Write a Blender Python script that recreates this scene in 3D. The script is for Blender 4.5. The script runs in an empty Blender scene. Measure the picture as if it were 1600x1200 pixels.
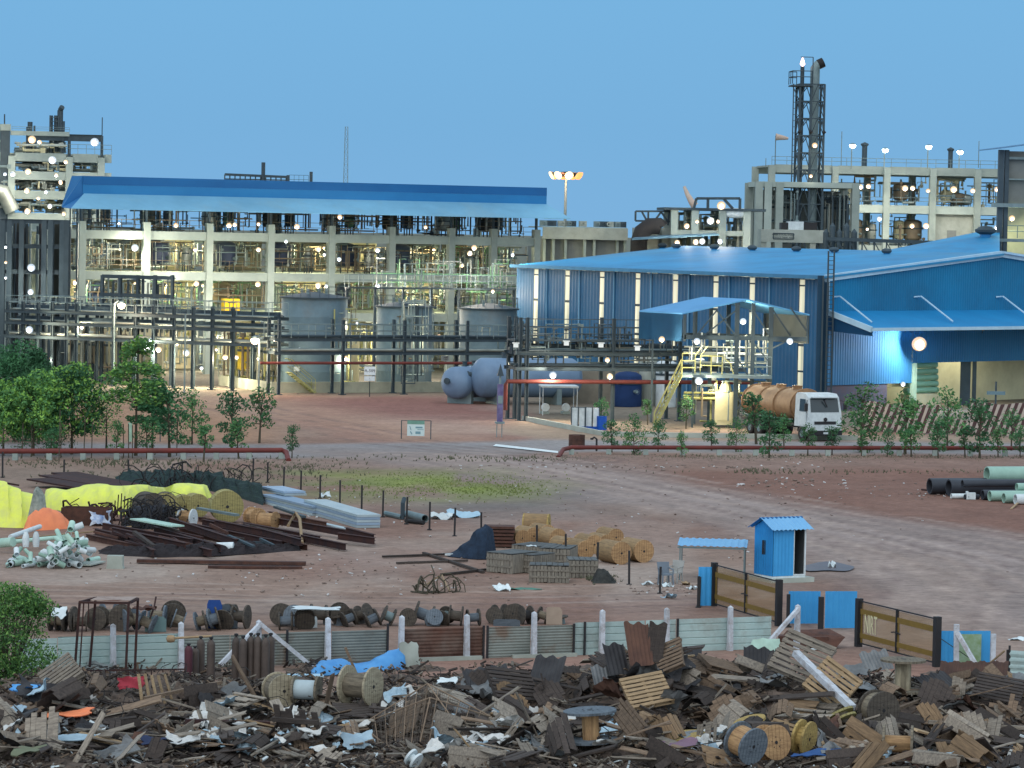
import bpy, bmesh, math, random
import numpy as np
from mathutils import Vector, Matrix, Euler
R = math.radians
random.seed(7)
rnd = random.random
def U(a, b): return a + (b - a) * random.random()
scene = bpy.context.scene
col = scene.collection

# ---------------- camera ----------------
FOC, CAMH, HORIZ, ROLL = 5333.0, 13.4, 360.0, 0.019
PITCH = math.atan((600 - HORIZ) / FOC)
CM = Matrix.Rotation(math.pi / 2 - PITCH, 3, 'X') @ Matrix.Rotation(ROLL, 3, 'Z')
cam_data = bpy.data.cameras.new('camera')
cam = bpy.data.objects.new('camera', cam_data)
col.objects.link(cam)
cam_data.sensor_width = 36.0
cam_data.lens = FOC / 1600 * 36
cam_data.clip_start = 1.0
cam_data.clip_end = 20000
cam.matrix_world = Matrix.Translation((0, 0, CAMH)) @ CM.to_4x4()
scene.camera = cam

# ---------------- light ----------------
world = bpy.data.worlds.new('World')
scene.world = world
world.use_nodes = True
wn, wl = world.node_tree.nodes, world.node_tree.links
wn.clear()
wo = wn.new('ShaderNodeOutputWorld')
bg = wn.new('ShaderNodeBackground')
sky = wn.new('ShaderNodeTexSky')
sky.sky_type = 'NISHITA'
sky.sun_disc = False
sky.sun_elevation = R(4)
sky.sun_rotation = R(200)
tc = wn.new('ShaderNodeTexCoord')
sx = wn.new('ShaderNodeSeparateXYZ')
wl.new(tc.outputs['Generated'], sx.inputs[0])
rz_ = wn.new('ShaderNodeValToRGB')            # dusk sky by elevation
rz_.color_ramp.elements[0].position = 0.0
rz_.color_ramp.elements[0].color = (.2, .44, .725, 1)
rz_.color_ramp.elements[1].position = 1.0
rz_.color_ramp.elements[1].color = (.66, .8, .94, 1)
for p_, c_ in ((.03, (.182, .432, .718)), (.075, (.18, .448, .745)), (.2, (.28, .52, .8)), (.5, (.56, .74, .92))):
    e_ = rz_.color_ramp.elements.new(p_); e_.color = (*c_, 1)
wl.new(sx.outputs['Z'], rz_.inputs['Fac'])
mr = wn.new('ShaderNodeMapRange')             # after-glow in the west, where the sun has set
mr.inputs['From Min'].default_value = .35
mr.inputs['From Max'].default_value = -.9
wl.new(sx.outputs['Y'], mr.inputs['Value'])
mx = wn.new('ShaderNodeMixRGB')
wl.new(mr.outputs[0], mx.inputs['Fac'])
wl.new(rz_.outputs[0], mx.inputs['Color1'])
mx.inputs['Color2'].default_value = (1.12, 1.24, 1.36, 1)
ad = wn.new('ShaderNodeMixRGB'); ad.blend_type = 'ADD'; ad.inputs['Fac'].default_value = .002
wl.new(mx.outputs[0], ad.inputs['Color1']); wl.new(sky.outputs[0], ad.inputs['Color2'])
wl.new(ad.outputs[0], bg.inputs['Color'])
bg.inputs['Strength'].default_value = 1.0
wl.new(bg.outputs[0], wo.inputs[0])
sun_d = bpy.data.lights.new('sun', 'SUN')
sun_d.energy = .45; sun_d.angle = R(35); sun_d.color = (1, .9, .84)
sun_o = bpy.data.objects.new('sun', sun_d); col.objects.link(sun_o)
sun_o.rotation_euler = Vector((.35, .8, -.75)).to_track_quat('-Z', 'Y').to_euler()
vs = scene.view_settings
vs.view_transform = 'Standard'; vs.look = 'None'; vs.exposure = 0; vs.gamma = 1
scene.cycles.max_bounces = 5; scene.cycles.diffuse_bounces = 3; scene.cycles.glossy_bounces = 2
scene.cycles.sample_clamp_indirect = 3.0
scene.cycles.sample_clamp_direct = 30.0
scene.cycles.use_light_tree = True

# ---------------- projection helpers: where a thing of the photo stands in the world ----------------
def ray(px, py): return CM @ Vector(((px - 800) / FOC, (600 - py) / FOC, -1))
def G(px, py, z=0.0):
    v = ray(px, py); t = (z - CAMH) / v.z
    return Vector((v.x * t, v.y * t, z))
def AT(px, py, Y):
    v = ray(px, py); t = Y / v.y
    return Vector((v.x * t, Y, CAMH + v.z * t))
def PJ(p):
    q = CM.transposed() @ (Vector(p) - Vector((0, 0, CAMH)))
    return (800 + FOC * q.x / -q.z, 600 - FOC * q.y / -q.z)
def ZAT(p, py):
    """height above ground at which the vertical line through p reaches picture row py"""
    px = PJ((p[0], p[1], 0))[0]
    return AT(px, py, p[1]).z
def PPM(Y): return FOC / Y

class Frame:
    """a vertical wall line through origin o, running at angle a; s along, d behind"""
    def __init__(s, o, deg): s.o = Vector((o[0], o[1], 0)); s.a = R(deg); s.c = math.cos(s.a); s.s = math.sin(s.a)
    def w(s, x, d=0, z=0): return s.o + Vector((x * s.c - d * s.s, x * s.s + d * s.c, z))
    def L(s, px, py, d=0):
        v = ray(px, py)
        # solve o + x*(c,s) + d*(-s,c) = t*v.xy
        ox, oy = s.o.x - d * s.s, s.o.y + d * s.c
        det = s.c * (-v.y) - s.s * (-v.x)
        x = (-ox * (-v.y) - (-oy) * (-v.x)) / det
        t = (s.c * (-oy) - s.s * (-ox)) / det
        return x, CAMH + v.z * t
def lin(c):
    c /= 255.0
    return c / 12.92 if c <= .04045 else ((c + .055) / 1.055) ** 2.4
def S(r, g, b, k=1.0):
    """albedo of a surface that shows as this sRGB colour under the dusk sky"""
    return (min(.9, lin(r) / .88 * k), min(.9, lin(g) / .93 * k), min(.9, lin(b) / .99 * k))

# ---------------- materials ----------------
_m = {}
def mat(name, c, c2=None, rough=.8, metal=0.0, scale=1.5, amt=.6, bump=0.0, bscale=None, var=.12, detail=5, stretch=None, rust=None, spec=.3):
    if name in _m: return _m[name]
    m = bpy.data.materials.new(name); m.use_nodes = True
    n, l = m.node_tree.nodes, m.node_tree.links
    b = n['Principled BSDF']
    b.inputs['Roughness'].default_value = rough; b.inputs['Metallic'].default_value = metal
    b.inputs['Specular IOR Level'].default_value = spec
    if c2 is None: c2 = tuple(x * .62 for x in c)
    t = n.new('ShaderNodeTexCoord'); mp = n.new('ShaderNodeMapping')
    oi = n.new('ShaderNodeObjectInfo')
    if stretch: mp.inputs['Scale'].default_value = stretch
    l.new(t.outputs['Object'], mp.inputs[0])
    av = n.new('ShaderNodeVectorMath'); av.operation = 'SCALE'; av.inputs[3].default_value = 1
    cx = n.new('ShaderNodeCombineXYZ'); mu = n.new('ShaderNodeMath'); mu.operation = 'MULTIPLY'; mu.inputs[1].default_value = 57
    l.new(oi.outputs['Random'], mu.inputs[0]); l.new(mu.outputs[0], cx.inputs[0]); l.new(mu.outputs[0], cx.inputs[2])
    a2 = n.new('ShaderNodeVectorMath'); a2.operation = 'ADD'
    l.new(mp.outputs[0], a2.inputs[0]); l.new(cx.outputs[0], a2.inputs[1])
    nz = n.new('ShaderNodeTexNoise'); nz.inputs['Scale'].default_value = scale; nz.inputs['Detail'].default_value = detail
    nz.inputs['Roughness'].default_value = .65
    l.new(a2.outputs[0], nz.inputs['Vector'])
    rp = n.new('ShaderNodeMapRange'); rp.inputs['From Min'].default_value = .35; rp.inputs['From Max'].default_value = .68
    rp.inputs['To Max'].default_value = amt
    l.new(nz.outputs['Fac'], rp.inputs['Value'])
    mi = n.new('ShaderNodeMixRGB'); mi.inputs['Color1'].default_value = (*c, 1); mi.inputs['Color2'].default_value = (*c2, 1)
    l.new(rp.outputs[0], mi.inputs['Fac'])
    out = mi.outputs[0]
    if rust:
        n2 = n.new('ShaderNodeTexNoise'); n2.inputs['Scale'].default_value = scale * .55; n2.inputs['Detail'].default_value = 8
        n2.inputs['Roughness'].default_value = .75
        l.new(a2.outputs[0], n2.inputs['Vector'])
        r2 = n.new('ShaderNodeMapRange'); r2.inputs['From Min'].default_value = .5; r2.inputs['From Max'].default_value = .62
        r2.inputs['To Max'].default_value = rust[1]
        l.new(n2.outputs['Fac'], r2.inputs['Value'])
        m3 = n.new('ShaderNodeMixRGB'); m3.inputs['Color2'].default_value = (*rust[0], 1)
        l.new(r2.outputs[0], m3.inputs['Fac']); l.new(out, m3.inputs['Color1']); out = m3.outputs[0]
    hs = n.new('ShaderNodeHueSaturation')
    vr = n.new('ShaderNodeMapRange'); vr.inputs['To Min'].default_value = 1 - var; vr.inputs['To Max'].default_value = 1 + var
    l.new(oi.outputs['Random'], vr.inputs['Value']); l.new(vr.outputs[0], hs.inputs['Value'])
    l.new(out, hs.inputs['Color']); l.new(hs.outputs[0], b.inputs['Base Color'])
    if bump:
        nb = n.new('ShaderNodeTexNoise'); nb.inputs['Scale'].default_value = bscale or scale * 4; nb.inputs['Detail'].default_value = 4
        l.new(a2.outputs[0], nb.inputs['Vector'])
        bp = n.new('ShaderNodeBump'); bp.inputs['Strength'].default_value = bump; bp.inputs['Distance'].default_value = .05
        l.new(nb.outputs['Fac'], bp.inputs['Height']); l.new(bp.outputs[0], b.inputs['Normal'])
    _m[name] = m
    return m
def emit(name, c, s):
    if name in _m: return _m[name]
    m = bpy.data.materials.new(name); m.use_nodes = True
    b = m.node_tree.nodes['Principled BSDF']
    b.inputs['Base Color'].default_value = (.04, .04, .04, 1)
    b.inputs['Emission Color'].default_value = (*c, 1); b.inputs['Emission Strength'].default_value = s
    m.cycles.emission_sampling = 'NONE'
    _m[name] = m
    return m

# ---------------- mesh builder ----------------
class MB:
    def __init__(s): s.v = []; s.f = []; s.mi = []; s.k = 0
    def add(s, vs_, fs_):
        o = len(s.v); s.v += [tuple(v) for v in vs_]
        for f in fs_: s.f.append(tuple(i + o for i in f)); s.mi.append(s.k)
        return s
    def box(s, c, d, rz=0.0, M=None):
        x, y, z = d[0] / 2, d[1] / 2, d[2] / 2
        vv = [Vector(p) for p in ((-x,-y,-z),(x,-y,-z),(x,y,-z),(-x,y,-z),(-x,-y,z),(x,-y,z),(x,y,z),(-x,y,z))]
        if M is None: M = Matrix.Rotation(rz, 3, 'Z')
        vv = [M @ q + Vector(c) for q in vv]
        return s.add(vv, [(0,3,2,1),(4,5,6,7),(0,1,5,4),(1,2,6,5),(2,3,7,6),(3,0,4,7)])
    def b2(s, a, b):
        return s.box([(a[i] + b[i]) / 2 for i in range(3)], [abs(b[i] - a[i]) for i in range(3)])
    def bar(s, p, q, w, h=None, up=(0, 0, 1)):
        p, q = Vector(p), Vector(q); h = h or w
        d = q - p; L = d.length
        if L < 1e-5: return s
        x = d / L; u = Vector(up)
        if abs(x.dot(u)) > .98: u = Vector((0, 1, 0))
        y = u.cross(x).normalized(); z = x.cross(y)
        M = Matrix((x, y, z)).transposed()
        return s.box((p + q) / 2, (L, w, h), M=M)
    def ibeam(s, p, q, w, h, t=.02, up=(0, 0, 1)):
        p, q = Vector(p), Vector(q); x = (q - p).normalized(); u = Vector(up)
        if abs(x.dot(u)) > .98: u = Vector((0, 1, 0))
        y = u.cross(x).normalized(); z = x.cross(y)
        s.bar(p, q, t, h - 2 * t, up)
        for k in (-1, 1): s.bar(p + z * k * (h - t) / 2, q + z * k * (h - t) / 2, w, t, up)
        return s
    def tube(s, pts, r, n=8, caps=True, r2=None, closed=False):
        pts = [Vector(p) for p in pts]; m = len(pts); rings = []
        prev = None
        for i, p in enumerate(pts):
            d = (pts[min(i + 1, m - 1)] - pts[max(i - 1, 0)])
            if d.length < 1e-7: d = Vector((0, 0, 1))
            d.normalize()
            if prev is None:
                u = Vector((0, 0, 1)) if abs(d.z) < .9 else Vector((1, 0, 0))
            else: u = prev
            a = d.cross(u)
            if a.length < 1e-4: a = d.cross(Vector((0, 1, .3)))
            a.normalize(); b = a.cross(d); prev = b
            rr = r if not callable(r) else r(i / (m - 1))
            if r2 is not None: rr = r + (r2 - r) * i / (m - 1)
            rings.append([p + (a * math.cos(2 * math.pi * k / n) + b * math.sin(2 * math.pi * k / n)) * rr for k in range(n)])
        vv = [q for g in rings for q in g]; ff = []
        for i in range(m - 1):
            for k in range(n):
                k2 = (k + 1) % n
                ff.append((i * n + k, i * n + k2, (i + 1) * n + k2, (i + 1) * n + k))
        if caps: ff.append(tuple(range(n))[::-1]); ff.append(tuple((m - 1) * n + k for k in range(n)))
        return s.add(vv, ff)
    def lathe(s, prof, o=(0, 0, 0), ax=(0, 0, 1), n=20):
        """prof: (radius, along) pairs"""
        x = Vector(ax).normalized(); u = Vector((0, 0, 1)) if abs(x.z) < .9 else Vector((1, 0, 0))
        a = x.cross(u).normalized(); b = a.cross(x); o = Vector(o); vv = []; ff = []
        for (r, h) in prof:
            for k in range(n):
                t = 2 * math.pi * k / n
                vv.append(o + x * h + (a * math.cos(t) + b * math.sin(t)) * max(r, 1e-4))
        for i in range(len(prof) - 1):
            for k in range(n):
                k2 = (k + 1) % n
                ff.append((i * n + k, i * n + k2, (i + 1) * n + k2, (i + 1) * n + k))
        return s.add(vv, ff)
    def poly(s, pts): return s.add(pts, [tuple(range(len(pts)))])
    def prism(s, pts, ext):
        """closed outline extruded along vector ext"""
        n = len(pts); e = Vector(ext); a = [Vector(p) for p in pts]; b = [p + e for p in a]
        ff = [tuple(range(n))[::-1], tuple(range(n, 2 * n))] + [(i, (i + 1) % n, (i + 1) % n + n, i + n) for i in range(n)]
        return s.add(a + b, ff)
    def corr(s, o, ux, uy, W, H, pitch=.2, dep=.03, th=.004, seg=4, tops=None, groove=False):
        """corrugated sheet: waves vary along ux, straight along uy; tops optional height function"""
        o, ux, uy = Vector(o), Vector(ux).normalized(), Vector(uy).normalized(); nn = ux.cross(uy)
        N = max(2, int(W / pitch * seg)); vv = []
        for off in (0, th):
            for i in range(N + 1):
                x = W * i / N; ph = (x / pitch) % 1
                d = dep * (1 if ph < .3 else (1 - (ph - .3) / .15 if ph < .45 else (0 if ph < .85 else (ph - .85) / .15)))
                if groove: d = 0 if ph < .88 else dep
                h = H if tops is None else tops(x)
                for y in (0, h): vv.append(o + ux * x + uy * y + nn * (d + off))
        ff = []; K = 2 * (N + 1)
        for i in range(N):
            a = 2 * i
            ff.append((a, a + 2, a + 3, a + 1)); ff.append((K + a, K + a + 1, K + a + 3, K + a + 2))
            ff.append((a + 1, a + 3, K + a + 3, K + a + 1)); ff.append((a, K + a, K + a + 2, a + 2))
        ff.append((0, 1, K + 1, K)); ff.append((2 * N, K + 2 * N, K + 2 * N + 1, 2 * N + 1))
        return s.add(vv, ff)
    def build(s, name, m, parent=None, smooth=False, loc=None, rot=None):
        me = bpy.data.meshes.new(name); me.from_pydata(s.v, [], s.f)
        for x in (m if isinstance(m, (list, tuple)) else [m]): me.materials.append(x)
        if any(s.mi): me.polygons.foreach_set('material_index', s.mi)
        if smooth:
            me.polygons.foreach_set('use_smooth', [True] * len(s.f))
            try: me.set_sharp_from_angle(angle=R(38))
            except Exception: pass
        o = bpy.data.objects.new(name, me); col.objects.link(o)
        if parent is not None: o.parent = parent
        if loc is not None: o.location = loc
        if rot is not None: o.rotation_euler = rot
        return o
def tag(o, label, cat, group=None, kind=None):
    if label: o['label'] = label
    if cat: o['category'] = cat
    if group: o['group'] = group
    if kind: o['kind'] = kind
    elif cat: o['kind'] = 'thing'
    return o
def thing(name, label, cat, loc=(0, 0, 0), rz=0.0, group=None, rot=None):
    o = bpy.data.objects.new(name, None); col.objects.link(o)
    o.empty_display_size = .3
    o.location = loc; o.rotation_euler = rot if rot is not None else (0, 0, rz)
    return tag(o, label, cat, group)
_kids = {}
def copy_tree(o, loc=None, rot=None, label=None, scale=None, parent=None, group=None, name=None):
    c = o.copy(); col.objects.link(c)
    if parent is not None: c.parent = parent
    if loc is not None: c.location = loc
    if rot is not None: c.rotation_euler = rot
    if scale is not None: c.scale = scale if hasattr(scale, '__len__') else (scale,) * 3
    if label: c['label'] = label
    if group: c['group'] = group
    for ch in o.children: copy_tree(ch, parent=c)
    return c

# ---------------- palette ----------------
STEEL = mat('galvanised_steel', S(120, 140, 145), S(90, 110, 118), .55, .3, 2)
DSTEEL = mat('painted_dark_steel', S(62, 78, 88), S(45, 60, 70), .6, .1, 1)
BSTEEL = mat('black_paint', (.02, .022, .026), (.035, .03, .028), .6, 0, 3)
CONC = mat('concrete_frame', S(152, 168, 166), S(124, 140, 140), .9, 0, .35, .8, .2, 6)
CONC2 = mat('pale_concrete', S(165, 176, 172), S(134, 144, 138), .9, 0, .6, .8, .2, 6)
GREYW = mat('grey_wall_sheet', S(120, 128, 128), S(95, 104, 106), .8, 0, .5)
BLUE_ROOF = mat('bright_blue_roof', S(38, 144, 200), S(44, 112, 160), .55, 0, .18, .8, 0, detail=8, rust=(S(90, 130, 150), .35))
BLUE_DK = mat('deep_blue_fascia', S(20, 92, 150), S(18, 80, 134), .55, 0, .3)
BLUE_MD = mat('mid_blue_fascia', S(36, 118, 176), S(30, 104, 160), .55, 0, .3)
BLUE_LT = mat('pale_blue_skirt', S(110, 166, 198), S(92, 142, 172), .6, 0, .15, .9, detail=8, rust=(S(120, 150, 160), .35))
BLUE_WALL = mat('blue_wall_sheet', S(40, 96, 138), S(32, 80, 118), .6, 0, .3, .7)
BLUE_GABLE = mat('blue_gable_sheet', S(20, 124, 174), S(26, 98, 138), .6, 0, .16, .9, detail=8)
TRIM = mat('pale_trim', S(165, 200, 222), S(140, 175, 200), .6, 0, 1)
WHITE = mat('white_paint', S(205, 220, 228), S(165, 180, 188), .6, 0, 3, .6)
CREAM = mat('cream_wall', S(190, 190, 160), S(150, 150, 125), .85, 0, .5)
RUST = mat('rusty_steel', S(92, 66, 58), S(62, 48, 46), .85, .1, 3, .9, .3)
DRUST = mat('dark_rusty_steel', S(52, 42, 46), S(72, 48, 42), .85, .1, 2, .9, .3)
REDPIPE = mat('red_pipe_paint', S(112, 54, 50), S(84, 48, 46), .6, 0, 1.2, .8)
YEL = mat('yellow_paint', S(214, 190, 60), S(170, 150, 60), .6, 0, 2)
YELR = mat('pale_yellow_rail', S(160, 164, 110), S(128, 130, 88), .6, 0, 2)
BLACKRUB = mat('black_rubber', (.018, .018, .02), (.03, .028, .026), .7, 0, 3)
PVC = mat('white_green_pvc', S(170, 205, 195), S(130, 165, 155), .5, 0, 2, .7)
TANKG = mat('grey_tank_paint', S(104, 130, 144), S(76, 98, 112), .55, .1, .35, .9, detail=8, rust=(S(110, 104, 96), .3))
VESSEL = mat('blue_grey_vessel_paint', S(108, 136, 165), S(88, 112, 140), .5, .1, .4, .8)
LAG = mat('aluminium_cladding', S(165, 175, 170), S(110, 120, 118), .4, .5, .8)
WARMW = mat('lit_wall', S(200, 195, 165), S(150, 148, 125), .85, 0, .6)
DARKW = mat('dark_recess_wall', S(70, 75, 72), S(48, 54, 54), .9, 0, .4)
GREENP = mat('green_vessel_paint', S(96, 140, 110), S(80, 115, 95), .5, 0, .6)
DBLUEV = mat('dark_blue_jacket', S(52, 66, 92), S(40, 52, 74), .5, .1, .6)
BROWNP = mat('brown_pipe_paint', S(118, 110, 94), S(90, 86, 78), .6, .1, .8)
LENS = emit('lamp_lens', (1, .96, .86), 14)
LENSW = emit('warm_lamp_lens', (1, .72, .42), 12)
HALOW = emit('warm_halo', (1, .66, .34), 1.0)  # weak glow that stands in for the halo around a lamp
HALOC = emit('cool_halo', (.7, .85, 1), .8)
LENSC = emit('cool_lamp_lens', (.85, .95, 1), 16)
LENSY = emit('yellowish_lamp_lens', (1, .84, .5), 7)
LENSP = emit('pinkish_lamp_lens', (1, .74, .56), 9)
LENSD = emit('dim_lamp_lens', (.95, 1, .8), 3)
FLAME = emit('flare_flame', (1, .55, .45), 5)

# ---------------- ground ----------------
_rs = np.random.RandomState(3)
_tab = _rs.rand(256, 256)
def vnoise(x, y, s):
    x = x / s + 1000; y = y / s + 1000
    xi = np.floor(x).astype(int); yi = np.floor(y).astype(int); fx = x - xi; fy = y - yi
    fx = fx * fx * (3 - 2 * fx); fy = fy * fy * (3 - 2 * fy)
    a = _tab[xi % 256, yi % 256]; b = _tab[(xi + 1) % 256, yi % 256]
    c = _tab[xi % 256, (yi + 1) % 256]; d = _tab[(xi + 1) % 256, (yi + 1) % 256]
    return (a * (1 - fx) + b * fx) * (1 - fy) + (c * (1 - fx) + d * fx) * fy
def fbm(x, y, s): return (vnoise(x, y, s) + .5 * vnoise(x + 37, y, s / 2.1) + .25 * vnoise(x, y + 91, s / 4.3) + .12 * vnoise(x + 7, y + 3, s / 9)) / 1.87
gx = np.concatenate([[-6000, -2000, -700, -250, -120, -80], np.arange(-62, 62.01, .4), [80, 120, 250, 700, 2000, 6000]])
gy = np.concatenate([[-500, -100, 0, 50, 70], np.arange(80, 150, .32), np.arange(150, 260, .7), np.arange(260, 345, 3), [400, 500, 700, 1000, 2000, 4000, 9000]])
X, Y = np.meshgrid(gx, gy)
def dline(pts):
    """distance to a polyline given in picture pixels on the ground"""
    w = [G(*p) for p in pts]; D = np.full(X.shape, 1e9)
    for a, b in zip(w, w[1:]):
        ax, ay, bx, by = a.x, a.y, b.x, b.y
        L2 = (bx - ax) ** 2 + (by - ay) ** 2
        t = np.clip(((X - ax) * (bx - ax) + (Y - ay) * (by - ay)) / L2, 0, 1)
        D = np.minimum(D, np.hypot(X - ax - t * (bx - ax), Y - ay - t * (by - ay)))
    return D
def inpoly(pts, soft=1.0, warp=1.5, seed=0):
    w = [G(*p) for p in pts]; inside = np.zeros(X.shape, bool)
    wx = X + (fbm(X + seed, Y, 5) - .5) * 2 * warp; wy = Y + (fbm(X, Y + 50 + seed, 8) - .5) * 5 * warp
    D = np.full(X.shape, 1e9)
    for a, b in zip(w, w[1:] + w[:1]):
        ax, ay, bx, by = a.x, a.y, b.x, b.y
        c = ((ay > wy) != (by > wy)) & (wx < (bx - ax) * (wy - ay) / ((by - ay) + 1e-9) + ax)
        inside ^= c
        L2 = (bx - ax) ** 2 + (by - ay) ** 2 + 1e-9
        t = np.clip(((wx - ax) * (bx - ax) + (wy - ay) * (by - ay)) / L2, 0, 1)
        D = np.minimum(D, np.hypot(wx - ax - t * (bx - ax), (wy - ay - t * (by - ay)) * .45))
    sd = np.where(inside, D, -D)
    return np.clip(sd / soft * .5 + .5, 0, 1)
def ss(a, b, x):
    t = np.clip((x - a) / (b - a), 0, 1); return t * t * (3 - 2 * t)
colr = np.zeros(X.shape + (3,)); colr[:] = S(128, 114, 108)
def lay(mask, c):
    global colr
    colr = colr * (1 - mask[..., None]) + np.array(c) * mask[..., None]
N1 = fbm(X, Y, 14); N2 = fbm(X + 200, Y, 3.5); NS = fbm(X * .6, Y * .22 + 40, 3)      # NS: streaks running across
lay(ss(.45, .62, N1) * .6, S(116, 94, 88))
lay(ss(.52, .68, NS) * .45, S(140, 132, 130))
lay(inpoly([(-200, 560), (1800, 560), (1800, 668), (1000, 672), (820, 655), (800, 618), (430, 615), (300, 625), (-200, 640)], 2, .5), S(112, 110, 104))
lay(inpoly([(-300, 628), (300, 622), (430, 648), (440, 690), (-300, 692)], 2, 1), S(140, 116, 100))
lay(inpoly([(430, 622), (700, 619), (810, 650), (860, 690), (600, 692), (430, 655)], 2, 1.2, 9), S(120, 92, 90))
lay(inpoly([(560, 652), (800, 655), (850, 680), (640, 682)], 3, 1.5, 5) * .7, S(148, 138, 134))
lay(inpoly([(330, 612), (480, 628), (800, 690), (640, 700), (440, 662), (300, 640)], 3, 1.2, 5) * .6, S(150, 130, 118))
road = inpoly([(-400, 691), (430, 694), (800, 690), (840, 686), (1700, 692), (1900, 712), (1600, 711), (860, 706), (780, 713), (400, 716), (-400, 712)], .8, .3)
lay(road, S(124, 128, 136))
lay(inpoly([(820, 655), (960, 676), (1700, 684), (1700, 692), (840, 686), (770, 672)], 1, .6, 4) * .8, S(140, 132, 122))
lay(inpoly([(860, 716), (1700, 720), (1700, 735), (1100, 732), (900, 728)], 1.5, 1, 6) * .8, S(122, 106, 102))
lay(inpoly([(980, 738), (1700, 735), (1700, 870), (1500, 850), (1330, 825), (1100, 770)], 2, 2, 7) * .85, S(112, 88, 82))
drd = inpoly([(430, 700), (800, 703), (960, 732), (1250, 790), (1700, 850), (1700, 1010), (1500, 985), (1280, 880), (1060, 808), (840, 772), (600, 730)], 2, 1.3, 2)
lay(drd * .9, S(124, 119, 121))
trk = dline([(760, 712), (1000, 752), (1300, 826), (1700, 905)]); trk2 = dline([(700, 716), (900, 752), (1200, 830), (1420, 900), (1560, 990)])
lay(drd * ss(1.0, .3, np.abs(trk - 1.0)) * .55, S(146, 140, 142)); lay(drd * ss(.9, .3, np.abs(trk2 - .9)) * .45, S(144, 136, 136))
for k_, (pl_, w_) in enumerate((([(640, 712), (860, 745), (1180, 812), (1480, 905), (1660, 990)], .35), ([(820, 716), (1080, 765), (1360, 835), (1700, 930)], .3), ([(740, 708), (980, 742), (1290, 800), (1700, 870)], .4), ([(1380, 1000), (1440, 900), (1330, 850), (1180, 815)], .35), ([(1480, 1010), (1520, 930), (1440, 870), (1250, 822)], .3), ([(-50, 935), (400, 945), (800, 948), (1100, 940)], .35), ([(-50, 915), (400, 925), (800, 930), (1090, 925)], .3), ([(300, 620), (430, 650), (620, 690), (900, 720)], .5))):
    D_ = dline(pl_); nn_ = fbm(X + 31 * k_, Y, 2.5)
    for o_ in (.9, 2.7): lay(ss(w_, w_ * .3, np.abs(D_ - o_)) * ss(.3, .55, nn_) * .5, S(98, 88, 90) if k_ % 2 else S(152, 144, 142))
lay(inpoly([(1380, 860), (1500, 880), (1560, 1010), (1480, 1010)], 2, 2, 12) * .5, S(150, 140, 136))
lay(inpoly([(420, 722), (560, 726), (700, 735), (560, 748), (450, 738)], 2, 1, 3) * .7, S(112, 96, 92))
gr = inpoly([(520, 740), (760, 738), (860, 752), (820, 780), (700, 782), (560, 772)], 3, 1.6, 1)
lay(gr * ss(.35, .6, N2), S(106, 116, 80)); lay(gr * ss(.5, .7, NS) * .8, S(116, 134, 72))
lay(inpoly([(430, 735), (640, 742), (560, 775), (460, 770)], 3, 2, 11) * ss(.4, .6, N2) * .7, S(98, 112, 76))
lay(inpoly([(620, 782), (900, 772), (960, 800), (760, 815), (640, 800)], 3, 1.5, 21) * .7, S(96, 100, 106))
lay(inpoly([(0, 735), (430, 738), (420, 760), (0, 752)], 3, 1.5, 22) * .6, S(108, 106, 100))
lay(inpoly([(300, 820), (900, 850), (1060, 905), (800, 940), (300, 932), (100, 915)], 3, 2, 23) * ss(.42, .62, NS) * .8, S(150, 146, 144))
lay(inpoly([(460, 850), (720, 862), (700, 900), (480, 890)], 3, 2, 25) * .6, S(112, 90, 86))
lay(inpoly([(-100, 975), (1340, 945), (1340, 950), (500, 960), (-100, 985)], 2, 1, 26) * .4, S(96, 76, 72))
lay(inpoly([(600, 1038), (1260, 1020), (1500, 1020), (1500, 1060), (700, 1075)], 2, 1.5, 27) * .6, S(132, 100, 92))
far = ss(285, 330, Y)[..., None]; colr = colr * (1 - far) + np.array(S(96, 104, 98)) * far
colr *= np.array([1.12, 1.04, .97])
colr *= (.82 + .38 * fbm(X, Y, 1.1))[..., None] * (.93 + .16 * N2)[..., None]
Z = (fbm(X, Y, 6) - .5) * .10 + (fbm(X + 9, Y, 1.3) - .5) * .05
Z *= (1 - road) * ss(0, 40, 345 - Y) * ss(80, 60, np.abs(X))
berm = inpoly([(860, 712), (1700, 716), (1700, 728), (900, 722)], 2, .8, 31); Z += berm * .12
gm = bpy.data.meshes.new('ground')
ny, nx = X.shape
idx = np.arange(nx * ny).reshape(ny, nx)
fcs = np.stack([idx[:-1, :-1], idx[:-1, 1:], idx[1:, 1:], idx[1:, :-1]], -1).reshape(-1, 4)
gm.from_pydata(np.stack([X, Y, Z], -1).reshape(-1, 3).tolist(), [], fcs.tolist())
at = gm.color_attributes.new('soil', 'FLOAT_COLOR', 'POINT')
at.data.foreach_set('color', np.concatenate([colr, np.ones(X.shape + (1,))], -1).astype(np.float32).ravel())
gm.polygons.foreach_set('use_smooth', [True] * len(gm.polygons))
gmat = bpy.data.materials.new('red_soil_and_gravel'); gmat.use_nodes = True
n, l = gmat.node_tree.nodes, gmat.node_tree.links
b = n['Principled BSDF']; b.inputs['Roughness'].default_value = .95; b.inputs['Specular IOR Level'].default_value = .1
va = n.new('ShaderNodeVertexColor'); va.layer_name = 'soil'
tcn = n.new('ShaderNodeTexCoord')
na = n.new('ShaderNodeTexNoise'); na.inputs['Scale'].default_value = 2.2; na.inputs['Detail'].default_value = 10; na.inputs['Roughness'].default_value = .72
l.new(tcn.outputs['Object'], na.inputs['Vector'])
mra = n.new('ShaderNodeMapRange'); mra.inputs['From Min'].default_value = .3; mra.inputs['From Max'].default_value = .7; mra.inputs['To Min'].default_value = .72; mra.inputs['To Max'].default_value = 1.28
l.new(na.outputs['Fac'], mra.inputs['Value'])
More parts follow.
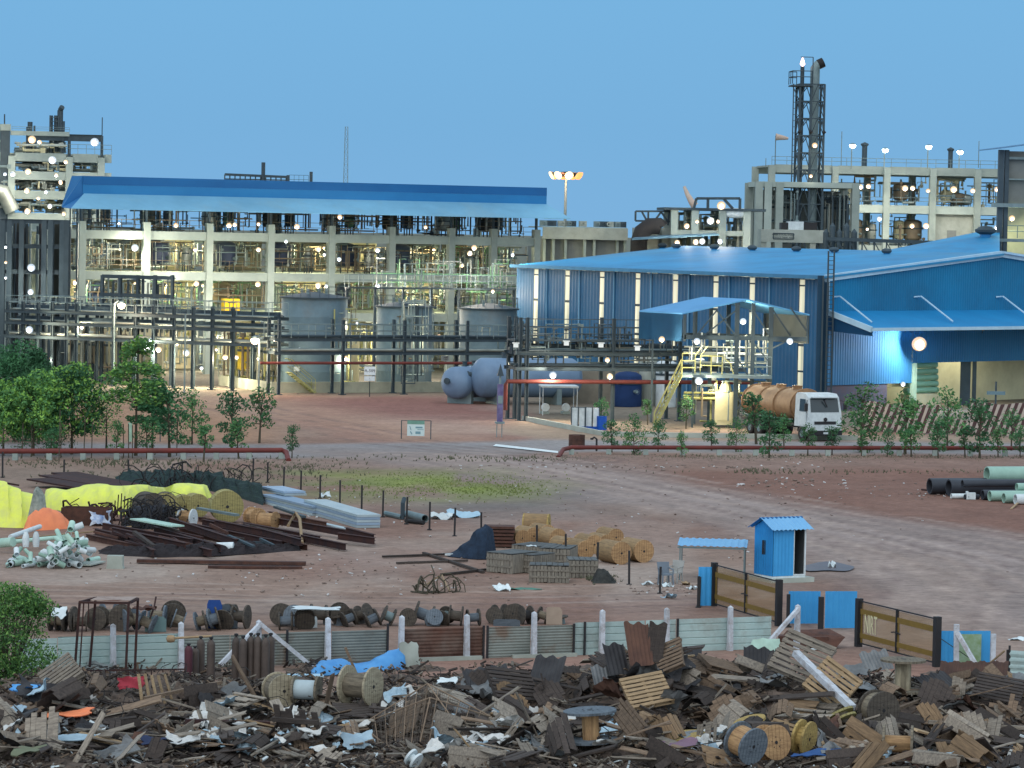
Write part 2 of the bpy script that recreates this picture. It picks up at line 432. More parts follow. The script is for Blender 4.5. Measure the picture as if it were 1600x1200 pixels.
vm = n.new('ShaderNodeVectorMath'); vm.operation = 'SCALE'
l.new(va.outputs['Color'], vm.inputs[0]); l.new(mra.outputs[0], vm.inputs[3])
ns = n.new('ShaderNodeTexNoise'); ns.inputs['Scale'].default_value = 9; ns.inputs['Detail'].default_value = 3
l.new(tcn.outputs['Object'], ns.inputs['Vector'])
ms = n.new('ShaderNodeMapRange'); ms.inputs['From Min'].default_value = .66; ms.inputs['From Max'].default_value = .72; ms.inputs['To Max'].default_value = .5
l.new(ns.outputs['Fac'], ms.inputs['Value'])
mm = n.new('ShaderNodeMixRGB'); mm.inputs['Color2'].default_value = (*S(165, 158, 155), 1)
l.new(ms.outputs[0], mm.inputs['Fac']); l.new(vm.outputs[0], mm.inputs['Color1']); l.new(mm.outputs[0], b.inputs['Base Color'])
bp = n.new('ShaderNodeBump'); bp.inputs['Strength'].default_value = .5; bp.inputs['Distance'].default_value = .12
l.new(na.outputs['Fac'], bp.inputs['Height']); l.new(bp.outputs[0], b.inputs['Normal'])
gm.materials.append(gmat)
tag(bpy.data.objects.new('ground', gm), None, None, kind='structure')
col.objects.link(bpy.data.objects['ground'])
del X, Y
# ---------------- shared builders ----------------
ORD = ['first', 'second', 'third', 'fourth', 'fifth', 'sixth', 'seventh', 'eighth', 'ninth', 'tenth', 'eleventh', 'twelfth', 'thirteenth', 'fourteenth', 'fifteenth', 'sixteenth', 'seventeenth', 'eighteenth', 'nineteenth', 'twentieth']
def railing(mb, pts, h=1.1, step=1.6, r=.03, rails=(1.0, .55)):
    for a, b in zip(pts, pts[1:]):
        a, b = Vector(a), Vector(b); L = (b - a).length; k = max(1, round(L / step))
        for i in range(k + 1):
            q = a.lerp(b, i / k); mb.bar(q, q + Vector((0, 0, h)), r * 1.6)
        for f in rails: mb.tube([a + Vector((0, 0, h * f)), b + Vector((0, 0, h * f))], r, 5)
PK = .45
def lamp(px, py, D, dia, label, lens=None, power=0, colr_=(1, .88, .7), group=None, name='floodlight', arm=True):
    p = AT(px, py, D); r = dia / PPM(D) / 2
    t = thing(name, label, 'lamp', p, 0, group)
    mb = MB(); mb.lathe([(0.01, r * .95), (r * .55, r * .9), (r * .85, r * .5), (r * .9, 0), (r * .8, -.02)], (0, 0, 0), (0, 1, .35), 12)
    mb.build('housing', DSTEEL, t, True)
    mb = MB(); mb.lathe([(.0, -r * 1.0), (r * .45, -r * .9), (r * .8, -r * .6), (r * .97, -r * .15), (r * .95, 0)], (0, 0, 0), (0, 1, .35), 16)
    cool = lens is LENSC or (lens is LENS and int(px) % 3 == 0); mb.build('lens', lens if lens and lens.name == 'unlit_glass' else (HALOC if cool else HALOW), t, True)  # dim tinted rim imitates the halo around the bright bulb
    if not (lens and lens.name == 'unlit_glass'): mb = MB(); q_ = .5; mb.lathe([(.0, -r * 1.06), (r * .25, -r * 1.04), (r * q_, -r * .9), (r * q_ * .9, -r * .7)], (0, 0, 0), (0, 1, .35), 14); mb.build('bulb', lens or LENS, t, True)
    if arm:
        mb = MB(); mb.bar((0, r * .5, .0), (0, r * 1.1 + .35, -.35), .05); mb.build('bracket', DSTEEL, t)
    if power:
        power *= PK
        ld = bpy.data.lights.new('lamp_light', 'POINT'); ld.energy = power; ld.color = colr_; ld.shadow_soft_size = min(.16, r * .45)
        lo = bpy.data.objects.new('lamp_light', ld); col.objects.link(lo); lo.parent = t; lo.location = (0, -r * 1.4, -.15)
    return t
def lamps(lst, area, group, D, dia=9, **kw):
    lst = sorted(lst, key=lambda q: q[0]); nl = len(lst)
    for i, q in enumerate(lst):
        o = '%s from left, %s' % (ORD[i], area) if nl > 1 else 'the only one %s' % area
        k = dict(kw)
        k.setdefault('lens', [LENS, LENSY, LENSP, LENS, LENSC, LENSD, LENSY][int(q[0] * 7 + q[1] * 3) % 7] if (q[2] if len(q) > 2 else dia) < 11 else [LENS, LENSC, LENSY][int(q[0]) % 3])
        if len(q) > 3: k['power'] = q[3]
        lamp(q[0], q[1], q[4] if len(q) > 4 else D, q[2] if len(q) > 2 else dia, 'glowing lamp, ' + o, group=group, **k)
def pipes_mb(x0, x1, d0, d1, z0, z1, n, seed, rmax=.12, vert=.5):
    """a connected run of header pipes, risers and elbows inside a box"""
    rg = random.Random(seed); mb = MB()
    zs = [rg.uniform(z0, z1) for _ in range(3)]
    for z in zs:
        d = rg.uniform(d0, d1); mb.tube([(x0, d, z), (x1, d, z)], rg.uniform(.05, rmax), 6)
    for i in range(n):
        x = rg.uniform(x0, x1); d = rg.uniform(d0, d1); r = rg.uniform(.035, rmax); z = rg.choice(zs)
        if rg.random() < vert:
            za = rg.uniform(z0, z0 + (z1 - z0) * .3); zb = rg.uniform(z0 + (z1 - z0) * .6, z1)
            pts = [(x, d, za), (x, d, zb)]
            if rg.random() < .6: pts += [(x + rg.uniform(-1.2, 1.2), d, zb)]
            if rg.random() < .5: pts = [(x + rg.uniform(-.8, .8), d, za)] + pts
        else:
            x2 = min(x1, x + rg.uniform(.8, 3)); zz = rg.uniform(z0, z1)
            pts = [(x, d, z), (x, d, zz), (x2, d, zz), (x2, d, min(z1, max(z0, zz + rg.uniform(-1, 1))))]
        mb.k = rg.randrange(4); mb.tube(pts, r, 6)
        if rg.random() < .35:
            q = pts[len(pts) // 2]; mb.lathe([(r * 1.9, -.06), (r * 1.9, .06)], q, (1, 0, 0), 8); mb.box(q, (r * 3, r * 3, r * 3))
    return mb
PM = [LAG, STEEL, BROWNP, DSTEEL]
def pipework(fr, x0, x1, d0, d1, z0, z1, n, seed, label, mats=None, rmax=.12, vert=.5, name='pipework'):
    o = pipes_mb(x0, x1, d0, d1, z0, z1, n, seed, rmax, vert).build(name, mats or PM, None, True, loc=fr.w(0), rot=(0, 0, fr.a))
    return tag(o, label, 'pipework')
def vessel(p, r, h, m, label, group=None, legs=True, rz=0, cat='process vessel', name='process_vessel', nozz=True):
    t = thing(name, label, cat, p, rz, group)
    lg = .35 * h if legs else 0; mb = MB()
    mb.lathe([(.01, lg - r * .3), (r * .6, lg - r * .22), (r * .93, lg - r * .05), (r, lg + .1), (r, h - .1), (r * .93, h + r * .05), (r * .6, h + r * .22), (.01, h + r * .3)], n=18)
    mb.build('shell', m, t, True)
    if nozz:
        mb = MB()
        for a, z in ((.4, h * .75), (2.4, h * .55), (4.2, h * .8), (5.2, h * .5)):
            c, s_ = math.cos(a), math.sin(a); mb.tube([(c * r * .9, s_ * r * .9, z), (c * r * 1.35, s_ * r * 1.35, z)], r * .12, 6)
            mb.lathe([(r * .2, 0), (r * .2, .05)], (c * r * 1.35, s_ * r * 1.35, z), (c, s_, 0), 8)
        mb.tube([(0, 0, h + r * .2), (0, 0, h + r * .8)], r * .14, 6)
        mb.build('nozzle', STEEL, t, True)
        mb = MB(); mb.lathe([(r * 1.04, h * .72), (r * 1.1, h * .73), (r * 1.1, h * .76), (r * 1.04, h * .77)], n=18); mb.build('flange', DSTEEL, t, True)
    if legs:
        for k in range(4):
            a = math.pi / 4 + k * math.pi / 2; mb = MB()
            mb.bar((math.cos(a) * r * .85, math.sin(a) * r * .85, 0), (math.cos(a) * r * .9, math.sin(a) * r * .9, lg + r * .3), .09)
            mb.build('leg', DSTEEL, t)
    return t
def framed(name, label, fr, xs, zb, depth, cw=.45, bh=.7, bm=None, ztop=None, dcols=2, x0=None, x1=None, slabs=True, cat='building', bw=.4, beam_over=0, colm=None):
    """concrete frame: columns at xs, beams centred on the heights zb"""
    bm = bm or CONC
    t = thing(name, label, cat, fr.w(0), fr.a)
    zt = ztop or zb[-1]; x0 = xs[0] - beam_over if x0 is None else x0; x1 = xs[-1] if x1 is None else x1
    for d in np.linspace(0, depth, dcols):
        for x in xs:
            mb = MB(); mb.b2((x - cw / 2, d - cw / 2, -.2), (x + cw / 2, d + cw / 2, zt)); 
            mb.build('column', colm or bm, t)
        for z in zb:
            mb = MB(); e = [x0] + list(xs) + [x1]
            for a, b in zip(e, e[1:]):
                if b - a > cw: mb.b2((a + (cw / 2 if a in xs else 0) , d - bw / 2 + .04, z - bh / 2), (b - (cw / 2 if b in xs else 0), d + bw / 2 - .04, z + bh / 2))
            mb.build('beam', bm, t)
    if slabs:
        for z in zb:
            mb = MB(); mb.b2((x0 + .1, bw / 2 + .02, z + bh / 2 - .25), (x1 - .1, depth - bw / 2 - .02, z + bh / 2 - .05)); mb.build('floor_slab', CONC, t)
    return t
def text_on(body, size, m, parent, loc, rot=(R(90), 0, 0), name='lettering', thick=.004, sp=1.0):
    cu = bpy.data.curves.new(name, 'FONT'); cu.body = body; cu.size = size; cu.extrude = thick; cu.align_x = 'CENTER'; cu.align_y = 'CENTER'; cu.space_line = sp
    cu.resolution_u = 2
    tmp = bpy.data.objects.new(name, cu); col.objects.link(tmp)
    dg = bpy.context.evaluated_depsgraph_get(); me = bpy.data.meshes.new_from_object(tmp.evaluated_get(dg))
    bpy.data.objects.remove(tmp)
    me.materials.clear(); me.materials.append(m)
    o = bpy.data.objects.new(name, me); col.objects.link(o); o.parent = parent; o.location = loc; o.rotation_euler = rot
    return o

PK = 2.6
# ---------------- process building with the blue roof ----------------
PB = Frame(AT(127, 400, 300), 28)
cpx = [127, 228, 326, 422, 517, 611, 704, 770, 837]
cs = [PB.L(x, 400)[0] for x in cpx]
zB1 = PB.L(480, 372)[1]; zB2 = PB.L(420, 433)[1]; zCt = PB.L(480, 352)[1]
zEave = PB.L(480, 334)[1]; zMid = PB.L(480, 311)[1]; zTop = PB.L(480, 284)[1]; zTop2 = PB.L(480, 297)[1]
zB3 = zB2 - (zB1 - zB2)
s_l = PB.L(103, 400)[0]
pb = framed('process_building', 'long concrete frame building with open process floors under a long blue roof', PB, cs, [zB3, zB2, zB1], 12, cw=.62, bh=.75, ztop=zCt, dcols=2, x0=s_l, bw=.5)
rx0, rx1 = PB.L(122, 300)[0], PB.L(845, 300)[0]
ex1 = PB.L(862, 342)[0]; ov = 3.2
mb = MB(); mb.b2((rx0, -1.2, zTop2), (rx1, -1.1, zTop)); mb.build('roof_fascia_upper', BLUE_DK, pb)
mb = MB(); mb.b2((rx0, -1.18, zMid), (rx1, -1.06, zTop2 - .003)); mb.build('roof_fascia', BLUE_MD, pb)
mb = MB()
ins = lambda v: Vector(v) + Vector((0, .05, .08))
sk = [(rx0 + .2, -1.1, zMid), (rx1, -1.1, zMid), (ex1 - .3, -1.1 - ov, zEave), (rx0 - 2.2, -1.1 - ov, zEave)]
mb.add([Vector(v) for v in sk] + [ins(v) for v in sk], [(0, 3, 2, 1), (4, 5, 6, 7), (0, 1, 5, 4), (1, 2, 6, 5), (2, 3, 7, 6), (3, 0, 4, 7)])
mb.build('roof_skirt', BLUE_LT, pb)
mb = MB()
mb.add([(rx0, -1.1, zTop), (rx0 + .2, -1.12, zMid), (rx0 - 2.2, -1.1 - ov, zEave), (rx0 - 1.9, -1.1, zEave + .1), (rx0 - .9, 1.6, zEave + .3), (rx0, 1.6, zTop)], [(0, 1, 2, 3), (0, 3, 4, 5)])
mb.build('roof_end', mat('roof_end_blue', S(40, 108, 165), S(34, 92, 148), .6, 0, .3), pb)
mb = MB(); mb.prism([(rx0 + .05, -1.0, zTop - .12), (rx1 - .03, -1.0, zTop - .12), (rx1 - .03, 14, zTop - .12), (rx0 + 8.3, 14, zTop - .12)], (0, 0, .1)); mb.build('roof_deck', BLUE_MD, pb)
mb = MB(); mb.add([(rx1, -1.1, zMid), (ex1 - .3, -1.1 - ov, zEave), (ex1 + .3, 2, zEave), (rx1, 2, zMid)], [(0, 1, 2, 3)]); mb.build('roof_hip', BLUE_LT, pb)
for x in cs:
    for d in (0, 12):
        if x < 6 and d: continue
        mb = MB(); mb.bar((x, d, zCt), (x, d, zMid + .3), .2, .2); mb.build('roof_post', DSTEEL, pb)
mb = MB()
for d in (0, 6, 12): mb.bar((rx0 + d * .55, d, zMid + .25), (rx1, d, zMid + .25), .2, .25)
mb.build('roof_purlin', DSTEEL, pb)
for z in (zB1, zB2):
    mb = MB(); railing(mb, [(s_l, .1, z + .38), (cs[-1], .1, z + .38)], 1.0, 1.3, .022); mb.build('railing', BROWNP, pb)
# back walls: partial, dark and warm stretches
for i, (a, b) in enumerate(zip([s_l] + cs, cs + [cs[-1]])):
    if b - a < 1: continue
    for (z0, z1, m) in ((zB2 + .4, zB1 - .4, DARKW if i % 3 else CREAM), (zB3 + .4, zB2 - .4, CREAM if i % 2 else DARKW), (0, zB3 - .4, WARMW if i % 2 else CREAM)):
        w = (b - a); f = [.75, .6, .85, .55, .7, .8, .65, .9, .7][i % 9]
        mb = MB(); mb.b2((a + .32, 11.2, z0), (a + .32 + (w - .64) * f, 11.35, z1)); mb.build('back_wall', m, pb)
mb = MB()
for k in range(11):
    mb.box((cs[0] + 1.2 + k * .5, 4, zB2 + .6 + k * .3), (.5, 1.1, .05))
mb.bar((cs[0] + .9, 3.4, zB2 + .4), (cs[0] + 6.2, 3.4, zB1 - .3), .08, .25); mb.bar((cs[0] + .9, 4.6, zB2 + .4), (cs[0] + 6.2, 4.6, zB1 - .3), .08, .25)
mb.build('stair', DSTEEL, pb)
PLACE = ['leftmost', 'second', 'third', 'fourth', 'fifth', 'sixth', 'seventh', 'rightmost']
for i in range(8):
    a, b = cs[i], cs[i + 1]; c = (a + b) / 2; w = b - a
    # middle floor
    if i > 0:
        m = DBLUEV if i < 6 else GREENP
        vessel(PB.w(c - (.6 if i % 2 else .1), 3.4, zB2 + .38), min(1.15, w * .22) if i < 6 else .75, 2.5, m, ('dark blue jacketed reactor' if i < 6 else 'pale green upright reactor') + ' in the %s bay of the middle floor' % PLACE[i], 'reactors on the middle floor', rz=PB.a)
    if i in (1, 3, 4, 6): vessel(PB.w(b - 1.25, 2.2, zB2 + .38), .42, 2.2, LAG, 'slim silver receiver at the right of the %s bay of the middle floor' % PLACE[i], 'receivers on the middle floor', rz=PB.a)
    pipework(PB, a + .4, b - .4, .8, 8, zB2 + .5, zB1 - .5, 64, 100 + i, 'tangle of pipes and valves in the %s bay of the middle floor' % PLACE[i], [BROWNP, STEEL, LAG, DSTEEL], .075)
    # top floor
    vessel(PB.w(a + w * .3, 4.2, zB1 + .38), .72, 1.9, DARKW if i % 2 else LAG, ('dark' if i % 2 else 'silver') + ' reactor head standing in the %s bay of the top floor' % PLACE[i], 'reactors on the top floor', rz=PB.a)
    vessel(PB.w(a + w * .68, 5, zB1 + .38), .45, 2.1, GREENP if i in (2, 4, 6) else DSTEEL, ('pale green' if i in (2, 4, 6) else 'dark') + ' column at the right of the %s bay of the top floor' % PLACE[i], 'columns on the top floor', rz=PB.a)
    pipework(PB, a + .4, b - .4, 1, 6, zB1 + .5, zMid - .3, 26, 200 + i, 'bent vent pipes in the %s bay of the top floor' % PLACE[i], [BROWNP, DSTEEL, LAG, DSTEEL], .09, .8)
    # lower floor
    pipework(PB, a + .4, b - .4, .8, 7, zB3 + .5, zB2 - .5, 44, 300 + i, 'pipes and valves in the %s bay of the floor below the middle floor' % PLACE[i], [BROWNP, STEEL, LAG, GREENP], .08)
    if i % 2 == 0: vessel(PB.w(c, 4, zB3 + .38), .9, 2.4, DBLUEV if i != 2 else BROWNP, 'squat dark vessel in the %s bay of the floor below the middle floor' % PLACE[i], 'vessels on the lower floor', rz=PB.a)
    pipework(PB, a + .4, b - .4, .8, 7, .3, zB3 - .5, 34, 400 + i, 'pale pipes in the %s bay of the ground floor' % PLACE[i], [LAG, YELR, LAG, STEEL], .1)
for i in range(8):  # extra lamps added to raise the light inside the bays
    for (z_, pw) in ((zB1 - .9, 420), (zB2 - .9, 420)):
        c = (cs[i] + cs[i + 1]) / 2 + (1.2 if i % 2 else -1.2); p = PB.w(c, 5.5, z_); q = PJ(p)
        lamp(q[0], q[1], p.y, 5, 'small added fill lamp under the ceiling in the %s bay, %s storey' % (PLACE[i], 'middle' if z_ > zB2 else 'lower'), LENSY, pw, (1, .86, .5), 'added fill lamps of the process building')
# yellow hoist enclosure
x_, z_ = PB.L(364, 480); t = thing('hoist_cabinet', 'bright yellow enclosure with a dark frame on the lower floor', 'cabinet', PB.w(x_, .6, z_ - .75), PB.a)
mb = MB(); mb.box((0, 0, .75), (1.5, .8, 1.5)); mb.build('body', mat('vivid_yellow', (.75, .5, .01), (.6, .38, .01), .5, 0, 1), t)
mb = MB(); mb.bar((-.75, -.43, .4), (.75, -.43, .4), .05); mb.bar((.1, -.43, 0), (.1, -.43, 1.5), .06); mb.bar((-.25, -.43, 0), (-.25, -.43, 1.2), .05); mb.bar((-.4, -.43, 1.15), (.3, -.43, 1.15), .05); mb.build('frame', DSTEEL, t)
lamps([(275, 352, 8), (358, 352, 9, 150), (367, 351, 7), (464, 354, 9, 150), (531, 339, 8), (186, 349, 5), (404, 350, 6), (665, 355, 6)], 'on the top floor under the blue roof', 'lamps on the top floor of the process building', 298, power=0)
lamps([(211, 387, 12, 500), (305, 390, 7, 250), (404, 390, 8, 300), (447, 377, 6), (498, 389, 8, 300), (507, 398, 5), (530, 405, 7), (590, 391, 8, 300), (741, 387, 9, 400), (722, 415, 6), (734, 396, 8, 200), (801, 398, 6, 250)], 'on the middle floor of the process building', 'lamps on the middle floor of the process building', 302)
lamps([(118, 441, 9, 350), (211, 443, 5), (307, 443, 9, 350), (403, 444, 9, 350), (497, 446, 10, 350), (510, 447, 6), (590, 447, 9, 350), (770, 455, 6, 250), (655, 470, 5, 250)], 'on the storey just above the tanks', 'lamps on the lower floor of the process building', 302)
for i, (x, d) in enumerate([(cs[1] + 2, 5), (cs[2] + 3, 5), (cs[3] + 3, 5), (cs[5] + 2, 5)]):
    p = PB.w(x, d, 3.2); q = PJ(p)
    lamp(q[0], q[1], p.y, 8, 'warm lamp on the ground floor of the process building, %s from the left' % ORD[i], power=600, group='lamps on the ground floor')
PK = .45
# rooftop bits seen above the blue roof
t = thing('rooftop_gantry', 'dark gantry with pipes and a thin chimney rising behind the blue roof', 'gantry', AT(420, 290, 350), R(10))
k_ = 1 / PPM(350); mb = MB(); mb.bar((-69 * k_, 0, 16 * k_), (28 * k_, 0, 14 * k_), .25); mb.bar((-69 * k_, 0, 9 * k_), (28 * k_, 0, 9 * k_), .12)
for i in range(13): mb.bar(((-69 + 8 * i) * k_, 0, -40 * k_), ((-69 + 8 * i) * k_, 0, 16 * k_), .12)
mb.tube([(-9 * k_, 0, 0), (-9 * k_, 0, 36 * k_)], .2, 8); mb.bar((30 * k_, 0, -20 * k_), (30 * k_, 0, 17 * k_), .3)
railing(mb, [(32 * k_, 0, 2 * k_), (62 * k_, 0, 2 * k_)], 1.0, .5, .02); mb.bar((66 * k_, 0, -40 * k_), (66 * k_, 0, 23 * k_), .3)
mb.build('frame', DSTEEL, t)
# lattice mast
def lattice(mb, w0, w1, H, n, r=.03):
    for k in range(n):
        z0, z1 = H * k / n, H * (k + 1) / n; a = w0 + (w1 - w0) * k / n; b_ = w0 + (w1 - w0) * (k + 1) / n
        C4 = [(-1, -1), (1, -1), (1, 1), (-1, 1)]
        for i in range(4):
            p, q = C4[i], C4[(i + 1) % 4]
            mb.bar((p[0] * a, p[1] * a, z0), (p[0] * b_, p[1] * b_, z1), r * 2)
            mb.bar((p[0] * b_, p[1] * b_, z1), (q[0] * b_, q[1] * b_, z1), r)
            if (k + i) % 2: mb.bar((p[0] * a, p[1] * a, z0), (q[0] * b_, q[1] * b_, z1), r)
            else: mb.bar((q[0] * a, q[1] * a, z0), (p[0] * b_, p[1] * b_, z1), r)
p = AT(540, 290, 900); mb = MB(); lattice(mb, .9, .35, ZAT(p, 198), 24, .06)
tag(mb.build('radio_mast', STEEL, None, loc=(p.x, p.y, 0)), 'thin lattice mast far behind the blue roof', 'radio mast')

# ---------------- left process plant ----------------
LP = Frame(AT(0, 300, 400), 12)
LX = lambda px, py=260: LP.L(px, py)[0]; LZ = lambda px, py: LP.L(px, py)[1]
xs = [LX(-40), LX(18), LX(108), LX(158)]
zz = [LZ(80, 340), LZ(80, 305), LZ(80, 275), LZ(120, 247)]
lp = framed('process_tower_block', 'tall open plant full of pale pipes behind the left end of the blue roof', LP, xs, zz, 10, cw=.8, bh=1.0, ztop=LZ(100, 245), x0=xs[0], x1=LX(174))
mb = MB(); mb.b2((LX(0), -.2, 0), (LX(15), 2, LZ(8, 196))); mb.build('stair_tower', DSTEEL, lp)
mb = MB(); mb.b2((LX(0), -.3, LZ(8, 204)), (LX(16), 2.2, LZ(8, 194))); mb.build('stair_tower_cap', CONC, lp)
mb = MB(); mb.b2((LX(16), 0, LZ(60, 212)), (LX(108), .5, LZ(60, 205))); mb.build('top_beam', CONC, lp)
mb = MB(); mb.ibeam((LX(55), .3, LZ(108, 215)), (LX(159), .3, LZ(108, 215)), .4, .8); mb.bar((LX(159), .3, LZ(150, 250)), (LX(159), .3, LZ(150, 212)), .3); mb.bar((LX(108), .3, LZ(108, 250)), (LX(108), .3, LZ(108, 212)), .35)
mb.bar((LX(98), .3, LZ(108, 250)), (LX(98), .3, LZ(108, 212)), .25); mb.bar((LX(55), .3, LZ(108, 245)), (LX(55), .3, LZ(108, 212)), .3); mb.build('top_steel', DSTEEL, lp)
mb = MB(); railing(mb, [(LX(95), 0, zz[3] + .5), (LX(174), 0, zz[3] + .5)], 1.1, 1.0, .03); railing(mb, [(LX(18), 0, LZ(60, 205)), (LX(108), 0, LZ(60, 205))], .5, 2, .02); mb.build('railing', STEEL, lp)
mb = MB(); mb.tube([(LX(20), -.6, LZ(10, 330)), (LX(5), -.6, LZ(10, 300)), (LX(-20), -.6, LZ(10, 296))], .9, 12); tag(mb.build('ventilation_duct', LAG, None, True, loc=LP.w(0), rot=(0, 0, LP.a)), 'fat pale duct bending down at the left edge above the dark columns', 'duct')
for i, (px, yt, w) in enumerate([(88, 180, .28), (94, 172, .35), (80, 180, .22), (99, 189, .2), (47, 190, .3), (7, 178, .08), (54, 196, .12), (43, 198, .15), (160, 183, .06)]):
    mb = MB(); z0 = LZ(px, 212) if px < 150 else LZ(px, 250); mb.tube([(LX(px), 1, z0 - 2), (LX(px), 1, LZ(px, yt))], w, 7)
    if w > .3: mb.tube([(LX(px), 1, LZ(px, yt)), (LX(px) + .2, .6, LZ(px, yt) + .4)], w * .9, 7)
    tag(mb.build('vent_stack', DSTEEL, None, True, loc=LP.w(0), rot=(0, 0, LP.a)), ['dark vent pipe left of the tallest stack', 'tallest dark vent stack on the plant at far left', 'thick vent pipe at the left of the ladder cage', 'short vent right of the tallest stack', 'lone short dark vent on the top beam', 'thin rod on the stair tower cap', 'thin rod on the top beam left of the stacks', 'short stub vent next to the lone vent', 'hair thin lightning rod at the right end'][i], 'vent stack')
mb = MB(); x0, x1 = LX(78), LX(91)
for x in (x0, x1): mb.bar((x, .6, LZ(85, 225)), (x, .6, LZ(85, 180)), .12)
for k in range(7): mb.bar((x0, .6, LZ(85, 222 - 6.5 * k)), (x1, .6, LZ(85, 222 - 6.5 * k)), .08)
tag(mb.build('caged_ladder', DSTEEL, None, loc=LP.w(0), rot=(0, 0, LP.a)), 'dark caged ladder beside the tallest vent stack at far left', 'ladder')
k = 0
for lvl, (za, zb_) in enumerate(zip([zz[0] - 5] + zz, zz + [LZ(60, 214)])):
    for j, (a, b) in enumerate(zip(xs, xs[1:])):
        if lvl == 4 and j == 2: continue
        st_ = ['lowest visible', 'second', 'third', 'fourth', 'topmost'][lvl]; sd = ['left edge', 'middle bay', 'right bay'][j]
        pipework(LP, a + .5, b - .3, -.3 if j < 2 else .8, 6, za + .6, zb_ - .5, 34 if j < 2 else 12, 500 + k, 'pale pipes on the %s floor of the far left plant, %s' % (st_, sd), [LAG, LAG, STEEL, CREAM], .2)
        if j < 2 or lvl < 3:
            for q in range(2 if j < 2 else 1):
                vessel(LP.w(a + (b - a) * (.3 + .4 * q), 2.5, za + .5), .7, min(2.4, zb_ - za - 1.2), [LAG, CREAM, STEEL, LAG][(k + q) % 4], ['silver', 'cream', 'grey', 'silver'][(k + q) % 4] + ' vessel on the %s floor of the far left plant, %s, %s' % (st_, sd, ['left one', 'right one'][q]), 'vessels of the far left plant', rz=LP.a)
        k += 1
lamps([(50, 218, 13, 2500), (62, 222, 7), (148, 222, 14, 2500), (82, 250, 13, 2500), (103, 253, 7), (44, 268, 10, 1500), (20, 272, 9), (8, 272, 6), (42, 298, 9, 1500), (88, 274, 6, 900), (72, 300, 6), (95, 285, 7, 900), (43, 330, 10, 1500), (78, 322, 8, 900), (60, 310, 6), (100, 334, 7)], 'among the pale vessels of the far left plant', 'lamps of the far left plant', 395)

# ---------------- dark pipe towers at the left ----------------
DT = Frame(AT(0, 480, 292), 6)
dx = lambda px, py=430: DT.L(px, py)[0]; dz = lambda px, py: DT.L(px, py)[1]
t = thing('pipe_tower', 'tall dark steel pipe tower with upright columns at the left edge', 'pipe rack', DT.w(0), DT.a)
for px in (3, 14, 33, 68, 78, 96, 103): 
    mb = MB(); mb.ibeam((dx(px), 0, 0), (dx(px), 0, dz(px, 344)), .42, .42, .05); mb.ibeam((dx(px), 4, 0), (dx(px), 4, dz(px, 344)), .42, .42, .05); mb.build('column', DSTEEL, t)
for py in (346, 385, 425, 470, 520):
    mb = MB(); mb.ibeam((dx(0), 0, dz(50, py)), (dx(103), 0, dz(50, py)), .3, .35, .03); mb.build('cross_beam', DSTEEL, t); mb = MB(); mb.ibeam((dx(0), 4, dz(50, py)), (dx(103), 4, dz(50, py)), .3, .35, .03); mb.build('cross_beam', DSTEEL, t)
for i in range(18):
    px = U(2, 122); mb = MB(); top = U(346, 370); mb.tube([(dx(px), U(.4, 3.6), 0), (dx(px), U(.6, 3), dz(px, top))], U(.06, .2), 7); tag(mb.build('riser_pipe', [DSTEEL, STEEL, LAG, BSTEEL][i % 4], None, True, loc=DT.w(0), rot=(0, 0, DT.a)), 'upright %s riser pipe in the dark pipe tower at the left edge' % ['dark', 'grey', 'silver', 'black'][i % 4], 'pipe', 'riser pipes in the dark pipe tower')
mb = MB(); mb.b2((dx(72), 5, 0), (dx(100), 5.3, dz(90, 348))); mb.b2((dx(10), 5, 0), (dx(40), 5.3, dz(20, 346))); tag(mb.build('cladding_wall', DARKW, None, loc=DT.w(0), rot=(0, 0, DT.a)), 'dark sheet wall behind the pipe tower at the left edge', 'wall')
lamps([(49, 418, 13, 900), (48, 456, 10, 700), (9, 386, 5), (9, 410, 5), (9, 434, 5)], 'in the dark pipe tower at the left edge', 'lamps of the dark pipe tower', 291, colr_=(1, .95, .8))

# ---------------- high mast light ----------------
p = AT(884, 290, 420); zt = ZAT(p, 272)
t = thing('high_mast_light', 'tall slim mast with a ring of glowing orange floodlights', 'mast light', (p.x, p.y, 0))
mb = MB(); mb.tube([(0, 0, 0), (0, 0, zt)], .3, 8, r2=.14); mb.build('pole', STEEL, t, True)
mb = MB(); mb.lathe([(.25, zt - .1), (1.5, zt), (1.5, zt + .15), (.3, zt + .3)], n=16); mb.build('crown_ring', RUST, t, True)
LORG = emit('orange_lamp_lens', (1, .36, .1), 1.9); LYEL = emit('yellow_lamp_lens', (1, .72, .3), 3)
for i in range(8):
    a = 2 * math.pi * i / 8 + .2; mb = MB(); c = (math.cos(a) * 1.55, math.sin(a) * 1.55, zt - .05)
    mb.box(c, (.5, .5, .5), rz=a); f = mb.build('floodlight_head', DSTEEL, t)
    mb = MB(); mb.lathe([(0, .2), (.4, .12), (.55, 0), (.5, -.1)], (c[0] * 1.18, c[1] * 1.18, c[2] - .15), (math.cos(a), math.sin(a), -.6), 10); mb.build('lens', LYEL if i in (4, 5, 6) else LORG, f, True)
lo = bpy.data.lights.new('mast_glow', 'POINT'); lo.energy = 1500; lo.color = (1, .6, .35); lo.shadow_soft_size = .15
lob = bpy.data.objects.new('mast_glow', lo); col.objects.link(lob); lob.parent = t; lob.location = (0, -2.5, zt - .6)

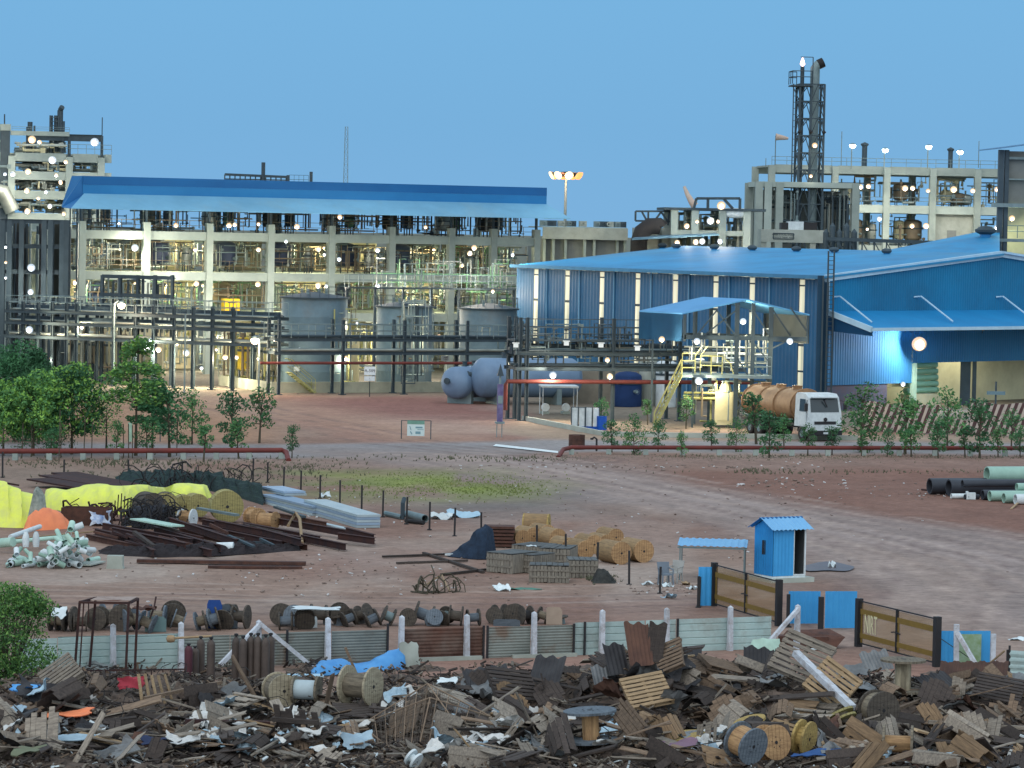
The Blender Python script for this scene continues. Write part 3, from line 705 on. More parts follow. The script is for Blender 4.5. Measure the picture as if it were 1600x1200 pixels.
# ---------------- middle background: plain concrete block and small plant ----------------
MBF = Frame(AT(848, 400, 330), 8)
mxf = lambda px, py=370: MBF.L(px, py)[0]; mzf = lambda px, py: MBF.L(px, py)[1]
t = thing('utility_building', 'plain grey concrete building with a pale parapet between the blue roof and the warehouse', 'building', MBF.w(0), MBF.a)
mb = MB(); mb.b2((0, 0, mzf(900, 374)), (mxf(981), .4, mzf(900, 356))); mb.build('parapet', CONC2, t)
mb = MB(); mb.b2((0, .8, 0), (mxf(981), 10, mzf(900, 374) - .02)); mb.build('wall', GREYW, t)
for px in (852, 866, 885, 915, 930, 966, 978):
    mb = MB(); mb.b2((mxf(px) - .12, .35, 0), (mxf(px) + .12, .78, mzf(900, 374) - .03)); mb.build('rib', CONC, t)
mb = MB(); mb.b2((0, .4, mzf(900, 356)), (mxf(981), 10, mzf(900, 356) + .1)); mb.build('roof', CONC, t)
for i, px in enumerate((853, 865, 882, 893, 898, 914, 937, 947, 954, 968, 977)):
    mb = MB(); w = U(.25, .5); mb.box((0, 0, .3), (w * 2, .6, .55)); mb.lathe([(.2, 0), (.22, .08), (.1, .1)], (0, -.3, .32), (0, -1, 0), 10)
    q = MBF.w(mxf(px), 1.5, mzf(900, 356) + .1); tag(mb.build('roof_unit', [STEEL, DSTEEL, CONC2][i % 3], None, loc=q, rot=(0, 0, MBF.a)), 'small %s roof unit, %s from the left on the plain concrete building' % (['grey', 'dark', 'pale'][i % 3], ORD[i]), 'roof unit', 'units along the utility building roof')
# black elbow duct
mb = MB(); x0, x1 = mxf(981), mxf(1010); zt = mzf(1000, 341); r_ = .75
mb.tube([(x0 + r_, -2, 3), (x0 + r_, -2, zt - 2.2), (x0 + r_ + .3, -2, zt - 1.3), (x0 + r_ + 1, -2, zt - .75), (x0 + r_ + 2, -2, zt - .72), (mxf(1026), -2, zt - .85)], .82, 14)
tag(mb.build('exhaust_duct', BLACKRUB, None, True, loc=MBF.w(0), rot=(0, 0, MBF.a)), 'fat black elbow duct rising at the right end of the plain concrete building', 'duct')
SP = Frame(AT(1045, 400, 330), 4)
sxf = lambda px, py=370: SP.L(px, py)[0]; szf = lambda px, py: SP.L(px, py)[1]
sp = framed('small_plant', 'small open steel and concrete plant with bright lamps behind the warehouse roof', SP, [sxf(1053), sxf(1085), sxf(1128), sxf(1166)], [szf(1100, 398), szf(1100, 364)], 6, cw=.7, bh=.5, ztop=szf(1100, 327), x1=sxf(1172))
mb = MB(); mb.b2((sxf(1036), -.5, szf(1100, 329)), (sxf(1195), 6, szf(1100, 325))); mb.build('roof_slab', DSTEEL, sp)
mb = MB()
for a, b in (((1087, 310), (1155, 310)), ((1105, 310), (1105, 326)), ((1155, 310), (1155, 327)), ((1087, 310), (1083, 326)), ((1130, 311), (1144, 326))): mb.bar((sxf(a[0]), 0, szf(*a)), (sxf(b[0]), 0, szf(*b)), .25)
mb.build('roof_frame', DSTEEL, sp)
mb = MB()
for a, b in (((994, 330), (1048, 330)), ((994, 330), (994, 345)), ((1014, 330), (1014, 352)), ((1047, 330), (1045, 352)), ((1004, 331), (1012, 345)), ((1024, 345), (1034, 331)), ((1034, 331), (1044, 345)), ((994, 345), (1048, 346))): mb.bar((sxf(a[0]), 1, szf(*a)), (sxf(b[0]), 1, szf(*b)), .18)
mb.build('side_truss', DSTEEL, sp)
mb = MB(); mb.b2((sxf(996), 1, 0), (sxf(1031), 5, szf(1010, 356))); mb.b2((sxf(1036), 1, 0), (sxf(1050), 5, szf(1040, 356))); mb.b2((sxf(1060), 3, szf(1100, 395)), (sxf(1085), 3.3, szf(1100, 345))); mb.build('wall_panel', CONC2, sp)
mb = MB(); mb.add([(sxf(982, 380), -3, szf(982, 372)), (sxf(1118), -3, szf(1118, 366)), (sxf(1118), 1, szf(1118, 363)), (sxf(1000), 1, szf(1000, 369))], [(0, 1, 2, 3)]); mb.add([(sxf(982, 380), -3, szf(982, 375)), (sxf(1118), -3, szf(1118, 368)), (sxf(1118), -3, szf(1118, 366)), (sxf(982), -3, szf(982, 372))], [(0, 1, 2, 3)])
mb.build('canopy', mat('dull_blue_canopy', S(80, 115, 140), S(66, 98, 120)), sp)
for i, (a, b, n_) in enumerate(((1055, 1084, 'left'), (1087, 1126, 'middle'), (1130, 1165, 'right'))):
    pipework(SP, sxf(a), sxf(b), .5, 5, szf(1100, 396), szf(1100, 330), 26, 600 + i, 'pale pipes in the %s bay of the small plant behind the warehouse' % n_, [LAG, STEEL, LAG, CREAM], .16)
mb = MB(); q0 = SP.w(sxf(1147), .2, szf(1147, 333)); t = thing('lit_tank', 'brightly lit horizontal drum high in the small plant', 'tank', q0, SP.a)
mb.lathe([(.01, -1.2), (.35, -1.1), (.5, -.9), (.5, .9), (.35, 1.1), (.01, 1.2)], (0, 0, 0), (1, 0, 0), 14); mb.build('shell', WHITE, t, True); mb = MB(); mb.box((-.6, 0, -.6), (.15, .6, .5)); mb.box((.6, 0, -.6), (.15, .6, .5)); mb.build('saddle', DSTEEL, t)
for i, px in enumerate((1076, 1081, 1085)):
    pass
def windsock(px, py, D, L, droop, label, pole_py):
    p = AT(px, py, D); zb_ = AT(px, pole_py, D).z
    t = thing('windsock', label, 'windsock', (p.x, p.y, zb_))
    mb = MB(); mb.tube([(0, 0, 0), (0, 0, p.z - zb_ + .1)], .06, 6); mb.build('pole', STEEL, t)
    mb = MB(); mb.tube([(0, 0, p.z - zb_), (L * .3, 0, p.z - zb_ + droop * .2), (L * .7, 0, p.z - zb_ + droop * .6), (L, 0, p.z - zb_ + droop)], .42, 10, r2=.14, caps=False); mb.build('sock', mat('pale_fabric', S(190, 185, 180), S(200, 160, 130), .9, 0, 2), t, True)
    return t
windsock(1086, 322, 332, -1.1, 1.9, 'pale drooping windsock on the roof of the small plant', 330)
windsock(1212, 214, 380, 1.4, -.15, 'white windsock streaming right beside the lattice tower', 258)
lamps([(1073, 353, 9, 900), (1089, 346, 6), (1110, 345, 12, 1200), (1122, 346, 6), (1127, 321, 14, 2000), (1058, 379, 9, 600), (1087, 378, 9), (1097, 377, 10, 900), (1125, 377, 9, 900)], 'in the small plant behind the warehouse roof', 'lamps of the small plant', 326)

# ---------------- right background plant ----------------
RP = Frame(AT(1205, 300, 400), 6)
rxf = lambda px, py=300: RP.L(px, py)[0]; rzf = lambda px, py: RP.L(px, py)[1]
rxs = [rxf(x) for x in (1205, 1304, 1385, 1457, 1527, 1600)]
rp = framed('process_plant', 'wide pale concrete plant of two open storeys behind the warehouse at right', RP, rxs, [rzf(1400, 390), rzf(1400, 327), rzf(1400, 267)], 11, cw=.75, bh=.95, ztop=rzf(1400, 262))
mb = MB(); railing(mb, [(rxs[0], 0, rzf(1400, 261)), (rxs[-1], 0, rzf(1400, 261))], .95, 1.8, .03); railing(mb, [(rxs[1], 0, rzf(1400, 321)), (rxs[-1], 0, rzf(1400, 321))], .95, 1.6, .03); mb.build('railing', STEEL, rp)
mb = MB(); mb.b2((rxf(1459), .5, rzf(1400, 376)), (rxf(1524), .8, rzf(1400, 333))); mb.build('wall', CONC2, rp)
mb = MB(); mb.b2((rxf(1483), .43, rzf(1490, 372)), (rxf(1497), .49, rzf(1490, 360))); mb.build('window', GREYW, rp)
for i in range(1, 5):
    a, b = rxs[i] + .5, rxs[i + 1] - .5
    pipework(RP, a, b, 1, 8, rzf(1400, 320), rzf(1400, 275), 12, 700 + i, 'pipes on the upper storey of the right plant, %s bay from the left' % ORD[i], [LAG, STEEL, BROWNP, CREAM], .16)
    if i != 3: pipework(RP, a, b, 1, 8, rzf(1400, 385), rzf(1400, 334), 16, 720 + i, 'pipes on the lower storey of the right plant, %s bay from the left' % ORD[i], [LAG, STEEL, BROWNP, CREAM], .16)
for i, (px, h_, r_, m) in enumerate(((1336, 1.8, .5, CREAM), (1416, 2.4, .9, BROWNP), (1488, 1.8, .7, CREAM), (1506, 1.4, 1.0, BROWNP), (1518, 1.3, .8, LAG))):
    vessel(RP.w(rxf(px), 3, rzf(1400, 321)), r_, h_, m, ['cream slim vessel', 'fat brown vessel', 'cream lit vessel', 'squat brown vessel', 'squat silver vessel'][i] + ' on the upper storey of the right plant', 'vessels on the right plant', rz=RP.a)
for i, (px, h_, r_, m) in enumerate(((1345, 3, .9, BROWNP), (1372, 2.6, .5, LAG), (1415, 3, .6, CREAM), (1436, 3, 1.1, BROWNP))):
    vessel(RP.w(rxf(px), 3, rzf(1400, 386)), r_, h_, m, ['brown vessel far left', 'slim silver vessel', 'slim cream vessel', 'large brown vessel'][i] + ' on the lower storey of the right plant', 'vessels on the right plant below', rz=RP.a)
for i, (px, yt, w) in enumerate(((1355, 228, .32), (1490, 236, .28))):
    mb = MB(); mb.tube([(rxf(px), 2, rzf(px, 262)), (rxf(px), 2, rzf(px, yt))], w, 9); mb.lathe([(w, 0), (w * 1.5, .15), (w * 1.5, .3), (.02, .5)], (rxf(px), 2, rzf(px, yt)), n=9)
    tag(mb.build('vent_stack', DSTEEL, None, True, loc=RP.w(0), rot=(0, 0, RP.a)), ['taller black vent stack on the roof of the right plant', 'shorter grey vent stack on the roof of the right plant'][i], 'vent stack')
for i, (px, yt) in enumerate(((1316, 205), (1531, 220), (1198, 247))):
    mb = MB(); mb.tube([(rxf(px), 1, rzf(px, 262)), (rxf(px), 1, rzf(px, yt))], .05, 5); tag(mb.build('lightning_rod', STEEL, None, loc=RP.w(0), rot=(0, 0, RP.a)), 'hair thin rod on the right plant, ' + ['between lattice tower and first roof lamp', 'near the right end', 'left of the windsock'][i], 'rod')
for i, (px, py) in enumerate(((1331, 226), (1382, 233), (1450, 228), (1499, 236))):
    p = AT(px, py, 398); zb_ = AT(px, 264, 398).z; t = thing('roof_street_lamp', 'glowing pole lamp on the right plant roof, %s of four from the left' % ORD[i], 'street lamp', (p.x, p.y, zb_), 0, 'lamps along the right plant roof')
    h_ = p.z - zb_; mb = MB(); mb.tube([(0, 0, 0), (0, 0, h_ - .1), (.12, 0, h_)], .07, 6); mb.build('pole', STEEL, t)
    mb = MB(); mb.lathe([(0, .2), (.3, .12), (.33, 0)], (0.1, -.05, h_), (0, 0, 1), 10); mb.build('housing', STEEL, t, True)
    mb = MB(); mb.lathe([(0, -.45), (.28, -.32), (.38, -.1), (.3, 0)], (.1, -.05, h_), (0, -.3, 1), 12); mb.build('lens', LENSC, t, True)
lamps([(1344, 292, 9, 1500), (1357, 291, 8, 900), (1414, 294, 10, 1500), (1426, 294, 8), (1450, 298, 7), (1490, 296, 11, 1800), (1520, 298, 8, 900), (1558, 296, 9, 900)], 'on the upper storey of the right plant', 'lamps on the upper storey of the right plant', 397)
lamps([(1374, 342, 8, 900), (1355, 358, 5), (1425, 353, 8, 900), (1447, 353, 10, 1200), (1557, 356, 9, 900)], 'on the lower storey of the right plant', 'lamps on the lower storey of the right plant', 397)
# left wing in front, with vertical vessels
LW = Frame(AT(1183, 330, 370), 5)
wx = lambda px, py=330: LW.L(px, py)[0]; wz = lambda px, py: LW.L(px, py)[1]
lw = framed('plant_wing', 'lower concrete wing around the foot of the lattice tower', LW, [wx(1185), wx(1199), wx(1217), wx(1336)], [wz(1260, 395), wz(1260, 289)], 7, cw=.8, bh=.6, ztop=wz(1260, 286), slabs=False)
mb = MB(); mb.b2((wx(1183), -.3, wz(1260, 293)), (wx(1340), 7, wz(1260, 285))); mb.build('roof_slab', CONC, lw)
mb = MB(); mb.b2((wx(1206), 6.3, 0), (wx(1330), 6.6, wz(1260, 291) - .4)); mb.build('back_wall', GREYW, lw)
for i, px in enumerate((1212, 1222, 1232, 1288, 1297, 1307, 1316, 1326)):
    vessel(LW.w(wx(px), 2.5, wz(1260, 380)), .42, 5.2, [LAG, GREYW, STEEL, DSTEEL][i % 4], '%s upright column vessel, %s from the left inside the concrete wing' % (['silver', 'grey', 'dull steel', 'dark'][i % 4], ORD[i]), 'column vessels of the concrete wing', legs=False)
pipework(LW, wx(1285), wx(1332), -.2, 3, wz(1260, 390), wz(1260, 296), 40, 760, 'dark pipes right of the lattice tower foot', [DSTEEL, STEEL, LAG, DSTEEL], .15)
pipework(LW, wx(1203), wx(1245), -.2, 3, wz(1260, 360), wz(1260, 296), 22, 761, 'grey pipes left of the lattice tower foot', [DSTEEL, STEEL, LAG, STEEL], .15)
# sign block
SB = Frame(AT(1189, 380, 340), 3)
bx_ = lambda px, py=375: SB.L(px, py)[0]; bz_ = lambda px, py: SB.L(px, py)[1]
t = thing('sign_block', 'pale concrete block with a framed two line sign below the lattice tower', 'building', SB.w(0), SB.a)
mb = MB(); mb.b2((0, 0, bz_(1240, 379)), (bx_(1288), 3, bz_(1240, 359))); mb.build('parapet', CONC2, t)
mb = MB(); mb.b2((0, .1, 0), (bx_(1198), 3, bz_(1240, 379) - .01)); mb.b2((bx_(1266), .1, 0), (bx_(1275), 3, bz_(1240, 379) - .01)); mb.build('column', CONC2, t)
mb = MB(); mb.b2((bx_(1233), .8, bz_(1240, 359)), (bx_(1257), 2.4, bz_(1240, 346))); mb.build('roof_tank', WHITE, t)
mb = MB(); mb.b2((bx_(1222), .8, bz_(1240, 359)), (bx_(1232), 2.4, bz_(1240, 348))); mb.b2((bx_(1258), .8, bz_(1240, 359)), (bx_(1278), 2.4, bz_(1240, 347))); mb.build('roof_hatch', BSTEEL, t)
cxs = bx_(1224); czs = bz_(1224, 369)
sg = MB(); W_, H_ = 2.0, .55
for q in (-1, 1): sg.b2((cxs - W_ / 2 - .05, -.06, czs + q * H_ / 2 - .04), (cxs + W_ / 2 + .05, -.01, czs + q * H_ / 2 + .04)); sg.b2((cxs + q * W_ / 2 - .04, -.06, czs - H_ / 2 + .05), (cxs + q * W_ / 2 + .04, -.01, czs + H_ / 2 - .05))
sg = sg.build('sign_frame', DSTEEL, t)
text_on('MARK ETFUEL DGSET\nSERVICE TANK AREA', .24, DSTEEL, sg, (cxs, -.03, czs), sp=1.1)
# dark pipe gantry behind the warehouse roof
t = thing('pipe_gantry', 'dark lattice pipe gantry running right behind the warehouse ridge', 'gantry', AT(1290, 385, 335), 0)
k_ = 1 / PPM(335); mb = MB(); mb.bar((0, 0, 12 * k_), (230 * k_, 0, 8 * k_), .35)
for i in range(12): mb.bar((i * 19 * k_, 0, -30 * k_), (i * 19 * k_, 0, 10 * k_), .14); mb.bar((i * 19 * k_, 0, 8 * k_), ((i * 19 + 12) * k_, 0, -12 * k_), .1)
mb.build('truss', DSTEEL, t)
for i, px in enumerate((1290, 1300, 1311, 1322, 1334)):
    mb = MB(); p = AT(px, 395, 336); mb.tube([(0, 0, -2), (0, 0, 2.0 + (i % 2) * .6)], .3, 10); mb.lathe([(.3, 2.0 + (i % 2) * .6), (.05, 2.35 + (i % 2) * .6)], n=10); tag(mb.build('dark_silo', DSTEEL, None, True, loc=p), 'slim dark vertical drum, %s of five beside the sign block' % ORD[i], 'drum', 'slim dark drums behind the warehouse')

# ---------------- lattice tower with two chimneys ----------------
p = AT(1261, 380, 372); zt = ZAT(p, 132); hw = 24 / PPM(372) * .8
t = thing('chimney_tower', 'tall lattice tower carrying two chimneys, the left one tipped by a small flame', 'tower', (p.x, p.y, 0), R(4))
n_ = 15; zb_ = 2.0
for q in ((-hw, -hw), (hw, -hw), (hw, hw), (-hw, hw), (-.1, -hw)):
    mb = MB(); mb.bar((q[0], q[1], 0), (q[0], q[1], zt), .2); mb.build('leg', DSTEEL, t)
mb = MB()
for k in range(n_):
    z0, z1 = zb_ + (zt - zb_) * k / n_, zb_ + (zt - zb_) * (k + 1) / n_; zm = (z0 + z1) / 2
    for (a, b) in (((-hw, -hw), (-.1, -hw)), ((-.1, -hw), (hw, -hw)), ((hw, -hw), (hw, hw)), ((-hw, hw), (hw, hw)), ((-hw, -hw), (-hw, hw))):
        mb.bar((*a, z1), (*b, z1), .11)
        mb.bar((*a, z0), ((a[0] + b[0]) / 2, (a[1] + b[1]) / 2, z1), .09); mb.bar(((a[0] + b[0]) / 2, (a[1] + b[1]) / 2, z1), (*b, z0), .09)
mb.build('bracing', DSTEEL, t)
sc_ = 1 / PPM(372)
mb = MB(); mb.tube([(.45, 0, 1), (.45, 0, zt), (.45, 0, ZAT(p, 106)), (.75, 0, ZAT(p, 101)), (1.0, 0, ZAT(p, 99))], .52, 14); ch = mb.build('chimney', STEEL, t, True)
mb = MB(); mb.tube([(.78, 0, ZAT(p, 102) + .1), (1.35, 0, ZAT(p, 98) + .1)], .54, 12); mb.build('chimney_cap', BLACKRUB, ch, True)
mb = MB(); mb.tube([(-hw + .4, 0, 1), (-hw + .4, 0, ZAT(p, 104))], .22, 10); ch = mb.build('chimney', DSTEEL, t, True)
zf = ZAT(p, 104); mb = MB(); mb.lathe([(.05, 0), (.28, .25), (.2, .55), (.05, .95)], (-hw + .4, 0, zf), n=8); mb.build('flame', FLAME, ch, True)
mb = MB(); mb.b2((-hw - .9, -hw - .3, zt - .25), (0, hw, zt - .1)); railing(mb, [(-.1, -hw, zt), (-hw - .85, -hw, zt), (-hw - .85, hw, zt), (-hw, hw, zt)], 1.4, 1.5, .05); mb.bar((-hw - .8, -hw, zt - .3), (-hw, -hw, zt - 2.0), .1); mb.bar((-hw, -hw, zt + 2.9), (.0, -hw, zt + 2.9), .08); mb.bar((.0, -hw, zt), (.0, -hw, zt + 2.9), .1); mb.build('platform', DSTEEL, t)
mb = MB()
for x in (-hw - .75, -hw - .7): mb.bar((x, -hw, zt * .42), (x, -hw, zt), .07)
for k in range(26): z = zt * .42 + zt * .58 * k / 26; mb.bar((-hw - .75, -hw, z), (-hw - .2, -hw, z), .06)
mb.build('ladder', DSTEEL, t)
for z_, x_ in ((207, hw), (207, -.1), (207, -hw)): 
    mb = MB(); mb.lathe([(.05, -.2), (.25, 0), (.05, .25)], (x_, -hw - .2, ZAT(p, z_)), n=8); mb.build('junction_lamp', BSTEEL, t)
lamps([(1273, 227, 9, 120), (1267, 275, 6, 60)], 'on the lattice chimney tower', 'lamps on the chimney tower', 370)

# ---------------- pale sheet building at the right edge ----------------
EB = Frame(AT(1561, 400, 300), 4)
ex = lambda px, py=300: EB.L(px, py)[0]; ez = lambda px, py: EB.L(px, py)[1]
t = thing('loading_building', 'tall grey sheet and steel building cut by the right edge of the photo', 'building', EB.w(0), EB.a)
mb = MB(); mb.add([(ex(1556), -1.2, ez(1560, 233)), (ex(1680), -1.2, ez(1560, 214)), (ex(1680), 8, ez(1560, 214)), (ex(1556), 8, ez(1560, 233)), (ex(1556), -1.2, ez(1560, 231)), (ex(1680), -1.2, ez(1560, 212)), (ex(1680), 8, ez(1560, 212)), (ex(1556), 8, ez(1560, 231))], [(0, 3, 2, 1), (4, 5, 6, 7), (0, 1, 5, 4), (0, 4, 7, 3), (2, 6, 5, 1), (3, 7, 6, 2)]); mb.build('roof', mat('grey_blue_roof', S(95, 140, 180)), t)
for px, w in ((1563, .45), (1572, .35)):
    mb = MB(); mb.b2((ex(px) - w / 2, -.2, 0), (ex(px) + w / 2, .3, ez(1560, 234))); mb.build('column', DSTEEL, t)
mb = MB(); mb.b2((ex(1574), .4, ez(1580, 318)), (ex(1680), .6, ez(1580, 236))); mb.build('upper_wall', GREYW, t)
mb = MB(); mb.b2((ex(1550), -.6, ez(1580, 324)), (ex(1680), .2, ez(1580, 318))); mb.b2((ex(1572), -.1, ez(1580, 249)), (ex(1680), .3, ez(1580, 245))); mb.b2((ex(1572), -.1, ez(1580, 281)), (ex(1680), .3, ez(1580, 279))); mb.build('beam', STEEL, t)
mb = MB(); mb.b2((ex(1574), 3.4, 0), (ex(1680), 3.6, ez(1580, 318))); mb.build('inner_wall', CREAM, t)
mb = MB(); railing(mb, [(ex(1574), .1, ez(1580, 372)), (ex(1680), .1, ez(1580, 372))], 1.1, 1, .04); mb.b2((ex(1560), -.3, ez(1580, 378)), (ex(1680), .3, ez(1580, 373))); mb.build('walkway', STEEL, t)
lamps([(1581, 341, 10, 1200, 301)], 'in the tall grey building at the right edge', 'lamps of the right edge building', 300, colr_=(.9, .95, .6))
# ---------------- big blue warehouse ----------------
wA = AT(808, 413, 301); wB = AT(1290, 430, 260)
wz_ = (wA.z + wB.z) / 2
wdir = Vector((wB.x - wA.x, wB.y - wA.y, 0)); wL = wdir.length
WL_ = Frame(wA, math.degrees(math.atan2(wdir.y, wdir.x)))
rF = AT(1563, 396, 276)
GV = Frame(wB, math.degrees(math.atan2(rF.y - wB.y, rF.x - wB.x)))
gS = (Vector((rF.x, rF.y, 0)) - Vector((wB.x, wB.y, 0))).length
t = thing('warehouse', 'large bright blue sheet warehouse with a white trimmed gable and lit strip windows', 'warehouse', (0, 0, 0))
Bp = Vector((wB.x, wB.y, 0)); Ap = Vector((wA.x, wA.y, 0)); Fp = Vector((rF.x, rF.y, 0)); gd = (Fp - Bp).normalized(); back = -wdir
Cp = Bp + gd * 2 * gS
zr = rF.z
up = lambda p, z: Vector((p.x, p.y, z))
# roof slopes
mb = MB(); e = .9; out = -Vector((math.cos(WL_.a + math.pi / 2), math.sin(WL_.a + math.pi / 2), 0)) * .6
front = wdir.normalized() * .5
q = [up(Ap + out, wz_ - .1), up(Bp + out + front, wz_ - .1), up(Fp + front, zr), up(Fp + back, zr)]
mb.add(q + [v + Vector((0, 0, -.15)) for v in q], [(0, 1, 2, 3), (7, 6, 5, 4), (0, 4, 5, 1), (1, 5, 6, 2), (3, 7, 4, 0)])
q = [up(Fp + front, zr), up(Cp - out + front, wz_ - .1), up(Cp + back - out, wz_ - .1), up(Fp + back, zr)]
mb.add(q, [(0, 1, 2, 3)]); roof = mb.build('roof', BLUE_ROOF, t)
mb = MB(); mb.bar(up(Ap + out * 1.1, wz_ - .15), up(Bp + out * 1.1 + front, wz_ - .15), .2, .28); mb.build('gutter', mat('gutter_blue_grey', S(70, 130, 170), S(58, 108, 145)), t)
xs_px = [808, 838, 887, 941, 997, 1056, 1119, 1176, 1254, 1290]
sS = [WL_.L(x, 440)[0] for x in xs_px]
n1 = MB(); sk_w = .8
e_ = [sS[0]] + sS[1:-1] + [wL]
for i in range(len(e_) - 1):
    a = e_[i] + (sk_w / 2 if i else 0); b = e_[i + 1] - (sk_w / 2 if i + 1 < len(e_) - 1 else 0)
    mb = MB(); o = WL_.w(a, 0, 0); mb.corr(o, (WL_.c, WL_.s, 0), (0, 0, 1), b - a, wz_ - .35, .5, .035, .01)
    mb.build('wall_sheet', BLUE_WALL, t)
WIN = bpy.data.materials.new('lit_strip_window'); WIN.use_nodes = True
_b = WIN.node_tree.nodes['Principled BSDF']; _b.inputs['Base Color'].default_value = (.6, .58, .42, 1); _b.inputs['Emission Color'].default_value = (1, .95, .68, 1)
_n = WIN.node_tree.nodes.new('ShaderNodeTexNoise'); _n.inputs['Scale'].default_value = .8; _r = WIN.node_tree.nodes.new('ShaderNodeMapRange'); _r.inputs['From Min'].default_value = .35; _r.inputs['From Max'].default_value = .65; _r.inputs['To Min'].default_value = .12; _r.inputs['To Max'].default_value = .62
WIN.node_tree.links.new(_n.outputs['Fac'], _r.inputs['Value']); WIN.node_tree.links.new(_r.outputs[0], _b.inputs['Emission Strength']); WIN.cycles.emission_sampling = 'NONE'
for i, s_ in enumerate(sS[1:-1]):
    mb = MB()
    for z0, z1 in ((.8, 2.9), (3.05, 4.9), (5.1, 7.3), (7.5, wz_ - .9), (wz_ - .8, wz_ - .4)):
        mb.box(WL_.w(s_, .03, (z0 + z1) / 2), (sk_w - .1, .06, z1 - z0), WL_.a)
    mb.build('strip_window', WIN, t)
    mb = MB()
    for z0 in (2.97, 5, 7.4, wz_ - .85, .7): mb.box(WL_.w(s_, .04, z0), (sk_w - .02, .1, .12), WL_.a)
    mb.build('window_bar', DSTEEL, t)
for px in (856, 907, 961, 1019, 1078, 1141, 1204):
    s_ = WL_.L(px, 440)[0]; mb = MB(); mb.tube([WL_.w(s_, -.1, 0), WL_.w(s_, -.1, wz_ - .3)], .07, 6); mb.build('downpipe', mat('pale_blue_downpipe', S(110, 160, 195), S(95, 140, 175)), t)
# gable wall
GF = Frame(Bp, math.degrees(GV.a)); gw = lambda s_, d, z: GF.w(s_, d, z)
gz = lambda px, py: GF.L(px, py)
zc = gz(1400, 485)[1]; zlow = gz(1400, 568)[1]; zl2 = gz(1340, 601)[1]; sOp = gz(1426, 585)[0]
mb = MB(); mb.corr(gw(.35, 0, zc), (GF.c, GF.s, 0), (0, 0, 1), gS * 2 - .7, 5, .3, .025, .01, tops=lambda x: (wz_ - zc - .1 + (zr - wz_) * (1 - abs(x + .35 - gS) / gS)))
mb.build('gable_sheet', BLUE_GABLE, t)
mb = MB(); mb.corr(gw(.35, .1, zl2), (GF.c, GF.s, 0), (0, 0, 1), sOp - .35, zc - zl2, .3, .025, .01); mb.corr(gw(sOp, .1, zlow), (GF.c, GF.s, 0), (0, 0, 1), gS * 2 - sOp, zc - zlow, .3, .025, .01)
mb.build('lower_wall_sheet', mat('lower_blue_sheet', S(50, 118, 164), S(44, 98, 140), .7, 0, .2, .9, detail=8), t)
mb = MB()
for sgn in (0, 1):
    p0 = gw(-.1 if not sgn else gS * 2 + .1, -.12, wz_ - .2); p1 = gw(gS, -.12, zr - .05); mb.bar(p0, p1, .3, .5)
mb.bar(gw(.12, -.1, wz_ - .2), gw(.12, -.1, zc + .2), .35, .35); mb.build('barge_trim', TRIM, t)
mb = MB(); mb.bar(gw(.0, -.05, zc - 1.5), gw(.0, -.05, zl2), .4, .4); mb.build('corner_trim', mat('dull_trim', S(120, 145, 160), S(100, 125, 140)), t)
# canopy
cD = 4.6; zE = AT(1365, 515, gw(0, -cD, 0).y).z
q = [gw(0, 0, zc), gw(gS * 2, 0, zc), gw(gS * 2, -cD, zE), gw(0, -cD, zE)]
mb = MB(); mb.add(q + [v - Vector((0, 0, .08)) for v in q], [(0, 3, 2, 1), (4, 5, 6, 7), (3, 7, 6, 2)]); cano = mb.build('canopy', mat('canopy_blue', S(26, 128, 186), S(28, 110, 164), .55, 0, .3), t)
mb = MB(); mb.bar(gw(0, -cD - .03, zE), gw(gS * 2, -cD - .03, zE), .12, .25); mb.bar(gw(-.05, 0, zc), gw(-.05, -cD, zE), .16, .42); mb.build('canopy_trim', TRIM, cano)
mb = MB(); mb.add([gw(.05, 0, zc - .2), gw(.05, -cD, zE - .15), gw(.05, -cD, zE - .5), gw(.05, 0, zc - 1.5)], [(0, 1, 2, 3), (3, 2, 1, 0)]); mb.build('canopy_cheek', BLUE_WALL, cano)
for px in (1305, 1432, 1560):
    s_ = gz(px, 465)[0]; mb = MB(); zz_ = gz(px, 464)[1]; mb.tube([gw(s_ - .4, -.05, zz_), gw(s_ + .2, -.3, zz_ + .05), gw(s_ + .2, -cD * .75, zE + .5)], .07, 6); mb.build('canopy_stay', TRIM, cano)
mb = MB(); mb.box((gw(4, .3, zl2 / 2)), (8.2, .3, zl2), GF.a); mb.build('plinth_wall', mat('dark_mottled_plinth', S(72, 80, 98), S(90, 76, 82), .9, 0, 1.6, .9), t)
# inside of the bay
for (s0, s1, d, z1, m) in ((sOp + .5, gS * 2, 5.5, zlow + 1.5, CREAM),):
    mb = MB(); mb.box(gw((s0 + s1) / 2, d, z1 / 2), (s1 - s0, .2, z1), GF.a); mb.build('inner_wall', m, t)
for px in (1482, 1532, 1546):
    s_ = gz(px, 590)[0]; mb = MB(); mb.ibeam(gw(s_, 1.5, 0), gw(s_, 1.5, zlow + 1), .3 if px != 1532 else .8, .3, .04); mb.build('inner_post', DSTEEL, t)
mb = MB(); mb.box(gw(sOp + .25, .1, zlow / 2), (.5, .3, zlow), GF.a); mb.build('door_jamb', mat('pale_green_jamb', S(150, 180, 160)), t)
mb = MB(); s_ = gz(1520, 590)[0]; mb.box(gw(s_, 5.3, 1.9), (1.2, .1, 1.6), GF.a); mb.build('inner_window', GREYW, t)
mb = MB(); s_ = gz(1492, 590)[0]; mb.box(gw(s_, 5.2, zlow - .6), (1.7, .15, 2.6), GF.a); mb.build('inner_door', DARKW, t)
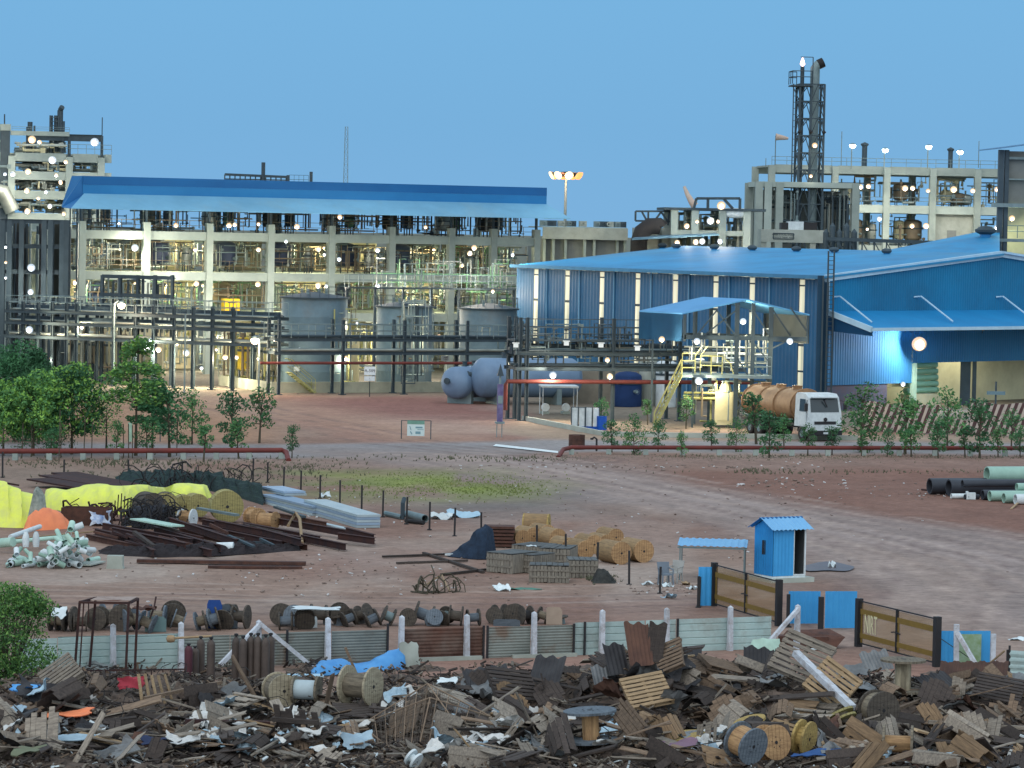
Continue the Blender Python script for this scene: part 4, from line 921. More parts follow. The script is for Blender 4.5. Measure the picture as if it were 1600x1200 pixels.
# rolls of green sheet
s0, s1 = gz(1429, 590)[0], gz(1476, 590)[0]
for k in range(5):
    z0 = gz(1450, 616)[1]; rr = (zlow - z0) / 10
    mb = MB(); c = [gw(s0 + .4, 1.2, z0 + rr * (2 * k + 1)), gw(s1 + .6 - k * .05, 1.2, z0 + rr * (2 * k + 1))]
    mb.tube(c, rr * .98, 14); mb.lathe([(rr * .3, 0), (rr * .3, -.03)], c[0], (-GF.c, -GF.s, 0), 8)
    tag(mb.build('sheet_roll', mat('pale_green_roll', S(120, 165, 145), S(90, 130, 112), .4, 0, .8), None, True), 'pale green roll in the warehouse doorway, ' + ['lowest of five', 'second lowest of five', 'middle one of five', 'second from the top', 'topmost of five'][k], 'roll', 'rolls stacked in the warehouse doorway')
mb = MB(); mb.box(gw((s0 + s1) / 2 + .5, 1.2, z0 / 2), (3.4, 1.4, z0 - .02), GF.a); tag(mb.build('loading_dock', CREAM), 'pale low block under the stack of green rolls', 'platform')
lamp(1436, 537, gw(gz(1436, 540)[0], -3.6, 0).y, 24, 'big dazzling floodlight under the warehouse canopy', LENS, 4200, (.95, .97, 1))
lamp(1536, 514, gw(gz(1536, 514)[0], -3, 0).y, 6, 'small unlit grey fitting under the canopy right of the big floodlight', mat('unlit_glass', S(120, 120, 110)), 0)
lamp(1411, 600, gw(gz(1411, 600)[0], -.3, 0).y, 8, 'small white box lamp left of the warehouse doorway', LENSC, 60)
for i, (px, py) in enumerate(((1448, 600), (1510, 600), (1575, 600))):
    s_ = gz(px, py)[0]; p = gw(s_, 3.2, 4.2); lp_ = PJ(p); lamp(lp_[0], lp_[1], p.y, 5, 'lamp inside the warehouse doorway, ' + ['left', 'middle', 'right'][i], power=[500, 900, 700][i], colr_=(1, .95, .75))
# roof ventilators
rs = [(948, 393), (1000, 395), (1056, 396), (1116, 397), (1176, 400), (1243, 402), (1303, 404), (1385, 403)]
for i, (px, py) in enumerate(rs):
    f = .12; a_ = up(Ap, wz_); 
    # point on the left slope near the ridge
    s_ = WL_.L(px, 400)[0]
    best = None
    for k in range(200):
        u = k / 200; p = up(Ap, 0) + wdir * u; p = p + (Fp - Bp) * .86; p.z = wz_ + (zr - wz_) * .86
        x_, y_ = PJ(p)
        if best is None or abs(x_ - px) < best[0]: best = (abs(x_ - px), p.copy())
    p = best[1]
    tt = thing('roof_ventilator', 'turbine ventilator on the blue warehouse roof, %s of %d from the left' % (ORD[i], len(rs)), 'ventilator', p, 0, 'ventilators along the warehouse ridge')
    tt.scale = (.62, .62, .62)
    mb = MB(); mb.lathe([(.6, -.3), (.42, -.1), (.42, .1)], n=12); mb.build('base', BLUE_MD, tt, True)
    mb = MB(); mb.lathe([(.42, .1), (.62, .2), (.72, .42), (.6, .62), (.3, .75), (.02, .78)], n=16); mb.build('turbine', DSTEEL, tt, True)
# second roof rising behind
rb = AT(1389, 389, 300); t2 = thing('rear_roof', 'higher bright blue roof slope behind the warehouse gable', 'roof', (0, 0, 0))
a = AT(1385, 391, 300); b = AT(1535, 361, 306); c = AT(1562, 363, 300); d = AT(1562, 400, 285); e = AT(1385, 402, 285)
mb = MB(); mb.add([a, b, c, d, e], [(0, 4, 3, 2, 1)]); mb.add([v - Vector((0, 0, .2)) for v in (a, b, c, d, e)], [(0, 1, 2, 3, 4)]); mb.build('slope', BLUE_ROOF, t2)
p = AT(1540, 370, 297); tt = thing('roof_ventilator', 'lone turbine ventilator on the higher blue roof at the right', 'ventilator', p); mb = MB(); mb.lathe([(.9, -.3), (.5, 0), (.5, .2)], n=12); mb.build('base', BLUE_MD, tt, True); mb = MB(); mb.lathe([(.5, .2), (.9, .4), (.95, .6), (.5, .9), (.02, .95)], n=14); mb.build('turbine', DSTEEL, tt, True)
# ladder and dark downpipes at the corner
t = thing('roof_ladder', 'dark caged ladder and pipes at the warehouse corner', 'ladder', (0, 0, 0))
mb = MB(); zt_ = AT(1290, 392, 259).z
for s_ in (-.9, -.35, .35): mb.bar(gw(s_ - .6, -1.0, 0), gw(s_ - .6, -1.0, zt_ if s_ > -.5 else wz_), .12)
for k in range(34): mb.bar(gw(-.95, -1.0, 1 + k * .33), gw(-.25, -1.0, 1 + k * .33), .05)
mb.build('ladder', DSTEEL, t)
mb = MB(); mb.bar(gw(-1.4, -.6, 0), gw(-1.4, -.6, wz_), .35); mb.bar(gw(-.6, -.5, 0), gw(-.6, -.5, wz_ - .5), .5); mb.build('column', mat('dark_blue_steel', S(36, 72, 100), S(30, 60, 84)), t)
# striped barrier
STR = bpy.data.materials.new('maroon_white_stripes'); STR.use_nodes = True
_n = STR.node_tree.nodes; _l = STR.node_tree.links; _b = _n['Principled BSDF']; _b.inputs['Roughness'].default_value = .7
_t = _n.new('ShaderNodeTexCoord'); _mp = _n.new('ShaderNodeMapping'); _mp.inputs['Rotation'].default_value = (0, R(-20), 0)
_w = _n.new('ShaderNodeTexWave'); _w.inputs['Scale'].default_value = .72; _w.inputs['Distortion'].default_value = .5; _w.inputs['Detail Scale'].default_value = 3
_r = _n.new('ShaderNodeValToRGB'); _r.color_ramp.elements[0].position = .5; _r.color_ramp.elements[0].color = (*S(70, 50, 52), 1); _r.color_ramp.elements[1].position = .6; _r.color_ramp.elements[1].color = (*S(165, 160, 155), 1)
_l.new(_t.outputs['Object'], _mp.inputs[0]); _l.new(_mp.outputs[0], _w.inputs['Vector']); _l.new(_w.outputs['Fac'], _r.inputs[0]); _l.new(_r.outputs[0], _b.inputs['Base Color'])
pA, pB = G(1345, 674), G(1620, 684)
SF = Frame(pA, math.degrees(math.atan2(pB.y - pA.y, pB.x - pA.x)))
for nm, a, b, yt in (('long maroon and white striped barrier right of the tanker', 1345, 1467, 630), ('low striped barrier between the two taller ones', 1468, 1515, 655), ('maroon and white striped barrier at the right edge', 1516, 1625, 630)):
    s0, s1 = SF.L(a, 680)[0], SF.L(b, 680)[0]; zt_ = SF.L((a + min(b, 1600)) / 2, yt)[1]
    tt = thing('striped_barrier', nm, 'barrier', SF.w(s0), SF.a, 'striped barriers')
    mb = MB(); mb.corr((0, 0, .05), (1, 0, 0), (0, 0, 1), s1 - s0, zt_, .9, .12, .02, tops=lambda x: zt_ - .05 + .08 * math.sin(x * 2.3)); mb.build('panel', STR, tt)
    mb = MB(); mb.bar((0, .2, zt_ * .3), (s1 - s0, .2, zt_ * .3), .05); mb.bar((0, .2, zt_ * .8), (s1 - s0, .2, zt_ * .8), .05)
    for k in range(int((s1 - s0) / 1.5) + 1): mb.bar((k * 1.5, .25, 0), (k * 1.5, .25, zt_), .06)
    mb.build('frame', DSTEEL, tt)
p = G(1505, 668); t = thing('name_board', 'small blue grey board on a post behind the striped barriers', 'sign', (*AT(1556, 614, 240).xy, 0)); z_ = AT(1556, 614, 240).z
mb = MB(); mb.bar((0, 0, 0), (0, 0, z_ + .8), .12); mb.build('post', DSTEEL, t); mb = MB(); mb.box((0, -.1, z_), (1.3, .06, .25)); mb.build('board', mat('board_blue_grey', S(100, 130, 145)), t)

PK = .9
# ---------------- storage tanks ----------------
def storage_tank(px0, px1, pyt, D, label):
    p = AT((px0 + px1) / 2, 600, D); r = (px1 - px0) / 2 / PPM(D); zt = AT((px0 + px1) / 2, pyt, D - r).z
    t = thing('storage_tank', label, 'storage tank', (p.x, p.y, 0), R(20))
    mb = MB(); H = zt; prof = [(r + .15, 0), (r + .15, .15), (r, .15)]
    for k in range(1, 6): prof += [(r, H * k / 5.0 - .03), (r + .012, H * k / 5.0 - .02), (r, H * k / 5.0)]
    mb.lathe(prof, n=48); mb.build('shell', TANKG, t, True)
    mb = MB(); mb.lathe([(r + .18, H - .02), (r + .2, H + .1), (r * .6, H + .32), (.02, H + .55)], n=40); mb.build('roof', DSTEEL, t, True)
    mb = MB(); n_ = 22
    pts = [(math.cos(2 * math.pi * k / n_) * (r + .05), math.sin(2 * math.pi * k / n_) * (r + .05), H + .08) for k in range(n_ + 1)]
    railing(mb, pts, .9, 3, .018); mb.build('railing', DSTEEL, t)
    mb = MB()
    for a_ in (1.0, 2.2, 4.0, 5.2): mb.tube([(math.cos(a_) * r * .5, math.sin(a_) * r * .5, H + .2), (math.cos(a_) * r * .5, math.sin(a_) * r * .5, H + .8)], .12, 8)
    mb.build('nozzle', STEEL, t)
    mb = MB(); n_ = 40
    for k in range(n_):
        a0 = R(20) + R(110) * k / n_; z = H * k / n_ + .2; mb.box((math.cos(a0) * (r + .4), math.sin(a0) * (r + .4), z), (.7, .3, .04), a0)
    for rr in (r + .75,):
        mb.tube([(math.cos(R(20) + R(110) * k / 12) * rr, math.sin(R(20) + R(110) * k / 12) * rr, H * k / 12 + 1.1) for k in range(13)], .03, 5)
    mb.build('spiral_stair', STEEL, t)
    return t, r, H
T1 = storage_tank(438, 541, 467, 282, 'tallest and leftmost grey storage tank behind the pipe rack')
T2 = storage_tank(587, 674, 481, 290, 'middle grey storage tank behind the pipe rack')
T3 = storage_tank(716, 806, 484, 296, 'rightmost grey storage tank next to the blue warehouse')
DK = Frame(G(424, 614), 25.6)
t = thing('containment_wall', 'low white containment wall in front of the storage tanks', 'wall', DK.w(0), DK.a)
mb = MB(); s1 = DK.L(700, 605)[0]; zt_ = DK.L(500, 597)[1]; mb.b2((0, 0, 0), (s1, .25, zt_)); mb.b2((0, .25, 0), (.25, 12, zt_)); mb.build('wall', mat('white_render', S(185, 190, 172), S(140, 148, 138), .9, 0, .5, .9), t)
mb = MB(); sA, sB = DK.L(448, 575)[0], DK.L(486, 610)[0]
for k in range(9): f = k / 8; mb.box((sA + (sB - sA) * f, -.5, zt_ + .8 - (zt_ + .7) * f), (.3, .8, .05))
for d in (-.9, -.1): mb.tube([(sA - .2, d, zt_ + 1.9), (sA, d, zt_ + 1.9), (sB, d, 1.1), (sB, d, .1)], .03, 5); mb.tube([(sA, d, zt_ + 1.3), (sB, d, .6)], .025, 5); mb.bar((sA, d, zt_ + .8), (sB, d, .05), .05, .15)
mb.build('steps', YELR, t)
for i, (px0, px1, y0, y1, D, tx, nm) in enumerate(((569, 587, 573, 586, 270, 'A-509', 'white sign with a dark mark and letters above the containment wall'), (569, 586, 588, 595, 270, '1', 'smaller white sign hanging under the lettered one'), (689, 702, 556, 564, 280, 'TANK\nT-503', 'small pale sign on the middle tank'), (459, 468, 573, 580, 279, '', 'tiny white plate on the leftmost tank'))):
    a, b = AT(px0, y1, D), AT(px1, y0, D); w, h = b.x - a.x, b.z - a.z
    tt = thing('sign_plate', nm, 'sign', ((a.x + b.x) / 2, D, a.z)); mb = MB(); mb.b2((-w / 2, 0, 0), (w / 2, .04, h)); mb.build('plate', WHITE, tt)
    if tx: text_on(tx, h * (.4 if '\n' in tx else .5), BSTEEL, tt, (0, -.01, h / 2))
    mb = MB(); mb.bar((0, .08, -a.z), (0, .08, h), .05); mb.build('post', DSTEEL, tt)
pipework(DK, DK.L(545, 560)[0], DK.L(586, 560)[0], 3, 8, .4, 7, 30, 800, 'yellow lit pipes and valves between the first and second tanks', [YELR, BROWNP, LAG, STEEL], .1)
pipework(DK, DK.L(676, 560)[0], DK.L(714, 560)[0], 4, 9, .4, 7.5, 30, 801, 'pipes and valves between the second and third tanks', [STEEL, BROWNP, LAG, DSTEEL], .1)
pipework(DK, DK.L(590, 450, 22)[0], DK.L(800, 450, 22)[0], 20, 24, 7.6, 10.8, 60, 802, 'thicket of grey green pipes and rails above the tanks', [GREENP, STEEL, LAG, GREYW], .07)
t = thing('access_platform', 'grey access platform with rails running between the tank tops', 'platform', DK.w(0), DK.a)
mb = MB(); sa, sb_ = DK.L(545, 470, 20)[0], DK.L(806, 470, 20)[0]; zp = 8.2; mb.b2((sa, 20, zp - .15), (sb_, 21, zp)); mb.build('deck', DSTEEL, t)
mb = MB(); railing(mb, [(sa, 20, zp), (sb_, 20, zp)], 1.1, 1.3, .035); railing(mb, [(sa, 21, zp), (sb_, 21, zp)], 1.1, 1.3, .035); mb.build('railing', STEEL, t)
for k in range(7):
    x = sa + (sb_ - sa) * k / 6; mb = MB(); mb.bar((x, 20.5, 0), (x, 20.5, zp - .16), .2); mb.build('leg', DSTEEL, t)
lamps([(541, 560, 9, 500, 281), (558, 505, 5, 250, 283), (673, 527, 7, 300, 286), (686, 525, 6, 200, 286), (430, 530, 8, 500, 274), (404, 560, 6, 250, 272), (468, 545, 4, 0, 275)], 'around the storage tanks', 'lamps around the storage tanks', 280, colr_=(1, .9, .62))

# ---------------- horizontal vessels ----------------
def bullet(p, r, L, ang, label):
    t = thing('horizontal_vessel', label, 'pressure vessel', (p.x, p.y, 0), ang)
    z = p.z; mb = MB()
    mb.lathe([(.01, -.5 * r), (r * .35, -.46 * r), (r * .7, -.33 * r), (r * .92, -.14 * r), (r, 0), (r, L), (r * .92, L + .14 * r), (r * .7, L + .33 * r), (.01, L + .5 * r)], (0, 0, z), (1, 0, 0), 30); mb.build('shell', VESSEL, t, True)
    mb = MB(); mb.lathe([(r * .16, 0), (r * .16, r * .25), (r * .2, r * .25), (r * .2, r * .32), (.01, r * .33)], (-.35 * r, r * .25, z + r * .12), (-1, 0, 0), 12)
    for k in (.25, .5, .75): mb.lathe([(.18, 0), (.18, .35), (.24, .36), (.24, .44), (.01, .45)], (L * k, 0, z + r * .97), n=10)
    mb.build('nozzle', DSTEEL, t, True)
    for k in (.15, .8):
        mb = MB(); mb.b2((L * k - .2, -r * .85, 0), (L * k + .2, r * .85, z - r * .45)); mb.build('saddle', STEEL, t)
    return t
bullet(AT(711, 598, 262), 25 / PPM(262), 6, R(62), 'smaller blue grey vessel with its round end facing forward')
bullet(AT(752, 590, 262), 31 / PPM(262), 7.5, R(22), 'larger blue grey horizontal vessel lying right of the smaller one')

# ---------------- pipe racks ----------------
def rack(fr, s0, s1, label, cols, zdecks, depth, ztop, rails=True, pipes=8, seed=1, name='pipe_rack', zrail=None, mats=None):
    rg = random.Random(seed)
    t = thing(name, label, 'pipe rack', fr.w(0), fr.a)
    for s_ in cols:
        for d in (0, depth):
            mb = MB(); mb.ibeam((s_, d, 0), (s_, d, ztop), .22, .24, .03, up=(1, 0, 0)); mb.box((s_, d, .03), (.5, .5, .06)); mb.build('column', DSTEEL, t)
        mb = MB()
        for z in zdecks: mb.bar((s_, .12, z), (s_, depth - .12, z), .18, .22)
        mb.build('cross_beam', DSTEEL, t)
    for z in zdecks:
        for d in (0, depth):
            mb = MB(); mb.ibeam((s0, d - .13 if d == 0 else d + .13, z), (s1, d - .13 if d == 0 else d + .13, z), .18, .26, .02); mb.build('long_beam', DSTEEL, t)
    if rails:
        mb = MB(); railing(mb, [(s0, 0, zrail or zdecks[-1] + .2), (s1, 0, zrail or zdecks[-1] + .2)], 1.15, 1.5, .03); railing(mb, [(s0, depth, zrail or zdecks[-1] + .2), (s1, depth, zrail or zdecks[-1] + .2)], 1.15, 1.5, .03); mb.build('railing', STEEL, t)
    for z in zdecks[1:] if seed != 5 else ():
        mb = MB(); mb.b2((s0 + .1, depth * .5, z - .1), (s1 - .1, depth * .5 + .5, z + .55)); mb.build('cable_tray', mat('cable_tray', S(58, 76, 88), S(40, 56, 68), .8, 0, 3, 1), t)
    i = 0
    for z in zdecks:
        for k in range(pipes):
            r = rg.uniform(.05, .13); d = .35 + (depth - .7) * k / max(1, pipes - 1); mb = MB()
            a = s0 + rg.uniform(0, .2); b = s1 - rg.uniform(0, .2); pts = [(a, d, z + .15 + r), (b, d, z + .15 + r)]
            if rg.random() < .5:
                m_ = rg.uniform(a + 1, b - 1); pts = [(a, d, z + .15 + r), (m_, d, z + .15 + r), (m_, d, z + 1.0), (m_ + .7, d, z + 1.0), (m_ + .7, d, z + .15 + r), (b, d, z + .15 + r)]
            mb.tube(pts, r, 7); mt = (mats or [LAG, STEEL, DSTEEL, GREYW, DSTEEL])[(i) % (5 if not mats else len(mats))]
            mb.build('pipe', mt, t, True); i += 1
    return t
HR = Frame(G(436, 617), 25.6)
hx = lambda px, py=540: HR.L(px, py)[0]; hz = lambda px, py: HR.L(px, py)[1]
rack(HR, hx(428), hx(822), 'pipe rack crossing in front of the grey storage tanks', [hx(436), hx(536), hx(632), hx(730), hx(815)], [hz(536, 552), hz(536, 531)], 2.2, hz(536, 500), True, 4, 5, zrail=hz(536, 530))
mb = MB(); mb.tube([HR.w(hx(404), -.35, hz(536, 567)), HR.w(hx(738), -.35, hz(536, 567))], .12, 10)
tag(mb.build('fire_main', REDPIPE, None, True), 'long dark red pipe clamped below the rack in front of the tanks', 'pipe')
mb = MB(); s_ = hx(624); zz0 = hz(630, 571); mb.tube([HR.w(s_, -.5, zz0), HR.w(s_, -.5, .9), HR.w(s_ + 1.2, -.5, .9), HR.w(s_ + 1.2, -.5, 1.6)], .05, 7); mb.lathe([(.16, -.04), (.16, .04)], HR.w(s_ + 1.3, -.5, 1.75), (0, 1, 0), 12)
tag(mb.build('hydrant_branch', DSTEEL, None, True), 'thin dark branch pipe with a hand wheel beside the third rack column', 'pipe')
# left rack
LR0, LR1 = AT(8, 480, 286), AT(425, 545, 274)
LRF = Frame((LR0.x, LR0.y), math.degrees(math.atan2(LR1.y - LR0.y, LR1.x - LR0.x)))
lx = lambda px, py=500: LRF.L(px, py)[0]; lz = lambda px, py: LRF.L(px, py)[1]
rack(LRF, 0, lx(420), 'long dark pipe rack stretching from the left edge to the tanks', [lx(x) for x in (12, 36, 60, 82, 104, 120, 178, 212, 240, 272, 302, 332, 365)], [lz(200, 532), lz(200, 510), lz(200, 492)], 3, lz(200, 476), True, 5, 6, zrail=lz(200, 489))
t = thing('rack_tower', 'dark double height rack section rising behind the long rack', 'pipe rack', LRF.w(0, 3.5), LRF.a)
for px in (122, 150, 178, 205, 232):
    mb = MB(); mb.ibeam((lx(px), 0, 0), (lx(px), 0, lz(px, 430)), .25, .25, .03); mb.build('column', DSTEEL, t)
mb = MB()
for py in (433, 462, 480): mb.bar((lx(122), 0, lz(170, py)), (lx(232), 0, lz(170, py)), .2, .3)
mb.build('long_beam', DSTEEL, t)
for i in range(14):
    mb = MB(); px = 126 + i * 7.8; mb.tube([(lx(px), .5, lz(170, 520)), (lx(px), .5, lz(170, 434 + (i * 7) % 12)), (lx(px), 1.6, lz(170, 434 + (i * 7) % 12))], [.07, .12, .09][i % 3], 7); mb.build('riser', [STEEL, DSTEEL, LAG][i % 3], t, True)
pipework(LRF, lx(10), lx(130), 5, 11, .3, 5, 50, 810, 'pale lit pipes on the ground behind the left end of the rack', [LAG, CREAM, BROWNP, LAG], .14, .8)
pipework(LRF, lx(260), lx(420), 6, 12, .3, 5, 60, 811, 'yellowish lit pipes on the ground behind the right end of the rack', [YELR, CREAM, LAG, BROWNP], .12, .8)
mb = MB(); mb.b2((lx(5), 12, 0), (lx(130), 12.2, 4.5)); mb.b2((lx(280), 14, 0), (lx(425), 14.2, 4.2)); tag(mb.build('screen_wall', WARMW, None, loc=LRF.w(0), rot=(0, 0, LRF.a)), 'pale lit wall glimpsed behind the left pipe rack', 'wall')
for i, px in enumerate((30, 55, 70, 90, 300, 325, 342, 380)):
    vessel(LRF.w(lx(px), 8, 0), .5, 4, [CREAM, LAG, BROWNP, LAG, YEL, LAG, CREAM, YELR][i], '%s upright drum behind the left pipe rack, %s from the left' % (['cream', 'silver', 'brown', 'silver', 'yellow', 'silver', 'cream', 'pale yellow'][i], ORD[i]), 'drums behind the left rack', cat='drum', name='upright_drum')
lamps([(46, 515, 12, 1200, 283), (128, 511, 7, 400, 283), (209, 540, 5, 0, 280), (229, 541, 16, 1200, 279), (248, 546, 10, 700, 279), (277, 537, 6, 250, 279), (291, 551, 11, 800, 278), (338, 546, 5, 0, 278), (352, 558, 9, 700, 278), (370, 558, 7, 400, 278), (235, 531, 6, 0, 279), (80, 560, 5, 600, 284), (315, 575, 6, 500, 280)], 'under the left pipe rack', 'lamps under the left pipe rack', 280, colr_=(1, .88, .62))
def pole_lamp(px, pyb, pyl, dx, dia, label, lensm, power, c_):
    b = G(px, pyb); zt = ZAT(b, pyl); k_ = 1 / PPM(b.y)
    t = thing('street_lamp', label, 'street lamp', b); mb = MB(); mb.tube([(0, 0, 0), (0, 0, zt + .1), (dx * k_ * .6, 0, zt + .35)], .07, 8); mb.build('pole', STEEL, t, True)
    r = dia * k_ / 2; mb = MB(); mb.lathe([(.02, .3), (r * .7, .2), (r * .8, 0)], (dx * k_, 0, zt + .05), n=12); mb.build('hood', STEEL, t, True)
    mb = MB(); mb.lathe([(.01, -r * 1.2), (r * .6, -r), (r, -r * .2), (r * .75, .05)], (dx * k_, 0, zt + .05), n=16); mb.build('lens', lensm, t, True)
    ld = bpy.data.lights.new('lamp_light', 'POINT'); ld.energy = power; ld.color = c_; ld.shadow_soft_size = .16
    lo = bpy.data.objects.new('lamp_light', ld); col.objects.link(lo); lo.parent = t; lo.location = (dx * k_, -.6, zt - r * 1.4)
pole_lamp(177, 604, 476, 11, 13, 'warm glowing lamp on a tall pale pole among the left trees', LENSW, 700, (1, .75, .5))
pole_lamp(404, 618, 531, -7, 14, 'warm glowing lamp on a pole where the racks meet', LENSW, 600, (1, .75, .5))
mb = MB(); mb.tube([(0, 0, 0), (0, 0, ZAT(G(288, 615), 490))], .07, 7); tag(mb.build('pole', STEEL, None, True, loc=G(288, 615)), 'thin bare grey pole between the two warm street lamps', 'pole')
# right rack
RR = Frame(G(822, 658), 18)
qx = lambda px, py=575: RR.L(px, py)[0]; qz = lambda px, py: RR.L(px, py)[1]
rack(RR, qx(806), qx(1165), 'pipe rack running right from the vessels to the loading shed', [qx(812), qx(823), qx(958), qx(1062)], [qz(960, 577), qz(960, 553)], 2.6, qz(900, 497), False, 5, 9, mats=[DSTEEL, STEEL, DSTEEL, GREYW, LAG])
t = thing('upper_walkway', 'upper walkway with thin rails and small pipes above the right rack', 'walkway', RR.w(0), RR.a)
mb = MB(); mb.b2((qx(806), .3, qz(900, 534)), (qx(1000), 2.2, qz(900, 531))); mb.build('deck', DSTEEL, t)
mb = MB(); railing(mb, [(qx(806), 0, qz(900, 531)), (qx(1005), 0, qz(900, 531))], 1.45, 1.4, .03, (1, .6, .3)); mb.build('railing', DSTEEL, t)
pipework(RR, qx(806), qx(1060), .3, 2.4, qz(900, 572), qz(900, 506), 70, 820, 'dense dark pipes and valves woven through the right rack', [DSTEEL, STEEL, DSTEEL, GREYW], .07)
mb = MB(); mb.tube([RR.w(qx(788), -.4, .8), RR.w(qx(788), -.4, qz(900, 596) - .2), RR.w(qx(790), -.4, qz(900, 596)), RR.w(qx(1170), -.4, qz(900, 596))], .15, 10); tag(mb.build('fire_main', REDPIPE, None, True), 'thick red pipe under the right rack that turns down at its left end', 'pipe')
lamps([(864, 586, 12, 800, 240), (953, 588, 10, 500, 238), (949, 562, 8, 250, 238), (1034, 530, 10, 500, 236)], 'on the right pipe rack', 'lamps on the right rack', 238, colr_=(1, .85, .65))
for i, px in enumerate((803, 838, 876, 925)):
    p = AT(px if i else 806, 540, 239); mb = MB(); mb.box((0, 0, 0), (.35, .25, .25)); mb.box((0, 0, .18), (.5, .3, .06)); tag(mb.build('light_box', emit('dim_box_glow', (.9, .97, .95), .8), None, loc=AT([806, 885, 939, 996][i], [540, 537, 540, 545][i], 239)), 'small pale box light on the right rack, %s of four' % ORD[i], 'light box', 'box lights on the right rack')
# stuff beneath the right rack
mb = MB(); p = G(990, 640); 
for i, (px, r, h, m, nm) in enumerate(((1012, .7, 4.2, CONC2, 'pale tall round column tank under the right rack'), (980, 1.1, 2.4, mat('dark_blue_paint', S(26, 52, 96)), 'dark blue tank under the right rack'), (1040, .8, 3.4, WHITE, 'white tank behind the stairs under the right rack'))):
    vessel(G(px, 634 + i), r, h, m, nm, legs=False, cat='tank', name='upright_tank')
mb = MB(); mb.box((0, 0, 1.6), (8, .2, 3.2)); tag(mb.build('block_wall', mat('block_wall', S(130, 128, 118), S(105, 102, 96)), None, loc=G(925, 630), rot=(0, 0, R(10))), 'dull block wall behind the white roofed pump shelter', 'wall')
def post_shelter(p, w, d, h, ang, label, roofm, postm, slope=.15, corr=True):
    t = thing('shelter', label, 'shelter', p, ang)
    mb = MB()
    if corr: mb.corr((-w / 2, -d / 2, h), (1, 0, 0), (0, d, slope), w, math.hypot(d, slope), .25, .03, .01)
    else: mb.box((0, 0, h), (w, d, .1))
    mb.build('roof', roofm, t)
    for sx_ in (-1, 1):
        for sy_ in (-1, 1):
            mb = MB(); mb.tube([(sx_ * (w / 2 - .1), sy_ * (d / 2 - .1), 0), (sx_ * (w / 2 - .1), sy_ * (d / 2 - .1), h)], .03, 6); mb.build('leg', postm, t)
    mb = MB()
    for sy_ in (-1, 1): mb.bar((-w / 2, sy_ * (d / 2 - .1), h - .06), (w / 2, sy_ * (d / 2 - .1), h - .06), .06)
    mb.build('roof_beam', postm, t)
    return t
post_shelter(G(872, 648), 2.7, 2.6, ZAT(G(872, 648), 603), R(5), 'white flat roofed pump shelter under the red pipe', WHITE, WHITE, corr=False)
for i, px in enumerate((852, 884)):
    t = thing('pump', 'small white pump under the shelter, ' + ['left', 'right'][i], 'pump', G(px, 647), .2, 'pumps under the shelter'); mb = MB(); mb.lathe([(.01, -.1), (.3, -.08), (.3, .1), (.01, .12)], (0, 0, .5), (0, 1, 0), 14); mb.build('casing', WHITE, t, True)
    mb = MB(); mb.lathe([(.16, 0), (.16, .6)], (0, .1, .5), (0, 1, 0), 10); mb.build('motor', STEEL, t, True); mb = MB(); mb.box((0, .2, .1), (.5, .9, .2)); mb.build('base', CONC, t)
KF = Frame(G(818, 657), 0); a, b, c = G(818, 657), G(945, 682), G(1340, 688)
t = thing('kerb_wall', 'low pale kerb wall edging the loading yard', 'kerb'); mb = MB()
for p, q in ((a, b), (b, c)): mb.bar(up(p, .15), up(q, .15), .25, .35)
mb.build('kerb', CONC2, t)
# tote boards and barrel
BLUEP = mat('blue_plastic', S(20, 80, 175), S(18, 66, 150), .4, 0, 1)
for i, px in enumerate((904, 926)):
    t = thing('pallet_tank', 'white pallet tank in a dark blue cage, ' + ['left of two', 'right of two beside the blue barrel'][i], 'pallet tank', G(px, 671), R(-6), 'pallet tanks by the kerb')
    mb = MB()
    for k in (-1, 1): mb.box((k * .24, 0, .85), (.38, .8, 1.25))
    mb.build('bottle', WHITE, t)
    mb = MB()
    for x in (-.46, 0, .46): mb.bar((x, -.42, .15), (x, -.42, 1.55), .06)
    mb.bar((-.46, -.42, 1.52), (.46, -.42, 1.52), .05); mb.build('cage', DSTEEL, t); mb = MB(); mb.box((0, 0, .12), (1, .9, .2)); mb.build('pallet', BLUEP, t)
def barrel(p, r, h, m, label, **k):
    t = thing('barrel', label, 'barrel', p, 0, **k); mb = MB(); mb.lathe([(.01, 0), (r, 0), (r, h * .32), (r * 1.04, h * .335), (r, h * .35), (r, h * .65), (r * 1.04, h * .665), (r, h * .68), (r, h), (r * .93, h), (r * .93, h - .02), (.01, h - .02)], n=20); mb.build('body', m, t, True)
    mb = MB(); mb.lathe([(.05, h - .02), (.05, h + .02), (.01, h + .02)], (r * .5, 0, 0), n=8); mb.build('bung', BSTEEL, t); return t
barrel(G(940, 672), .34, .95, BLUEP, 'blue plastic barrel beside the white pallet tanks')
barrel(G(901, 702), .5, .9, RUST, 'rusty maroon barrel beside the road in front of the kerb')
mb = MB(); mb.tube([(0, 0, 0), (0, 0, .75), (-.15, 0, .85), (-.3, 0, .75)], .06, 8); mb.lathe([(.1, 0), (.1, .1)], (-.3, 0, .7), n=10); tag(mb.build('standpipe', BSTEEL, None, True, loc=G(932, 705)), 'small dark bent standpipe beside the rusty barrel', 'pipe')
